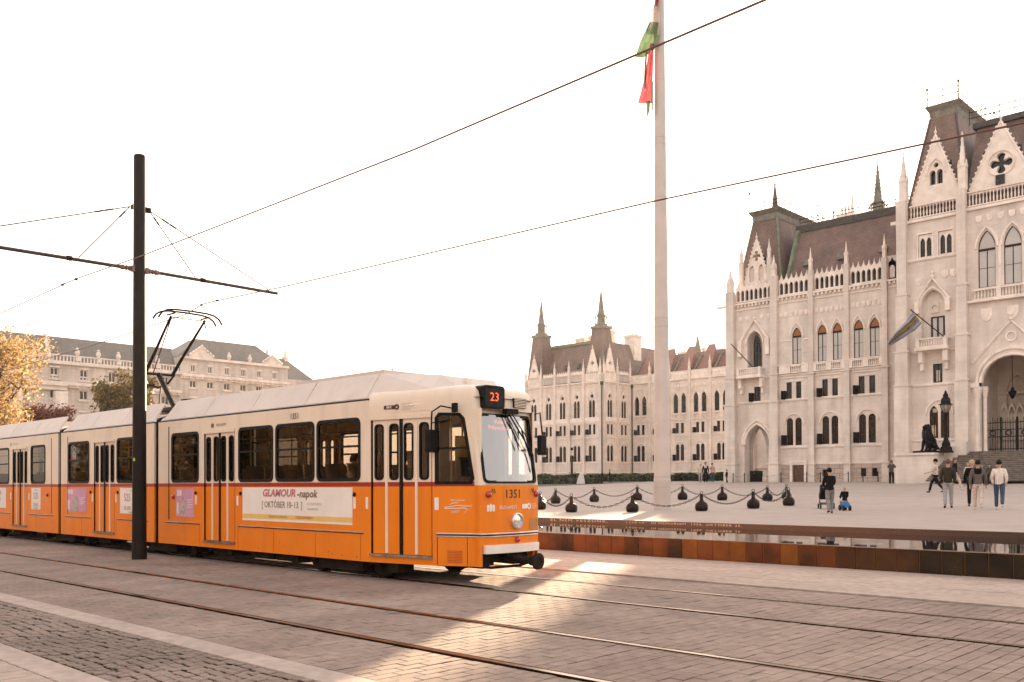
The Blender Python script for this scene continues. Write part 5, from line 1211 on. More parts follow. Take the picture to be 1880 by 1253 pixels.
# skirt below: bumper, trim line, lamps, number
def PF2(y, z, d): x, yy, zz = PFf(y, z, d); return (x, yy, zz)
bmp = MB(); 
for d0, m in ((-.055, 0),):
    ring1 = []; ring2 = []
    for i in range(9):
        y = -.585 + 1.17 * i / 8; p = PFf(y, .57, -.055); ring1.append((p[0], p[1], .475)); ring2.append((p[0], p[1], .605))
    back1 = [(p[0] - .12, p[1], p[2]) for p in ring1[::-1]]; back2 = [(p[0] - .12, p[1], p[2]) for p in ring2[::-1]]
    bmp.rings([ring1 + back1, ring2 + back2], True)
tp(bmp, 'bumper', mat('bumper_white', (.76, .66, .58), .45, .06, 3), bevel=.006)
for z, m, e in ((.772, m_alu, .016), (.752, m_rub, .012), (.733, m_alu, .012)):
    mb = MB(); mb.tube([(-10.62, VC - hw(-10.62) - .005, z), (-10.2, VC - hw(-10.2) - .005, z), (-10.08, VC - hw(-10.08) - .008, z)] + [PFf(-.64 + .1 * 0, z, -.012)] + [PFf(-.6 + 1.2 * i / 10, z, -.012) for i in range(11)], e * .75, 5); tp(mb, 'waist_trim', m)
hl = tp(MB().lathe([(.125, 0), (.125, .05), (.105, .06), (.10, .02)], 24, PFf(.05, .955, .01), ax='x', cap=False), 'headlight', m_alu, smooth=40)
MB().lathe([(.0, .025), (.06, .022), (.10, .012)], 24, PFf(.05, .955, -.01), ax='x', cap=False).build('lens', mat('headlight_lens', (.75, .74, .72), .08, .25, 40, spec=.8, metal=.6), hl, True)
for y in (-.50, .555):
    tp(MB().lathe([(.052, 0), (.05, .035), (.03, .055), (0, .06)], 14, PFf(y, 1.365, .005), ax='x'), 'marker_lamp', m_redlamp, smooth=50)
    tp(MB().tube([PFf(y + (.06 if y < 0 else -.12), 1.45, -.01), PFf(y + (.06 if y < 0 else -.12), 1.39, -.03), PFf(y + (.10 if y < 0 else -.08), 1.39, -.03), PFf(y + (.10 if y < 0 else -.08), 1.45, -.01)], .006, 5), 'flag_bracket', m_rub)
tp(MB().lathe([(.045, 0), (.043, .03), (.025, .05), (0, .055)], 14, PFf(.06, .668, -.01), ax='x'), 'fog_lamp', mat('magenta_lamp', (.40, .008, .05), .15, .1, 3, coat=.8), smooth=50)
tp(grid(MB(), -.22, .18, 1.20, 1.50, PFf, 6, 1, -.004), 'number_hatch', m_or)
tx = lambda y0, z0: (lambda x, y, d: Vector(PFf(y0 + x, z0 + y, -.007 - d)) + OFF)
text('fleet_number', '1351', .185, m_black, tram, tx(-.02, 1.365), bold=.002)
text('city_name', 'BUDAPEST', .075, m_white, tram, tx(-.12, 1.165), sx=1.05)
def crest(mb, y, z, P, s=1.0):
    for k in (-1, 0, 1): mb.slab([[(y + k * .045 * s - .016 * s, z - .05 * s), (y + k * .045 * s + .016 * s, z - .05 * s), (y + k * .045 * s + .02 * s, z + .03 * s), (y + k * .045 * s, z + (.06 if k == 0 else .045) * s), (y + k * .045 * s - .02 * s, z + .03 * s)]], P, -.008, 0)
    return mb
tp(crest(MB(), -.46, 1.165, PFf, 1.1), 'city_crest', m_white)
def roundel(mb, y, z, P, s=1.0):
    mb.slab([circ(y, z, .045 * s, 14), circ(y, z, .022 * s, 14)], P, -.008, 0); mb.slab([rrect(y - .16 * s, y - .045 * s, z - .032 * s, z + .032 * s, .008 * s, 2)], P, -.008, 0); return mb
tp(roundel(MB(), .36, 1.175, PFf, 1.1), 'transport_logo', m_white)
for i, s_ in enumerate(('BUDAPESTI', 'KÖZLEKEDÉSI', 'KÖZPONT')): text('logo_caption', s_, .026, m_white, tram, (lambda zz: (lambda x, y, d: Vector(PFf(.42 + x, zz + y, -.007 - d)) + OFF))(1.205 - i * .032), align='LEFT')
tp(grid(MB(), .38, .60, .80, .98, PFf, 3, 1, -.004), 'patched_panel', mat('faded_orange_patch', (.42, .17, .03), .5, .1, 3))
# underside of the nose, drawbar and buffer
tp(MB().box(-10.6, -10.05, VC - .5, VC + .5, .34, .56).box(-10.3, -9.98, VC - .56, VC - .46, .25, .5).box(-10.5, -10.0, VC - .05, VC + .4, .30, .40).tube([(-10.2, VC - .52, .27), (-9.95, VC - .4, .26), (-9.75, VC, .28), (-9.6, VC + .1, .34)], .025, 6).box(-10.1, -9.9, VC - .1, VC + .2, .38, .52), 'undertray', m_under)
cp = tp(MB().lathe([(.06, -.62), (.055, -.15), (.075, -.12), (.075, -.02)], 10, (-9.38, VC, .365), ax='x').box(-10.0, -9.8, VC - .08, VC + .08, .30, .43), 'drawbar', m_under)
MB().lathe([(.03, -.03), (.125, -.02), (.13, .0), (.125, .02), (.06, .03), (.06, .015), (.0, .015)], 22, (-9.36, VC, .365), ax='x').build('buffer', m_under, cp, 40)
for sg in (-1, 1):
    cw = lambda a, z, d: (a, VC + sg * (hw(a) - d + (0 if z < 1.5 else 0)), z)
    # cab side window: slanted front edge
    o_, i_ = CABO, CABI
    f = tp(MB().slab([o_, i_], cw, -.014, .03), 'cab_window', m_rub); MB().poly([i_], cw, -.004).build('pane', m_glass, f)
    MB().slab([rect(-10.60, -10.165, 2.055, 2.085)], cw, -.01, .01).build('sliding_bar', m_rub, f)
# the corner panels cover the cab sides: cut-out is done by leaving the wall open behind the window
def mirror(sg):
    b = empty('mirror', (0, 0, 0)); b.parent = tram; b.location = OFF
    y = VC + sg * (hw(-10.5) + .02); yo = y + sg * .14; S0 = .17
    MB().tube([(-10.280, y, 2.66), (-10.430, yo - sg * .02, 2.70), (-10.610, yo, 2.62), (-10.630, yo, 2.2)], .013, 6).tube([(-10.610, yo, 2.62), (-10.630, yo, 2.45), (-10.380, y - sg * .02, 2.5)], .010, 5).box(-10.300, -10.210, y - .02, y + .03, 2.60, 2.74).build('arm', m_rub, b)
    MB().rings([[(-10.670, yo - .10, 2.0), (-10.670, yo + .10, 2.0), (-10.670, yo + .10, 2.36), (-10.670, yo - .10, 2.36)], [(-10.570, yo - .08, 2.02), (-10.570, yo + .08, 2.02), (-10.570, yo + .08, 2.34), (-10.570, yo - .08, 2.34)]]).build('housing', m_rub, b, bevel=.02)
    MB().box(-10.676, -10.671, yo - .085, yo + .085, 2.02, 2.34).build('mirror_glass', mat('mirror_glass', (.7, .7, .7), .03, 0, 3, metal=1), b)
mirror(-1)
b = empty('mirror', (0, 0, 0)); b.parent = tram; b.location = OFF
MB().tube([(-10.2, VC + .72, 2.62), (-9.98, VC + .74, 2.66), (-9.95, VC + .76, 2.3)], .013, 6).tube([(-10.2, VC + .70, 2.3), (-9.95, VC + .76, 2.25)], .010, 5).build('arm', m_rub, b)
MB().box(-10.0, -9.92, VC + .68, VC + .84, 1.98, 2.30).build('housing', m_rub, b, bevel=.02)
# ---- prints on the near side
Pn = side(-1)
def onside(u0, z0, d=-.006): return lambda x, y, e: Vector(Pn(u0 + x, z0 + y, d - e)) + OFF
def cab_side(u0, z0): return lambda x, y, e: Vector(nside(-1)(u0 + x, z0 + y, -.006 - e)) + OFF
m_pink = mat('print_pink', (.50, .16, .19), .5, .05, 3); m_brown = mat('print_brown', (.20, .085, .045), .5, .05, 3); m_grey = mat('print_grey', (.42, .36, .33), .5, .05, 3)
m_yel = mat('print_yellow', (.74, .47, .13), .5, .05, 3); m_lil = mat('print_lilac', (.56, .27, .38), .5, .12, 2); m_redp = mat('print_red', (.42, .07, .05), .5, .05, 3)
ad = tp(MB().slab([rect(-15.83, -12.37, .86, 1.475)], Pn, -.004, 0), 'advert_poster', m_white); MB().slab([rect(-15.83, -12.37, .90, .985)], Pn, -.0065, -.003).build('yellow_band', m_yel, ad)
def onad(u0, z0): return lambda x, y, e: Vector(Pn(u0 + x, z0 + y, -.006 - e))
text('advert_text', 'GLAMOUR', .185, m_pink, ad, onad(-14.58, 1.37), shear=.22, sx=1.22, bold=.007)
text('advert_text', '-napok', .185, m_brown, ad, onad(-13.68, 1.36), shear=.18, sx=1.18, bold=.004)
text('advert_text', '[ OKTÓBER 10–13. ]', .165, m_brown, ad, onad(-14.48, 1.16), sx=.92)
text('advert_text', 'CSÜTÖRTÖKTŐL', .06, m_grey, ad, onad(-13.45, 1.185), sx=.95); text('advert_text', 'VASÁRNAPIG', .06, m_grey, ad, onad(-13.50, 1.10), sx=.95)
text('advert_text', 'VÁSÁROLJ KUPONNAL,', .058, m_brown, ad, onad(-14.58, .945), sx=1.05); text('advert_text', 'FIZESS KEVESEBBET!', .058, m_redp, ad, onad(-13.75, .945), sx=1.05, bold=.001)
text('fleet_number', '1351', .145, m_black, tram, onside(-14.06, 2.725), sx=1.0, bold=.001)
tp(crest(MB(), -16.98, 2.70, Pn, .8), 'city_crest', m_brown); text('city_name', 'BUDAPEST', .07, m_brown, tram, onside(-16.63, 2.70), sx=1.15)
tp(crest(MB(), -28.6, 2.70, Pn, .8), 'city_crest', m_grey); text('city_name', 'BUDAPEST', .07, m_grey, tram, onside(-28.2, 2.70), sx=1.15)
Pc = nside(-1)
lg = tp(MB().slab([rrect(-11.62, -11.38, 2.705, 2.765, .012, 2)], Pc, -.006, 0).slab([circ(-11.36, 2.735, .045, 14), circ(-11.36, 2.735, .02, 14)], Pc, -.008, 0), 'transport_logo', m_black)
text('logo_letters', 'BKK', .052, m_white, tram, cab_side(-11.51, 2.735), sx=1.1, bold=.001)
for i, s_ in enumerate(('BUDAPESTI', 'KÖZLEKEDÉSI', 'KÖZPONT')): text('logo_caption', s_, .038, m_grey, tram, cab_side(-11.26, 2.775 - i * .042), align='LEFT')
text('club_emblem', '• BKK szolgáltatás •', .04, m_white, tram, cab_side(-10.30, 1.28), sx=.75)
tp(MB().tube([Pc(-10.50, 1.17, -.004), Pc(-10.38, 1.185, -.004), Pc(-10.32, 1.20, -.004), Pc(-10.22, 1.19, -.004), Pc(-10.10, 1.19, -.004)], .006, 4).tube([Pc(-10.50, 1.15, -.004), Pc(-10.35, 1.155, -.004), Pc(-10.2, 1.16, -.004), Pc(-10.16, 1.13, -.004), Pc(-10.2, 1.10, -.004)], .007, 4).tube([Pc(-10.42, 1.21, -.004), Pc(-10.38, 1.235, -.004), Pc(-10.3, 1.24, -.004)], .006, 4), 'club_emblem', m_white); text('club_emblem', 'SZKT', .05, m_white, tram, cab_side(-10.34, 1.105), shear=.2)
gr = MB()
for i in range(8): gr.slab([rect(-10.46, -10.24, .34 + i * .024, .347 + i * .024)], Pc, -.006, 0)
tp(gr, 'side_grille', m_redl); tp(MB().slab([rect(-10.615, -10.607, .30, .73)], Pc, -.003, 0).slab([rect(-10.17, -10.165, .30, .73)], Pc, -.003, 0), 'panel_joint', m_rub)
pj = MB()
for u in (-16.0, -14.75, -13.43, -12.15, -17.5, -21.5, -23.5, -26.6): pj.slab([rect(u - .004, u + .004, .30, .725)], Pn, -.002, 0)
tp(pj, 'panel_joint', m_redl)
def poster(u0, u1, z0, z1, m, lines):
    o = tp(MB().slab([rect(u0, u1, z0, z1)], Pn, -.004, 0), 'poster', m); w = u1 - u0; c = (u0 + u1) / 2
    for s_, sz, zz, mm, dx in lines: text('poster_text', s_, sz, mm, o, onad(c + dx, zz))
    return o
m_lpink = mat('print_pale', (.70, .56, .58), .5, .1, 4)
for u0, u1 in ((-18.52, -17.75), (-24.45, -23.2)):
    o = poster(u0, u1, .87, 1.45, m_lil, []); w = u1 - u0
    MB().slab([rect(u0 + .06 * w, u0 + .32 * w, 1.30, 1.42)], Pn, -.007, -.003).slab([rect(u0 + .05 * w, u0 + .16 * w, .93, 1.16)], Pn, -.007, -.003).build('poster_panel', m_lpink, o)
    MB().slab([[(u0 + .2 * w, .88), (u0 + .58 * w, .88), (u0 + .6 * w, 1.1), (u0 + .52 * w, 1.24), (u0 + .4 * w, 1.28), (u0 + .3 * w, 1.16)]], Pn, -.006, -.003).build('poster_picture', mat('poster_grey', (.42, .34, .31), .5, .3, 14), o)
    for i in range(4): MB().slab([[(u0 + .64 * w, 1.205 - i * .05), (u0 + (.92 - .05 * (i % 2)) * w, 1.22 - i * .05), (u0 + (.92 - .05 * (i % 2)) * w, 1.238 - i * .05), (u0 + .64 * w, 1.223 - i * .05)]], Pn, -.007, -.003).build('poster_line', m_lpink, o)
for c in (-26.62, -20.9):
    poster(c - .34 if c < -26 else -21.28, c + .34 if c < -26 else -20.0, .88, 1.46, m_white, [('525', .24, 1.24, m_pink, -.0 if c < -26 else -.25), ('HELYEN', .06, 1.40, m_grey, 0), ('20-50%', .13, 1.0, m_pink, 0 if c < -26 else -.25), ('KEDVEZMÉNY', .05, .91, m_brown, 0)])
poster(-31.3, -29.0, .88, 1.46, m_white, [('-napok', .19, 1.33, m_brown, .5), ('10–13.', .16, 1.14, m_brown, .5), ('KEVESEBBET!', .06, .95, m_brown, .5)])
# small lamps, buttons and stickers
for u in (-18.48, -25.62): tp(MB().lathe([(.05, 0), (.045, -.03), (0, -.05)], 12, (u - .15, VN, 1.28), ax='y'), 'side_lamp', m_redlamp)
for u in (-17.66, -16.02, -12.31, -11.98, -10.62, -22.85, -21.5, -28.6, -27.15): tp(MB().slab([rect(u - .03, u + .03, 1.13, 1.32)], Pc, -.006, 0), 'button_sticker', m_white)
for u in (-17.66, -15.9, -12.31, -22.95, -21.4): tp(MB().lathe([(.035, 0), (.035, -.02), (0, -.025)], 10, (u, VN, 1.36), ax='y'), 'door_button', m_rub)
for s_, u in (('23', -17.8),): tp(MB().slab([rect(u - .1, u + .1, 2.33, 2.5)], Pn, .008, .010), 'window_notice', m_under); text('window_number', s_, .13, mat('print_ochre', (.25, .16, .10), .5, .1, 3), tram, lambda x, y, e: Vector(Pn(-17.8 + x, 2.415 + y, .006)) + OFF)
wn_ = tp(MB().slab([circ(-24.0, 2.42, .09, 14)], Pn, .008, .010).slab([rect(-24.11, -23.89, 2.17, 2.33)], Pn, .008, .010), 'window_sticker', mat('sticker_grey', (.36, .32, .28), .5, .1, 5))
MB().slab([circ(-24.0, 2.42, .06, 14)], Pn, .006, .009).slab([rect(-24.06, -23.94, 2.28, 2.31)], Pn, .006, .009).build('sticker_symbol', m_black, wn_); MB().slab([rect(-24.10, -23.90, 2.17, 2.24)], Pn, .006, .009).build('sticker_base', m_redp, wn_)
# ---- pantograph
pg = empty('pantograph', (0, 0, 0)); pg.parent = tram; pg.location = OFF
m_pan = mat('pantograph_steel', (.018, .012, .010), .5, .3, 8, metal=.4); m_panr = mat('pantograph_rust', (.13, .055, .035), .6, .3, 8)
kn = Vector((-21.85, VC, 4.22)); bs = Vector((-20.95, VC, 3.28)); hd = Vector((-20.35, VC, 5.42))
MB().tube([bs, kn], .062, 8).build('lower_arm', m_pan, pg)
MB().tube([bs + Vector((-.85, -.05, -.15)), kn + Vector((.1, 0, -.3))], .018, 6).build('guide_rod', m_panr, pg)
MB().tube([kn + Vector((.1, -.38, .02)), kn + Vector((-.02, -.38, -.05)), kn + Vector((-.08, -.25, -.25)), kn + Vector((-.05, 0, -.32)), kn + Vector((-.05, .25, -.2)), kn + Vector((0, .38, .0))], .028, 6).tube([kn + Vector((0, -.4, 0)), kn + Vector((0, .4, 0))], .03, 6).build('knee_frame', m_pan, pg)
for sg in (-1, 1): MB().tube([kn + Vector((0, sg * .34, 0)), kn.lerp(hd, .35) + Vector((0, sg * .36, 0)), hd + Vector((0, sg * .42, -.02))], [.046, .04, .028], 6).build('upper_arm', m_pan, pg)
MB().tube([kn + Vector((.12, -.2, 0)), hd + Vector((0, -.40, -.03))], .014, 5).build('tie_rod', m_panr, pg)
for du in (-.14, .14):
    L = [hd + Vector((du, y, .10 + z)) for y, z in ((-.78, -.20), (-.70, -.08), (-.58, -.01), (-.4, .02), (0, .03), (.4, .02), (.58, -.01), (.70, -.08), (.78, -.20))]; MB().tube(L, .023, 6).build('head_bow', m_pan, pg)
MB().tube([hd + Vector((-.2, -.42, .03)), hd + Vector((.2, -.42, .03))], .02, 6).tube([hd + Vector((-.2, .42, .03)), hd + Vector((.2, .42, .03))], .02, 6).tube([hd + Vector((0, -.44, -.04)), hd + Vector((0, .44, -.04))], .012, 5).tube([hd + Vector((0, .4, -.02)), hd + Vector((.02, .42, -.2))], .016, 5).build('head_frame', m_pan, pg)
MB().box(-21.8, -20.0, VC - .5, VC + .5, 3.22, 3.30).box(-20.3, -20.1, VC - .2, VC + .1, 3.3, 3.5).box(-21.7, -21.5, VC - .35, VC - .2, 3.3, 3.42).build('base', m_pan, pg)

R6 = random.Random(6)
for i in range(26):
    u = R6.choice((R6.uniform(-15.8, -12.2), R6.uniform(-18.6, -17.5), R6.uniform(-24.6, -20.2), R6.uniform(-27, -25.3))); z = R6.uniform(.32, .66); r = R6.uniform(.006, .014)
    tp(MB().slab([[(u + r * R6.uniform(.6, 1.2) * math.cos(a), z + r * R6.uniform(.6, 1.4) * math.sin(a)) for a in [2 * PI * k / 7 for k in range(7)]]], Pn, -.0015, 0), 'rust_spot', m_rust)
# ================================================================== overhead line
m_pole = mat('dark_brown_pole_paint', (.016, .0105, .008), .5, .12, 3, bump=.08, bscale=60)
PX, PY = -18.80, 8.40
pole = empty('overhead_line_pole', (PX, PY, 0), label='tall dark brown tubular pole with cross arm between the tracks', cat='pole')
MB().lathe([(.15, -.02), (.142, .4), (.128, 4.5), (.116, 8.33), (.10, 8.36)], 28).build('shaft', m_pole, pole, 40)
zA, zS = 5.98, 7.25
for sg, L in ((1, 3.25), (-1, 3.6)):
    MB().tube([(0, sg * .42, zA + .0), (0, sg * L, zA - .02)], .036, 10).build('cross_arm', mat('galvanised_tube', (.06, .042, .034), .5, .2, 5, metal=.3), pole)
    MB().lathe([(.02, .13), (.05, .16), (.03, .18), (.062, .22), (.03, .24), (.062, .28), (.03, .30), (.06, .34), (.04, .42)], 10, (0, 0, zA), ax='y').xf(lambda p: (p.x, p.y * sg, p.z)).box(-.05, .05, sg * .14 - .04, sg * .14 + .04, zA - .06, zA + .06).build('insulator', mat('brown_insulator', (.16, .085, .06), .3, .2, 8), pole)
    e1 = L - .25 if sg > 0 else L + .0; e2 = 1.22
    w = MB()
    for e in (e1, e2):
        a, b = Vector((0, sg * .2, zS)), Vector((0, sg * e, zA + .04)); w.tube([a, b], .012, 5)
        for f in (.1, .16): q = a.lerp(b, f); r = a.lerp(b, f + .05); w.tube([q, r], .019, 6)
    w.box(-.04, .04, sg * .12 - .03, sg * .2 + .03, zS - .05, zS + .05)
    w.build('stay_wire', m_pole, pole)
    hv = 9.95 - PY if sg > 0 else 7.0 - PY; hh = MB().tube([(0, sg * 1.4, zA - .03), (-.02, hv - sg * .12, 5.66), (-.35, hv, 5.52)], .007, 4).tube([(-.02, hv - sg * .12, 5.66), (.35, hv, 5.52)], .007, 4).box(-.38, -.32, hv - .02, hv + .02, 5.49, 5.53).box(.32, .38, hv - .02, hv + .02, 5.49, 5.53).lathe([(.05, -.05), (.05, .05)], 8, (0, sg * 1.4, zA), ax='y')
    hh.build('wire_hanger', m_pole, pole)
MB().box(.02, .08, -.135, -.128, 2.02, 2.08).build('sticker', mat('yellow_green_sticker', (.50, .62, .03), .5, .1, 3), pole)
m_wire = mat('copper_contact_wire', (.13, .055, .042), .5, .2, 5)
def wire(pts, lab, r=.0115):
    o = MB().tube(pts, r, 6).build('contact_wire', m_wire); tag(o, lab, 'wire', 'overhead contact wires')
P1 = [Vector((-140, 6.5, 5.2)), onV(-60, 600, 6.8), onV(0, 576, 6.85), onV(118, 522, 6.95), onV(138, 513, 7.02), onV(258, 471, 6.9), onV(760, 275, 6.5), onV(1405, 0, 6.36), onV(1700, -125, 6.36), Vector((40, 6.3, 5.4))]
wire(P1, 'brown contact wire over the nearer track, crossing behind the flag', .0095)
P2 = [Vector((-140, 10.6, 5.4)), onV(-60, 700, 10.5), onV(150, 641, 10.2), onV(340, 578, 10.0), onV(373, 558.6, 9.85), onV(396, 553, 10.0), onV(520, 527, 10.2), onV(1200, 370, 10.6), onV(1880, 226, 10.6), onV(2200, 158, 10.6), Vector((40, 10.5, 5.4))]
wire(P2, 'dark contact wire touching the pantograph, sloping up past the palace roof')
# ================================================================== flagpole and flag
fp = onP(1216, 936); m_fp = mat('grey_flagpole_paint', (.50, .435, .395), .4, .06, 1.5)
flagpole = empty('flagpole', fp, label='very tall tapering pale grey flagpole ringed by ball bollards', cat='flagpole')
s_ = FPX / (-(RM.transposed() @ (fp - CAMP)).z)
pr = [(.345, 0), (.335, 1.05), (.338, 1.06), (.338, 1.2), (.325, 1.21), (.225, 16), (.14, 30), (.10, 33)]
MB().lathe(pr, 36).build('shaft', m_fp, flagpole, 40)
for py in (895, 876, 602, 587, 365, 268, 256, 150): z = onV(1208, py, fp.y).z - fp.z; r = .345 - .0075 * z if z > 1.2 else .34; MB().lathe([(r - .01, z - .008), (r + .004, z - .004), (r + .004, z + .004), (r - .01, z + .008)], 36, cap=False).build('joint_ring', mat('joint_grey', (.33, .28, .25), .5, .1, 3), flagpole)
m_fr = mat('flag_red', (.50, .12, .14), .8, .12, 3, backlit=.3); m_fw = mat('flag_white', (.66, .58, .52), .8, .06, 3, backlit=.45); m_fg = mat('flag_green', (.17, .26, .14), .8, .12, 3, backlit=.3)
def cloth(pxs, m, name, par, dv=-.45, wob=.10, n=7):
    """hanging cloth strip: left and right edges given down its length"""
    mb = MB(); rows = []
    for k, (xl, xr, y) in enumerate(pxs):
        row = []
        for i in range(n + 1):
            f = i / n; p = onV(xl + (xr - xl) * f, y, fp.y + dv + wob * math.sin(f * 9 + k * .7) + .03 * k); row.append(tuple(p - fp))
        rows.append(row)
    mb.rings(rows, False, False); return mb.build(name, m, par, True)
flag = empty('national_flag', fp, label='torn red, white and green flag hanging limp beside the tall flagpole', cat='flag')
cloth([(1201, 1210, -70), (1203, 1211, -20), (1203, 1210, 0), (1200, 1207, 13)], m_fr, 'red_cloth', flag)
cloth([(1200, 1207, 11), (1196, 1211, 22), (1190, 1211.5, 42), (1186, 1211.5, 64)], m_fw, 'white_cloth', flag)
cloth([(1193, 1211.5, 41), (1185, 1212, 56), (1180, 1212, 66), (1175, 1208, 78), (1170, 1200, 93), (1166, 1182, 106)], m_fg, 'green_cloth', flag)
cloth([(1186, 1189, 92), (1183, 1187, 118), (1182, 1187, 145), (1183, 1187, 165)], m_fg, 'green_cloth', flag)
cloth([(1194, 1201, 80), (1190, 1200, 100), (1184, 1198.5, 140), (1177, 1198, 168), (1171, 1196, 190)], m_fr, 'red_cloth', flag, -.5)
cloth([(1186, 1194, 186), (1187, 1193, 200), (1188, 1190, 214)], m_fg, 'green_cloth', flag); cloth([(1196.5, 1199, 150), (1196, 1199, 190), (1196, 1198.5, 204)], m_fg, 'green_cloth', flag)
# ================================================================== ball bollards and chains round the pole
m_cast = mat('bronze_cast_iron', (.024, .015, .011), .34, .25, 4, spec=.5, metal=.5, bump=.1, bscale=30)
ball = [(992, 936, 33), (1049, 941, 34.5), (1161, 941, 36), (1288, 939, 36.5), (1383, 934, 36), (1448, 929, 33.5), (1444, 917, 28), (1409, 920, 29), (1326, 919, 29), (1253, 918, 28.5), (1170, 919, 28.5), (1091, 922, 27.5), (1020, 925, 29), (989, 930, 26)]
who = ['partly hidden by the tram front, nearest the tram', 'in the front row, largest left of the flagpole', 'in the front row just left of the flagpole', 'in the front row, first right of the flagpole', 'in the front row, second right of the flagpole', 'at the right end of the front row', 'peeping out behind the rightmost ball', 'in the back row, rightmost one clear of others', 'in the back row, second right of the flagpole', 'in the back row, first right of the flagpole', 'in the back row just left of the flagpole', 'in the back row, second left of the flagpole', 'in the back row, small one near the tram', 'tucked behind the ball nearest the tram']
bme = MB().lathe([(.22, 0), (.31, .03), (.345, .12), (.355, .26), (.32, .40), (.22, .50), (.13, .545), (.125, .56), (.10, .62), (.09, .78), (.075, .84), (.085, .86), (.06, .90)], 22).mesh('ball', m_cast, 50)
ringm = MB().tube([(.075 * math.cos(a), 0, .98 + .09 * math.sin(a)) for a in [2 * PI * i / 14 for i in range(15)]], .018, 6).mesh('eye_ring', m_cast)
BP = []
for (px, py, w), wh in zip(ball, who):
    p = onP(px, py); sc = w / (FPX / (-(RM.transposed() @ (p - CAMP)).z)) / 1.08
    b = empty('ball_bollard', p, label='dark cast ball bollard ' + wh, cat='bollard', group='ball bollards round the flagpole'); b.scale = (sc,) * 3; b.rotation_euler = (0, 0, YAW)
    inst('ball', bme, b); inst('eye_ring', ringm, b); BP.append(p + Vector((0, 0, .93 * sc)))
n = len(BP); lk = MB().tube([(.045 * math.cos(a) * 1.5, .03 * math.sin(a), 0) for a in [2 * PI * i / 8 for i in range(9)]], .011, 4)
def chain(a, b, lab, sag=.42, grp='chains between the ball bollards', s=1.0):
    m = MB(); L = (b - a).length; k = max(6, int(L * 1.1 / (.115 * s))); d = (b - a); 
    for i in range(k):
        f = (i + .5) / k; p = a + d * f - Vector((0, 0, sag * 4 * f * (1 - f))); t = (d + Vector((0, 0, -sag * 4 * (1 - 2 * f)))).normalized()
        side_ = t.cross(Vector((0, 0, 1))).normalized(); up_ = side_.cross(t)
        if i % 2: side_, up_ = up_, side_
        m.add([p + t * v[0] * s + side_ * v[1] * s + up_ * v[2] * s for v in lk.v], lk.f)
    o = m.build('chain', m_cast, None); tag(o, lab, 'chain', grp); return o
names = ['at the tram front', 'left of the flagpole in the front row', 'passing in front of the flagpole foot', 'right of the flagpole in the front row', 'at the right end of the front row', 'turning the right end of the ring', 'behind the rightmost balls', 'right of centre in the back row', 'behind and right of the flagpole', 'passing behind the flagpole', 'behind and left of the flagpole', 'left in the back row', 'near the tram in the back row', 'closing the ring by the tram']
for i in range(n): 
    if (BP[(i + 1) % n] - BP[i]).length > 1: chain(BP[i], BP[(i + 1) % n], 'slack iron chain ' + names[i], .42 if (BP[(i + 1) % n] - BP[i]).length > 2 else .2)
# ================================================================== things along the palace
m_post = mat('slim_iron_post', (.011, .008, .007), .45, .2, 5, metal=.4)
pm = MB().lathe([(.07, 0), (.05, .08), (.045, .9), (.06, .93), (.03, 1.0)], 8).mesh('post', m_post)
posts = [(1346, 'nearest the palace corner'), (1366.5, 'left of the arched passage'), (1434, 'between arch and brown door'), (1481, 'just right of the brown door'), (1506, 'second right of the brown door'), (1557.5, 'left of the two basement windows'), (1584.5, 'below the left basement window'), (1612, 'below the right basement window'), (1669.5, 'beside the stair plinth')]
pp = []
for px, w in posts:
    p = onV(px, 885, 86.6 if px < 1640 else 79.5); p.z = zpl(p.y); o = inst('iron_post', pm, None, p); tag(o, 'slim dark iron post ' + w, 'post', 'posts along the palace wall'); pp.append(p + Vector((0, 0, .85)))
pcn = ['between the palace corner and the arched passage', 'across the arched passage', 'before the brown palace door', 'right of the brown palace door', 'behind the person in the hoodie', 'left of the basement windows', 'under the basement windows']
for i in range(len(pp) - 2): chain(pp[i], pp[i + 1], 'thin drooping chain ' + pcn[i], .25, 'chains along the palace wall', .6)
# planter in the passage
p = onV(1384, 883, 89.5); pl = empty('planter', (p.x, 89.5, zpl(89.5)), label='dark tub of green shrubs inside the arched passage', cat='planter')
MB().box(-.8, .8, -.4, .4, 0, .75).build('tub', m_iron, pl); r = random.Random(4); m = MB()
for i in range(900):
    q = Vector((r.uniform(-.85, .85), r.uniform(-.45, .45), .65 + .5 * r.random())); a = Vector((r.gauss(0, 1), r.gauss(0, 1), r.gauss(0, 1))).normalized() * .09; b_ = a.orthogonal().normalized() * .06; m.add([q - a, q + b_, q + a, q - b_], [(0, 1, 2, 3)])
m.build('foliage', mat('hedge_leaf', (.022, .034, .010), .6, .4, 2), pl)
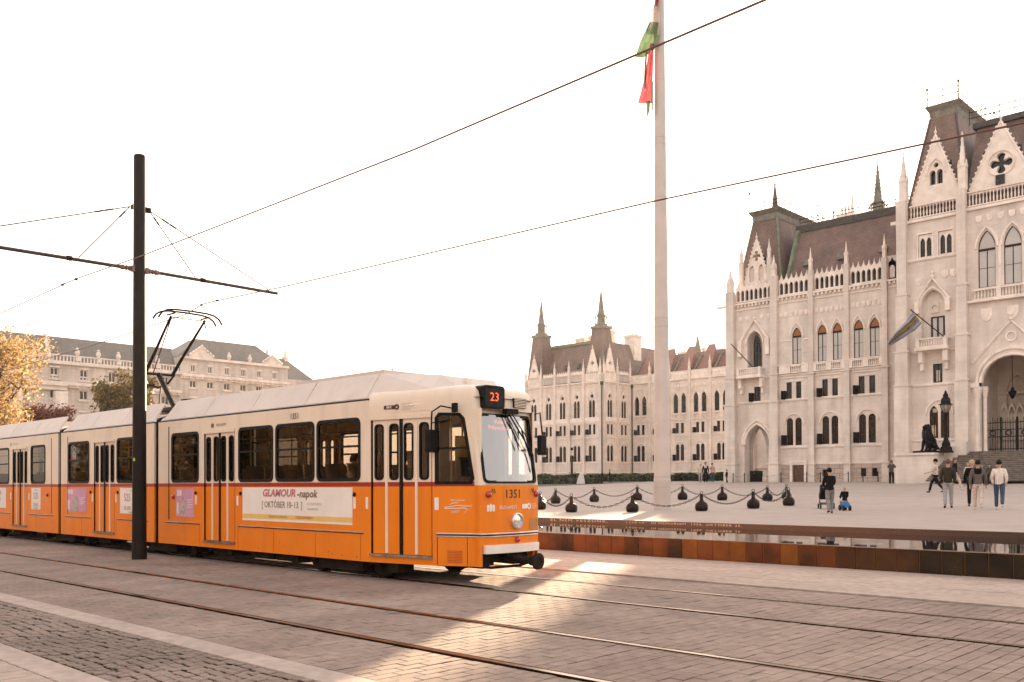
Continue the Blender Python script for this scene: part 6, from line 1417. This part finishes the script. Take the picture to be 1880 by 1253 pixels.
# lawn, hedges
h0 = onP(930, 897); h1 = Vector((-66.5, 92.5, zpl(92.5)))
lawn = MB().add([(h0.x - 30, h0.y - 24, zpl(50) + .004), (h0.x, h0.y, zpl(h0.y) + .012), (h1.x, h1.y, zpl(h1.y) + .012), (-54.5, 93.5, zpl(93.5) + .012), (-54.5, 133, zpl(94) + .012), (-140, 133, zpl(94) + .012), (-140, 60, zpl(60) + .012)], [(0, 1, 2, 3, 4, 5, 6)]).build('lawn', mat('lawn_grass', (.030, .042, .012), .8, .3, .8)); tag(lawn, kind='structure')
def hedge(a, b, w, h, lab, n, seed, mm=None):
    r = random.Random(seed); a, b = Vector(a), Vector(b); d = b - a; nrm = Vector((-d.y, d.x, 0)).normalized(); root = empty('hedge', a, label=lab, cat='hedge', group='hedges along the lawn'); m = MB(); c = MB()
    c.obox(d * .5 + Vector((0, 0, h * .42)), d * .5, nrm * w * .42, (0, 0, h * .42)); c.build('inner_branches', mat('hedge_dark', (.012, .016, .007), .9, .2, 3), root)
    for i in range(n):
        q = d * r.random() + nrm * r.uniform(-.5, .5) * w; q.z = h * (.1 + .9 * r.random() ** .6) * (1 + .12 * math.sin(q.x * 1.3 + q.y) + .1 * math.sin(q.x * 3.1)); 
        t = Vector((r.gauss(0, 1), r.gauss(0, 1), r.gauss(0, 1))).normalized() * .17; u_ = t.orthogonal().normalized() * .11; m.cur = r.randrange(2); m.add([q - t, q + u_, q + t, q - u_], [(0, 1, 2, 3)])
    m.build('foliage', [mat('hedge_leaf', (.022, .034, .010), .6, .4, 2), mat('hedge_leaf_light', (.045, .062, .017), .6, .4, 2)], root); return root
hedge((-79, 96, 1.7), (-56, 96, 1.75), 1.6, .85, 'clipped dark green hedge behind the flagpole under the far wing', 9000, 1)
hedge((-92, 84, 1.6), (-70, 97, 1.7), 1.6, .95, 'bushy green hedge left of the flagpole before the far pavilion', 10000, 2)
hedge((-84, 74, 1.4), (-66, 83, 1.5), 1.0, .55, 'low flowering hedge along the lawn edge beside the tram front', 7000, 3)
# slim lamp post, white stone
p = onP(1050, 889); lp = empty('lamp_post', p, label='thin dark lamp column on the lawn before the far pavilion', cat='lamp')
hz = onV(1050, 822, p.y).z - p.z; MB().lathe([(.13, 0), (.12, hz * .78), (.10, hz * .78)], 10).build('column', m_post, lp); MB().lathe([(.05, hz * .78), (.05, hz * .92)], 8).build('neck', mat('pale_lamp_neck', (.5, .45, .4), .5, .1, 3), lp); MB().lathe([(.16, hz * .92), (.16, hz)], 10).build('lamp_head', m_post, lp)
p = onP(1066, 889); ws = empty('white_stone', p, label='pointed white memorial stone at the edge of the lawn', cat='stone')
MB().rings([[(-.48, -.3, 0), (.48, -.3, 0), (.48, .3, 0), (-.48, .3, 0)], [(-.36, -.27, .55), (.42, -.27, .5), (.42, .27, .5), (-.36, .27, .55)], [(-.12, -.2, 1.05), (.34, -.2, 1.0), (.34, .2, 1.0), (-.12, .2, 1.05)], [(.08, -.08, 1.42), (.22, -.08, 1.38), (.22, .08, 1.38), (.08, .08, 1.42)]]).build('stone_body', mat('white_marble', (.62, .56, .51), .6, .08, 2), ws, rz=YAW)
p = onP(1105, 888.5); o = MB().lathe([(.12, 0), (.12, 1.0), (.15, 1.02), (.15, 1.1)], 10).build('litter_bin', m_post); o.location = p; tag(o, 'small dark bin on the lawn edge left of the walking man', 'bin')
# lantern column and lion by the steps
lx = onV(1737, 832, 80.6); lamp = empty('lantern', (lx.x, 80.6, 3.95), label='ornate black lantern column on the stair plinth beside the lion', cat='lamp')
zt_ = onV(1737, 725, 80.6).z - 3.95
MB().lathe([(.62, 0), (.6, .12), (.48, .2), (.46, .45), (.34, .55), (.36, .75), (.22, 1.0), (.16, 1.35), (.20, 1.4)], 8).build('pedestal', m_iron, lamp); MB().lathe([(.15, 1.35), (.10, 1.6), (.09, 3.1), (.15, 3.2), (.10, 3.3)], 12).build('column', m_iron, lamp, 40)
gl = MB().lathe([(.16, 3.35), (.34, 3.6), (.42, 3.95), (.40, 4.05)], 8).build('lantern_glass', mat('lantern_glass', (.30, .25, .20), .1, .2, 4, spec=.8), lamp)
m = MB()
for i in range(8): an = 2 * PI * i / 8; c, s2 = math.cos(an), math.sin(an); m.tube([(c * .17, s2 * .17, 3.33), (c * .36, s2 * .36, 3.6), (c * .44, s2 * .44, 3.97)], .022, 4); m.tube([(c * .3, s2 * .3, 4.0), (c * .58, s2 * .58, 4.02)], .025, 4)
m.lathe([(.50, 3.98), (.46, 4.08), (.40, 4.1), (.38, 4.45), (.26, 4.62), (.20, 4.66), (.22, 4.8), (.10, 5.0), (.12, 5.05), (.03, 5.2), (0, zt_)], 8); m.build('lantern_cage', m_iron, lamp)
def skin(name, nodes, edges, m, parent, sub=2, loc=(0, 0, 0)):
    me = bpy.data.meshes.new(name); ks = list(nodes); me.from_pydata([nodes[k][0] for k in ks], [(ks.index(a), ks.index(b)) for a, b in edges], [])
    me.materials.append(m); o = bpy.data.objects.new(name, me); md = o.modifiers.new('skin', 'SKIN'); md.use_smooth_shade = True
    if not me.skin_vertices: me.skin_vertices.new() if hasattr(me.skin_vertices, 'new') else None
    for i, k in enumerate(ks):
        r_ = nodes[k][1]; me.skin_vertices[0].data[i].radius = r_ if isinstance(r_, tuple) else (r_, r_); me.skin_vertices[0].data[i].use_root = (i == 0)
    sb = o.modifiers.new('sub', 'SUBSURF'); sb.levels = sub; sb.render_levels = sub
    fin = bake(o, name); bpy.data.objects.remove(o); bpy.data.meshes.remove(me)
    return inst(name, fin, parent, loc)
m_lion = mat('black_bronze', (.006, .005, .0045), .45, .2, 6, metal=.4)
li = onV(1706, 834, 80.4); lion = empty('lion_statue', (li.x, 80.4, 3.95), 0, label='black bronze seated lion statue on the stair plinth', cat='statue')
MB().box(-1.05, 1.0, -.55, .55, 0, .16).build('base', m_lion, lion)
N = dict(hip=((-.45, 0, .55), .36), belly=((-.15, 0, .75), .33), chest=((.12, 0, 1.15), .36), neck=((.18, 0, 1.55), .34), mane=((.16, 0, 1.82), .34), head=((.30, 0, 1.95), .24), muz=((.52, 0, 1.88), .13),
         fsl=((.25, .24, .95), .17), fel=((.34, .25, .55), .12), ffl=((.38, .25, .24), .10), fpl=((.55, .25, .20), .09), fsr=((.25, -.24, .95), .17), fer=((.34, -.25, .55), .12), ffr=((.38, -.25, .24), .10), fpr=((.55, -.25, .20), .09),
         hkl=((-.05, .32, .58), .2), hhl=((-.42, .36, .26), .11), hpl=((.0, .38, .2), .09), hkr=((-.05, -.32, .58), .2), hhr=((-.42, -.36, .26), .11), hpr=((.0, -.38, .2), .09), t1=((-.75, .05, .3), .07), t2=((-.85, .3, .22), .06), el=((.16, .2, 2.17), .06), er=((.16, -.2, 2.17), .06))
skin('body', N, [('hip', 'belly'), ('belly', 'chest'), ('chest', 'neck'), ('neck', 'mane'), ('mane', 'head'), ('head', 'muz'), ('chest', 'fsl'), ('fsl', 'fel'), ('fel', 'ffl'), ('ffl', 'fpl'), ('chest', 'fsr'), ('fsr', 'fer'), ('fer', 'ffr'), ('ffr', 'fpr'), ('hip', 'hkl'), ('hkl', 'hhl'), ('hhl', 'hpl'), ('hip', 'hkr'), ('hkr', 'hhr'), ('hhr', 'hpr'), ('hip', 't1'), ('t1', 't2'), ('mane', 'el'), ('mane', 'er')], m_lion, lion)
lion.rotation_euler = (0, 0, math.radians(-128)); lion.scale = (1.12, 1.12, 1.12)
# hanging lantern in the portal
hx = onV(1859, 722, 86.4); hl_ = empty('hanging_lantern', (hx.x, 86.4, hx.z), label='small black lantern hanging in the portal arch', cat='lamp')
MB().tube([(0, 0, .4), (0, 0, 12.5 - hx.z)], .03, 5).build('rod', m_iron, hl_); MB().lathe([(0, -.55), (.12, -.42), (.28, -.1), (.34, .1), (.2, .2), (.1, .45), (0, .6)], 8).build('lantern_body', m_iron, hl_)
# flags and staffs on the palace
st0 = onV(1736, 621, 83.2); st1 = onV(1673, 570, 79.6); fl = empty('flagstaff', st0, label='slanting black staff on the tower balcony', cat='flagstaff'); MB().tube([(0, 0, 0), st1 - st0], .045, 6).lathe([(.0, -.05), (.09, .03), (0, .1)], 8, tuple(st1 - st0)).build('staff', m_iron, fl)
m_fb = mat('pale_blue_flag', (.42, .43, .50), .8, .06, 2, backlit=.4); m_fy = mat('flag_gold_stripe', (.44, .30, .10), .8, .1, 2, backlit=.4)
bf = empty('blue_flag', st0, label='pale blue flag with a gold stripe folded under the slanting staff', cat='flag')
def strip(pts0, pts1, m, name, vv, par):
    mb = MB(); rows = []
    for k, ((x0, y0), (x1, y1)) in enumerate(zip(pts0, pts1)): rows.append([tuple(onV(x0 + (x1 - x0) * f, y0 + (y1 - y0) * f, vv + .25 * math.sin(f * 6 + k) - .35 * k * 0) - st0) for f in [i / 6 for i in range(7)]])
    mb.rings(rows, False, False); return mb.build(name, m, par, True)
strip([(1676, 573), (1664, 590), (1648, 606), (1629, 630)], [(1681, 580), (1668, 595), (1650, 612), (1630, 632)], m_fb, 'cloth', 80.0, bf)
strip([(1681, 580), (1668, 595), (1650, 612), (1630, 632)], [(1686, 585), (1673, 600), (1653, 616), (1631, 634)], m_fy, 'gold_stripe', 80.0, bf)
strip([(1686, 585), (1673, 600), (1653, 616), (1631, 634)], [(1692, 594), (1680, 607), (1657, 622), (1632, 637)], m_fb, 'cloth', 80.0, bf)
st0b = onV(1382, 674, 87.3); st1b = onV(1342, 632, 84.6); fl2 = empty('flagstaff', st0b, label='bare slanting staff on the corner pavilion balcony', cat='flagstaff'); MB().tube([(0, 0, 0), st1b - st0b], .045, 6).build('staff', m_iron, fl2)
# ================================================================== people
m_skin = mat('skin_tone', (.44, .25, .18), .5, .08, 8); m_hair = {k: mat('hair_' + k, c, .6, .2, 20) for k, c in dict(dark=(.012, .007, .005), brown=(.09, .045, .025), red=(.10, .03, .02), blond=(.42, .27, .13), grey=(.30, .26, .24)).items()}
m_shoe = mat('dark_shoe', (.015, .013, .012), .6, .2, 10); m_shoew = mat('white_shoe', (.55, .5, .46), .6, .1, 10)
def cloth_m(n, c): return mat('cloth_' + n, c, .85, .18, 12, bump=.15, bscale=50)
def person(loc, rz, height, label, top, legs, hair, pose, shoes=None, long=False, group=None, hat=None, beige=None):
    """pose: dict of joint offsets; figure faces local +Y; unit height 1.75 m scaled"""
    root = empty('person', loc, rz, label=label, cat='person', group=group); s = height / 1.75; root.scale = (s, s, s)
    st = pose.get('stride', 0.0); lift = pose.get('lift', 0.0); lean = pose.get('lean', 0.0)
    V_ = Vector; hipz = .92 - abs(st) * .09 + pose.get('drop', 0)
    J = dict(pel=V_((0, 0, hipz)), wa=V_((0, lean * .2, hipz + .18)), ch=V_((0, lean * .55, hipz + .38)), sh=V_((0, lean * .8, hipz + .50)), nk=V_((0, lean * .9, hipz + .56)), hd=V_((0, lean + .02, hipz + .70)))
    for sd_, sg in (('l', -1), ('r', 1)):
        f = st * sg; J['hi' + sd_] = V_((sg * .09, 0, hipz - .06)); J['kn' + sd_] = V_((sg * .10, f * .22 + .05, .50)); back = f < 0
        J['an' + sd_] = V_((sg * .10, f * .42 - (.08 if back else 0), .09 + (lift if back else 0))); J['to' + sd_] = J['an' + sd_] + V_((sg * .02, .15, -.05 if not (back and lift) else -.09))
        a = pose.get('arm' + sd_, ((sg * .24, .02 - f * .12, -.30), (sg * .25, .08 - f * .25, -.54)))
        J['so' + sd_] = J['sh'] + V_((sg * .17, 0, -.03)); J['el' + sd_] = J['sh'] + V_(a[0]); J['wr' + sd_] = J['sh'] + V_(a[1])
    if pose.get('sit'):
        for sd_, sg in (('l', -1), ('r', 1)): J['kn' + sd_] = V_((sg * .1, .42, hipz - .02)); J['an' + sd_] = V_((sg * .1, .40, hipz - .42)); J['to' + sd_] = V_((sg * .1, .55, hipz - .46))
    nd = {}; ed = []
    def n(k, r): nd[k] = (tuple(J[k]), r); return k
    n('pel', (.12, .085)); n('wa', (.11, .08)); n('ch', (.13, .09)); n('nk', .05); J['hd0'] = J['nk'] + V_((0, .01, .06)); n('hd0', .055); J['hd1'] = J['hd'] + V_((0, .0, .0)); n('hd1', (.082, .098)); J['hd2'] = J['hd'] + V_((0, -.005, .10)); n('hd2', (.07, .085))
    ed += [('pel', 'wa'), ('wa', 'ch'), ('ch', 'nk'), ('nk', 'hd0'), ('hd0', 'hd1'), ('hd1', 'hd2')]
    J['nose'] = J['hd'] + V_((0, .105, -.005)); n('nose', .018); ed.append(('hd1', 'nose'))
    for sd_, sg in (('l', -1), ('r', 1)):
        n('hi' + sd_, .075); n('kn' + sd_, .052); n('an' + sd_, .038); n('so' + sd_, .052); n('el' + sd_, .038); n('wr' + sd_, .025)
        J['ear' + sd_] = J['hd'] + V_((sg * .085, -.01, 0)); n('ear' + sd_, .016)
        ed += [('pel', 'hi' + sd_), ('hi' + sd_, 'kn' + sd_), ('kn' + sd_, 'an' + sd_), ('ch', 'so' + sd_), ('so' + sd_, 'el' + sd_), ('el' + sd_, 'wr' + sd_), ('hd1', 'ear' + sd_)]
        d = (J['wr' + sd_] - J['el' + sd_]).normalized(); J['pa' + sd_] = J['wr' + sd_] + d * .07; n('pa' + sd_, (.032, .018)); ed.append(('wr' + sd_, 'pa' + sd_))
        ax = V_((0, 1, 0)) - d * d.y; ax = ax.normalized() if ax.length > .1 else V_((1, 0, 0)); inn = V_((-sg, 0, 0))
        for q in range(4):
            k1, k2 = 'f%d%s' % (q, sd_), 'g%d%s' % (q, sd_); o_ = ax * (.024 - q * .016); L = (.045, .05, .046, .036)[q]
            J[k1] = J['pa' + sd_] + o_ + d * .04; J[k2] = J[k1] + d * L * .8 + inn * .02; n(k1, .0085); n(k2, .007); ed += [('pa' + sd_, k1), (k1, k2)]
        k1 = 'th' + sd_; J[k1] = J['wr' + sd_] + d * .055 + ax * .045 + inn * .01; n(k1, .010); ed.append(('wr' + sd_, k1))
    skin('body', nd, ed, m_skin, root, 1)
    # clothing as looser skins over the same joints
    t = {}; te = [('ch', 'wa'), ('wa', 'hem')]
    J['hem'] = J['pel'] + V_((0, -.0, -.10 if not long else -.35)); t['ch'] = (tuple(J['ch'] + V_((0, 0, .02))), (.145, .115)); t['wa'] = (tuple(J['wa']), (.15, .115)); t['hem'] = (tuple(J['hem']), (.155, .125) if not long else (.17, .15)); J['col'] = J['nk'] + V_((0, 0, -.01)); t['col'] = (tuple(J['col']), .07); te.append(('ch', 'col'))
    for sd_ in 'lr':
        t['so' + sd_] = (tuple(J['so' + sd_]), .092); t['el' + sd_] = (tuple(J['el' + sd_]), .06); t['wr' + sd_] = (tuple(J['wr' + sd_]), .045); te += [('ch', 'so' + sd_), ('so' + sd_, 'el' + sd_), ('el' + sd_, 'wr' + sd_)]
    skin('jacket', t, te, top, root, 2)
    t = {'pel': (tuple(J['pel'] + V_((0, 0, .10))), (.138, .108))}; te = []
    for sd_ in 'lr':
        t['hi' + sd_] = (tuple(J['hi' + sd_]), (.095, .1)); t['kn' + sd_] = (tuple(J['kn' + sd_]), .075); t['an' + sd_] = (tuple(J['an' + sd_] + V_((0, -.005, -.01))), .062); te += [('pel', 'hi' + sd_), ('hi' + sd_, 'kn' + sd_), ('kn' + sd_, 'an' + sd_)]
    skin('trousers', t, te, legs, root, 2)
    for sd_ in 'lr':
        h = J['an' + sd_] + V_((0, -.05, -.045)); o = skin('shoe', {'h': (tuple(h), (.045, .042)), 'm': (tuple(h.lerp(J['to' + sd_], .5)), (.047, .042)), 't': (tuple(J['to' + sd_]), (.042, .03))}, [('h', 'm'), ('m', 't')], shoes or m_shoe, root, 1)
    hb = MB(); c = J['hd'] + V_((0, -.022, .055)); rs = []
    for k in range(7):
        th = PI * .62 * k / 6; rs.append([tuple(c + V_((.098 * math.sin(th) * math.cos(a) if th else .001 * math.cos(a), .112 * math.sin(th) * math.sin(a) if th else .001 * math.sin(a), .115 * math.cos(th) - (.03 * max(0, -math.sin(a)) * (k / 6))))) for a in [2 * PI * i / 14 for i in range(14)]])
    hb.rings(rs, True); hb.build('hair' if not hat else 'hat', m_hair[hair] if not hat else hat, root, True)
    if pose.get('longhair'): skin('long_hair', {'a': (tuple(c + V_((0, -.06, .0))), (.085, .05)), 'b': (tuple(c + V_((0, -.10, -.2))), (.08, .04)), 'c': (tuple(c + V_((0, -.1, -.34))), (.05, .02))}, [('a', 'b'), ('b', 'c')], m_hair[hair], root, 1)
    if beige: MB().lathe([(.14, 0), (.15, .04), (.145, .16), (.10, .2)], 12, tuple(J['ch'] + V_((0, 0, -.02)))).build('collar_panel', beige, root, True)
    return root
def rot_away(p): return math.atan2(p.y, p.x) - PI / 2      # face away from the viewer
def pers(px, py, ht_px, label, top, legs, hair, pose, turn=0.0, v=None, z=None, **kw):
    if v: p = onV(px, py, v); p.z = z if z is not None else zpl(v)
    else: p = onP(px, py)
    s = FPX / (-(RM.transposed() @ (p - CAMP)).z); return person(p, rot_away(p) + turn, ht_px / s, label, top, legs, hair, pose, **kw), p, s
blk = cloth_m('black', (.006, .005, .0045)); olive = cloth_m('olive', (.034, .027, .016)); grey = cloth_m('grey', (.10, .082, .073)); wht = cloth_m('off_white', (.62, .54, .48)); jean = cloth_m('light_jeans', (.30, .29, .29)); blue = cloth_m('blue_jeans', (.035, .06, .10)); cream = cloth_m('cream', (.52, .42, .36)); beige = cloth_m('beige', (.46, .34, .24)); greyj = cloth_m('grey_jeans', (.19, .18, .165)); navy = cloth_m('navy', (.03, .035, .05)); taupe = cloth_m('taupe', (.05, .038, .03))
fwd = ((-.20, .12, -.26), (-.14, .40, -.36)); fwdr = ((.20, .12, -.26), (.14, .40, -.36)); pock = ((-.235, -.04, -.28), (-.19, .07, -.50)); pockr = ((.235, -.04, -.28), (.19, .07, -.50)); upl = ((-.26, .16, -.16), (-.08, .26, .10)); upr = ((.26, .16, -.16), (.08, .26, .10))
pers(1524, 943, 84, 'person in black hoodie and grey jeans pushing a stroller, seen from behind', blk, greyj, 'dark', dict(stride=.35, lift=.05, lean=.06, arml=fwd, armr=fwdr), .25, hat=blk)
ps, p0, s0 = pers(1551, 938, 38, 'small child in grey hat and black vest riding a blue toy scooter', blk, jean, 'grey', dict(sit=True, drop=-.30, arml=fwd, armr=fwdr), .3, hat=cloth_m('grey_knit', (.34, .30, .28))); ps.location.z += -.02; ps.scale = (.78 * p0.z * 0 + .62,) * 3
sc_ = empty('toy_scooter', p0, rot_away(p0) + .3, label='blue ride-on toy scooter under the small child', cat='scooter'); tm = cloth_m('toy_blue', (.03, .13, .32))
MB().rings([[(-.09, -.25, .12), (.09, -.25, .12), (.09, .25, .12), (-.09, .25, .12)], [(-.12, -.22, .24), (.12, -.22, .24), (.10, .28, .22), (-.10, .28, .22)], [(-.07, -.15, .34), (.07, -.15, .34), (.05, .2, .28), (-.05, .2, .28)]]).build('body', tm, sc_, True); MB().tube([(0, .25, .25), (0, .2, .5), (-.15, .17, .52)], .018, 6).tube([(0, .2, .5), (.15, .17, .52)], .018, 6).build('handlebar', m_shoe, sc_)
for x, y in ((-.12, -.2), (.12, -.2), (-.1, .25), (.1, .25)): MB().lathe([(.03, -.03), (.10, -.03), (.10, .03), (.03, .03)], 12, (x, y, .10), ax='x').build('wheel', m_shoe, sc_)
p1 = onP(1519, 935); sr = empty('stroller', p1, rot_away(p1) + .15, label='black pushchair in front of the person in the hoodie', cat='stroller'); sr.scale = (.8, .8, .8)
MB().rings([[(-.26, .25, .45), (.26, .25, .45), (.26, .75, .45), (-.26, .75, .45)], [(-.28, .15, .75), (.28, .15, .75), (.28, .8, .62), (-.28, .8, .62)], [(-.27, .10, 1.0), (.27, .10, 1.0), (.27, .35, 1.02), (-.27, .35, 1.02)]]).build('seat', blk, sr, True); MB().lathe([(.30, -.26), (.30, .26)], 10, (0, .32, .88), ax='x').build('hood', blk, sr, True)
MB().box(-.24, .24, .15, .75, .20, .30).build('basket', grey, sr); f = MB()
for x in (-.28, .28): f.tube([(x, -.18, 1.02), (x, .1, .75), (x, .75, .15)], .016, 6).tube([(x, .6, .5), (x, .05, .15)], .016, 6)
f.tube([(-.28, -.18, 1.02), (.28, -.18, 1.02)], .018, 6); f.build('frame', m_shoe, sr)
for x in (-.30, .30):
    for y, r in ((.05, .15), (.78, .12)): w = MB().lathe([(r * .6, -.025), (r, -.025), (r, .025), (r * .6, .025)], 16, (x, y, r), ax='x').build('wheel', m_shoe, sr)
pers(1534, 884.5, 37, 'distant person in a dark coat standing before the palace wall, behind the hoodie wearer', blk, blk, 'dark', dict(arml=pock, armr=pockr), .2, long=True)
pers(1637, 891, 45, 'person in dark jacket taking a picture with raised arms, white shoes', taupe, blk, 'red', dict(arml=upl, armr=upr), -.1, shoes=m_shoew)
pers(1741, 933, 90, 'person in a loose olive sweater and pale jeans walking away', olive, jean, 'red', dict(stride=.28, lift=.02, arml=pock, armr=pockr), .0)
pers(1796, 936, 92, 'person in a grey and black jacket and cream trousers walking away', grey, cream, 'dark', dict(stride=-.42, lift=.08), .0, shoes=m_shoew, beige=blk)
pers(1785, 930, 85, 'person in black with fair hair walking just behind the grey jacket', blk, blk, 'blond', dict(stride=.2), .0)
pers(1835, 936, 92, 'person in a white sweater and blue jeans walking away at the right', wht, blue, 'dark', dict(stride=-.38, lift=.10, arml=pock, armr=pockr), -.05, shoes=m_shoew)
pers(1718, 905, 64, 'person in cream jacket and dark trousers striding left, dark cap', cream, blk, 'dark', dict(stride=.75, lift=.05, arml=fwd, armr=pockr), 1.4, hat=blk)
pers(1753, 899, 60, 'person in long black coat and white shoes striding right past the steps', blk, cream, 'brown', dict(stride=.7, lift=.06, longhair=True), -1.3, shoes=m_shoew, long=True)
for px, lab, tp_, hr in ((1803, 'person in navy jacket at the foot of the steps, left of three facing us', navy, 'brown'), (1817, 'person in sunglasses and open black jacket at the foot of the steps', taupe, 'dark'), (1829, 'person with reddish hair at the foot of the steps, right of three facing us', blk, 'red')):
    pers(px, 882, 39, lab, tp_, blk, hr, dict(stride=.2, arml=pock), PI + random.uniform(-.2, .2), v=73.0)
pers(1777, 882, 40, 'distant person in a pale hooded top at the foot of the steps', cream, blk, 'blond', dict(stride=.2), .3, v=73.5)
pers(1286.5, 887, 35, 'left of the three people standing together by the hedge, white and dark jacket', cream, jean, 'blond', dict(arml=pock, armr=pockr), PI - .3, shoes=m_shoew)
pers(1295.5, 887.5, 38, 'middle and tallest of the three people by the hedge, black open jacket', blk, blk, 'brown', dict(), PI, shoes=m_shoew, beige=cream)
pers(1307.5, 887, 36, 'right of the three people by the hedge, pale top and blue trousers, hand raised', beige, blue, 'dark', dict(armr=upr), PI + .3, shoes=m_shoew)
pers(1334.5, 883.5, 24, 'lone person in black beside the palace corner', blk, blk, 'dark', dict(stride=.2), 1.2, v=86)
pers(1119.5, 887, 25, 'lone walker in a long black coat on the lawn edge', blk, blk, 'brown', dict(stride=.3), 1.5, long=True)
pers(1091, 887, 17, 'small figure in brown top and blue trousers before the hedge', taupe, blue, 'brown', dict(stride=.3), 1.5)
pers(1046, 888, 20, 'dark clothed person left of the thin lamp column', blk, navy, 'dark', dict(arml=pock), .4)
pers(1055.5, 888, 21, 'dark clothed person right of the thin lamp column', blk, blk, 'dark', dict(armr=pockr), PI)
# passengers in the tram, seated
for u, y, hr, tp_, lab in ((-13.02, .30, 'blond', cream, 'fair haired passenger by the last large side window'), (-12.65, .62, 'brown', blk, 'dark haired passenger beside the fair haired one'), (-14.25, .60, 'dark', blk, 'passenger in black seated at the middle side window'), (-20.7, .5, 'dark', navy, 'passenger in navy seated in the middle car')):
    person((u, VC + y - .35, .80), -PI / 2 + .1, 1.68, lab + ' of the tram', tp_, blk, hr, dict(sit=True, drop=-.42, arml=fwd, armr=fwdr))
person((-10.66, VC, .80 + .0), -PI / 2, 1.72, 'tram driver in a dark jacket behind the windscreen', navy, blk, 'dark', dict(sit=True, drop=-.45, arml=fwd, armr=fwdr))

bpy.data.scenes.remove(TMP)
# ================================================================== thin evening haze
hz = MB().box(-905, 505, -305, 405, -1.1, 40.5).build('haze', None); hz.data.materials.clear()
hmat = bpy.data.materials.new('haze_air'); hmat.use_nodes = True; hn = hmat.node_tree; hn.nodes.clear()
pv = hn.nodes.new('ShaderNodeVolumePrincipled'); ho = hn.nodes.new('ShaderNodeOutputMaterial'); hn.links.new(pv.outputs[0], ho.inputs['Volume'])
pv.inputs['Color'].default_value = (.92, .90, .88, 1); pv.inputs['Density'].default_value = .0002; pv.inputs['Anisotropy'].default_value = .3
hz.data.materials.append(hmat); tag(hz, kind='stuff')
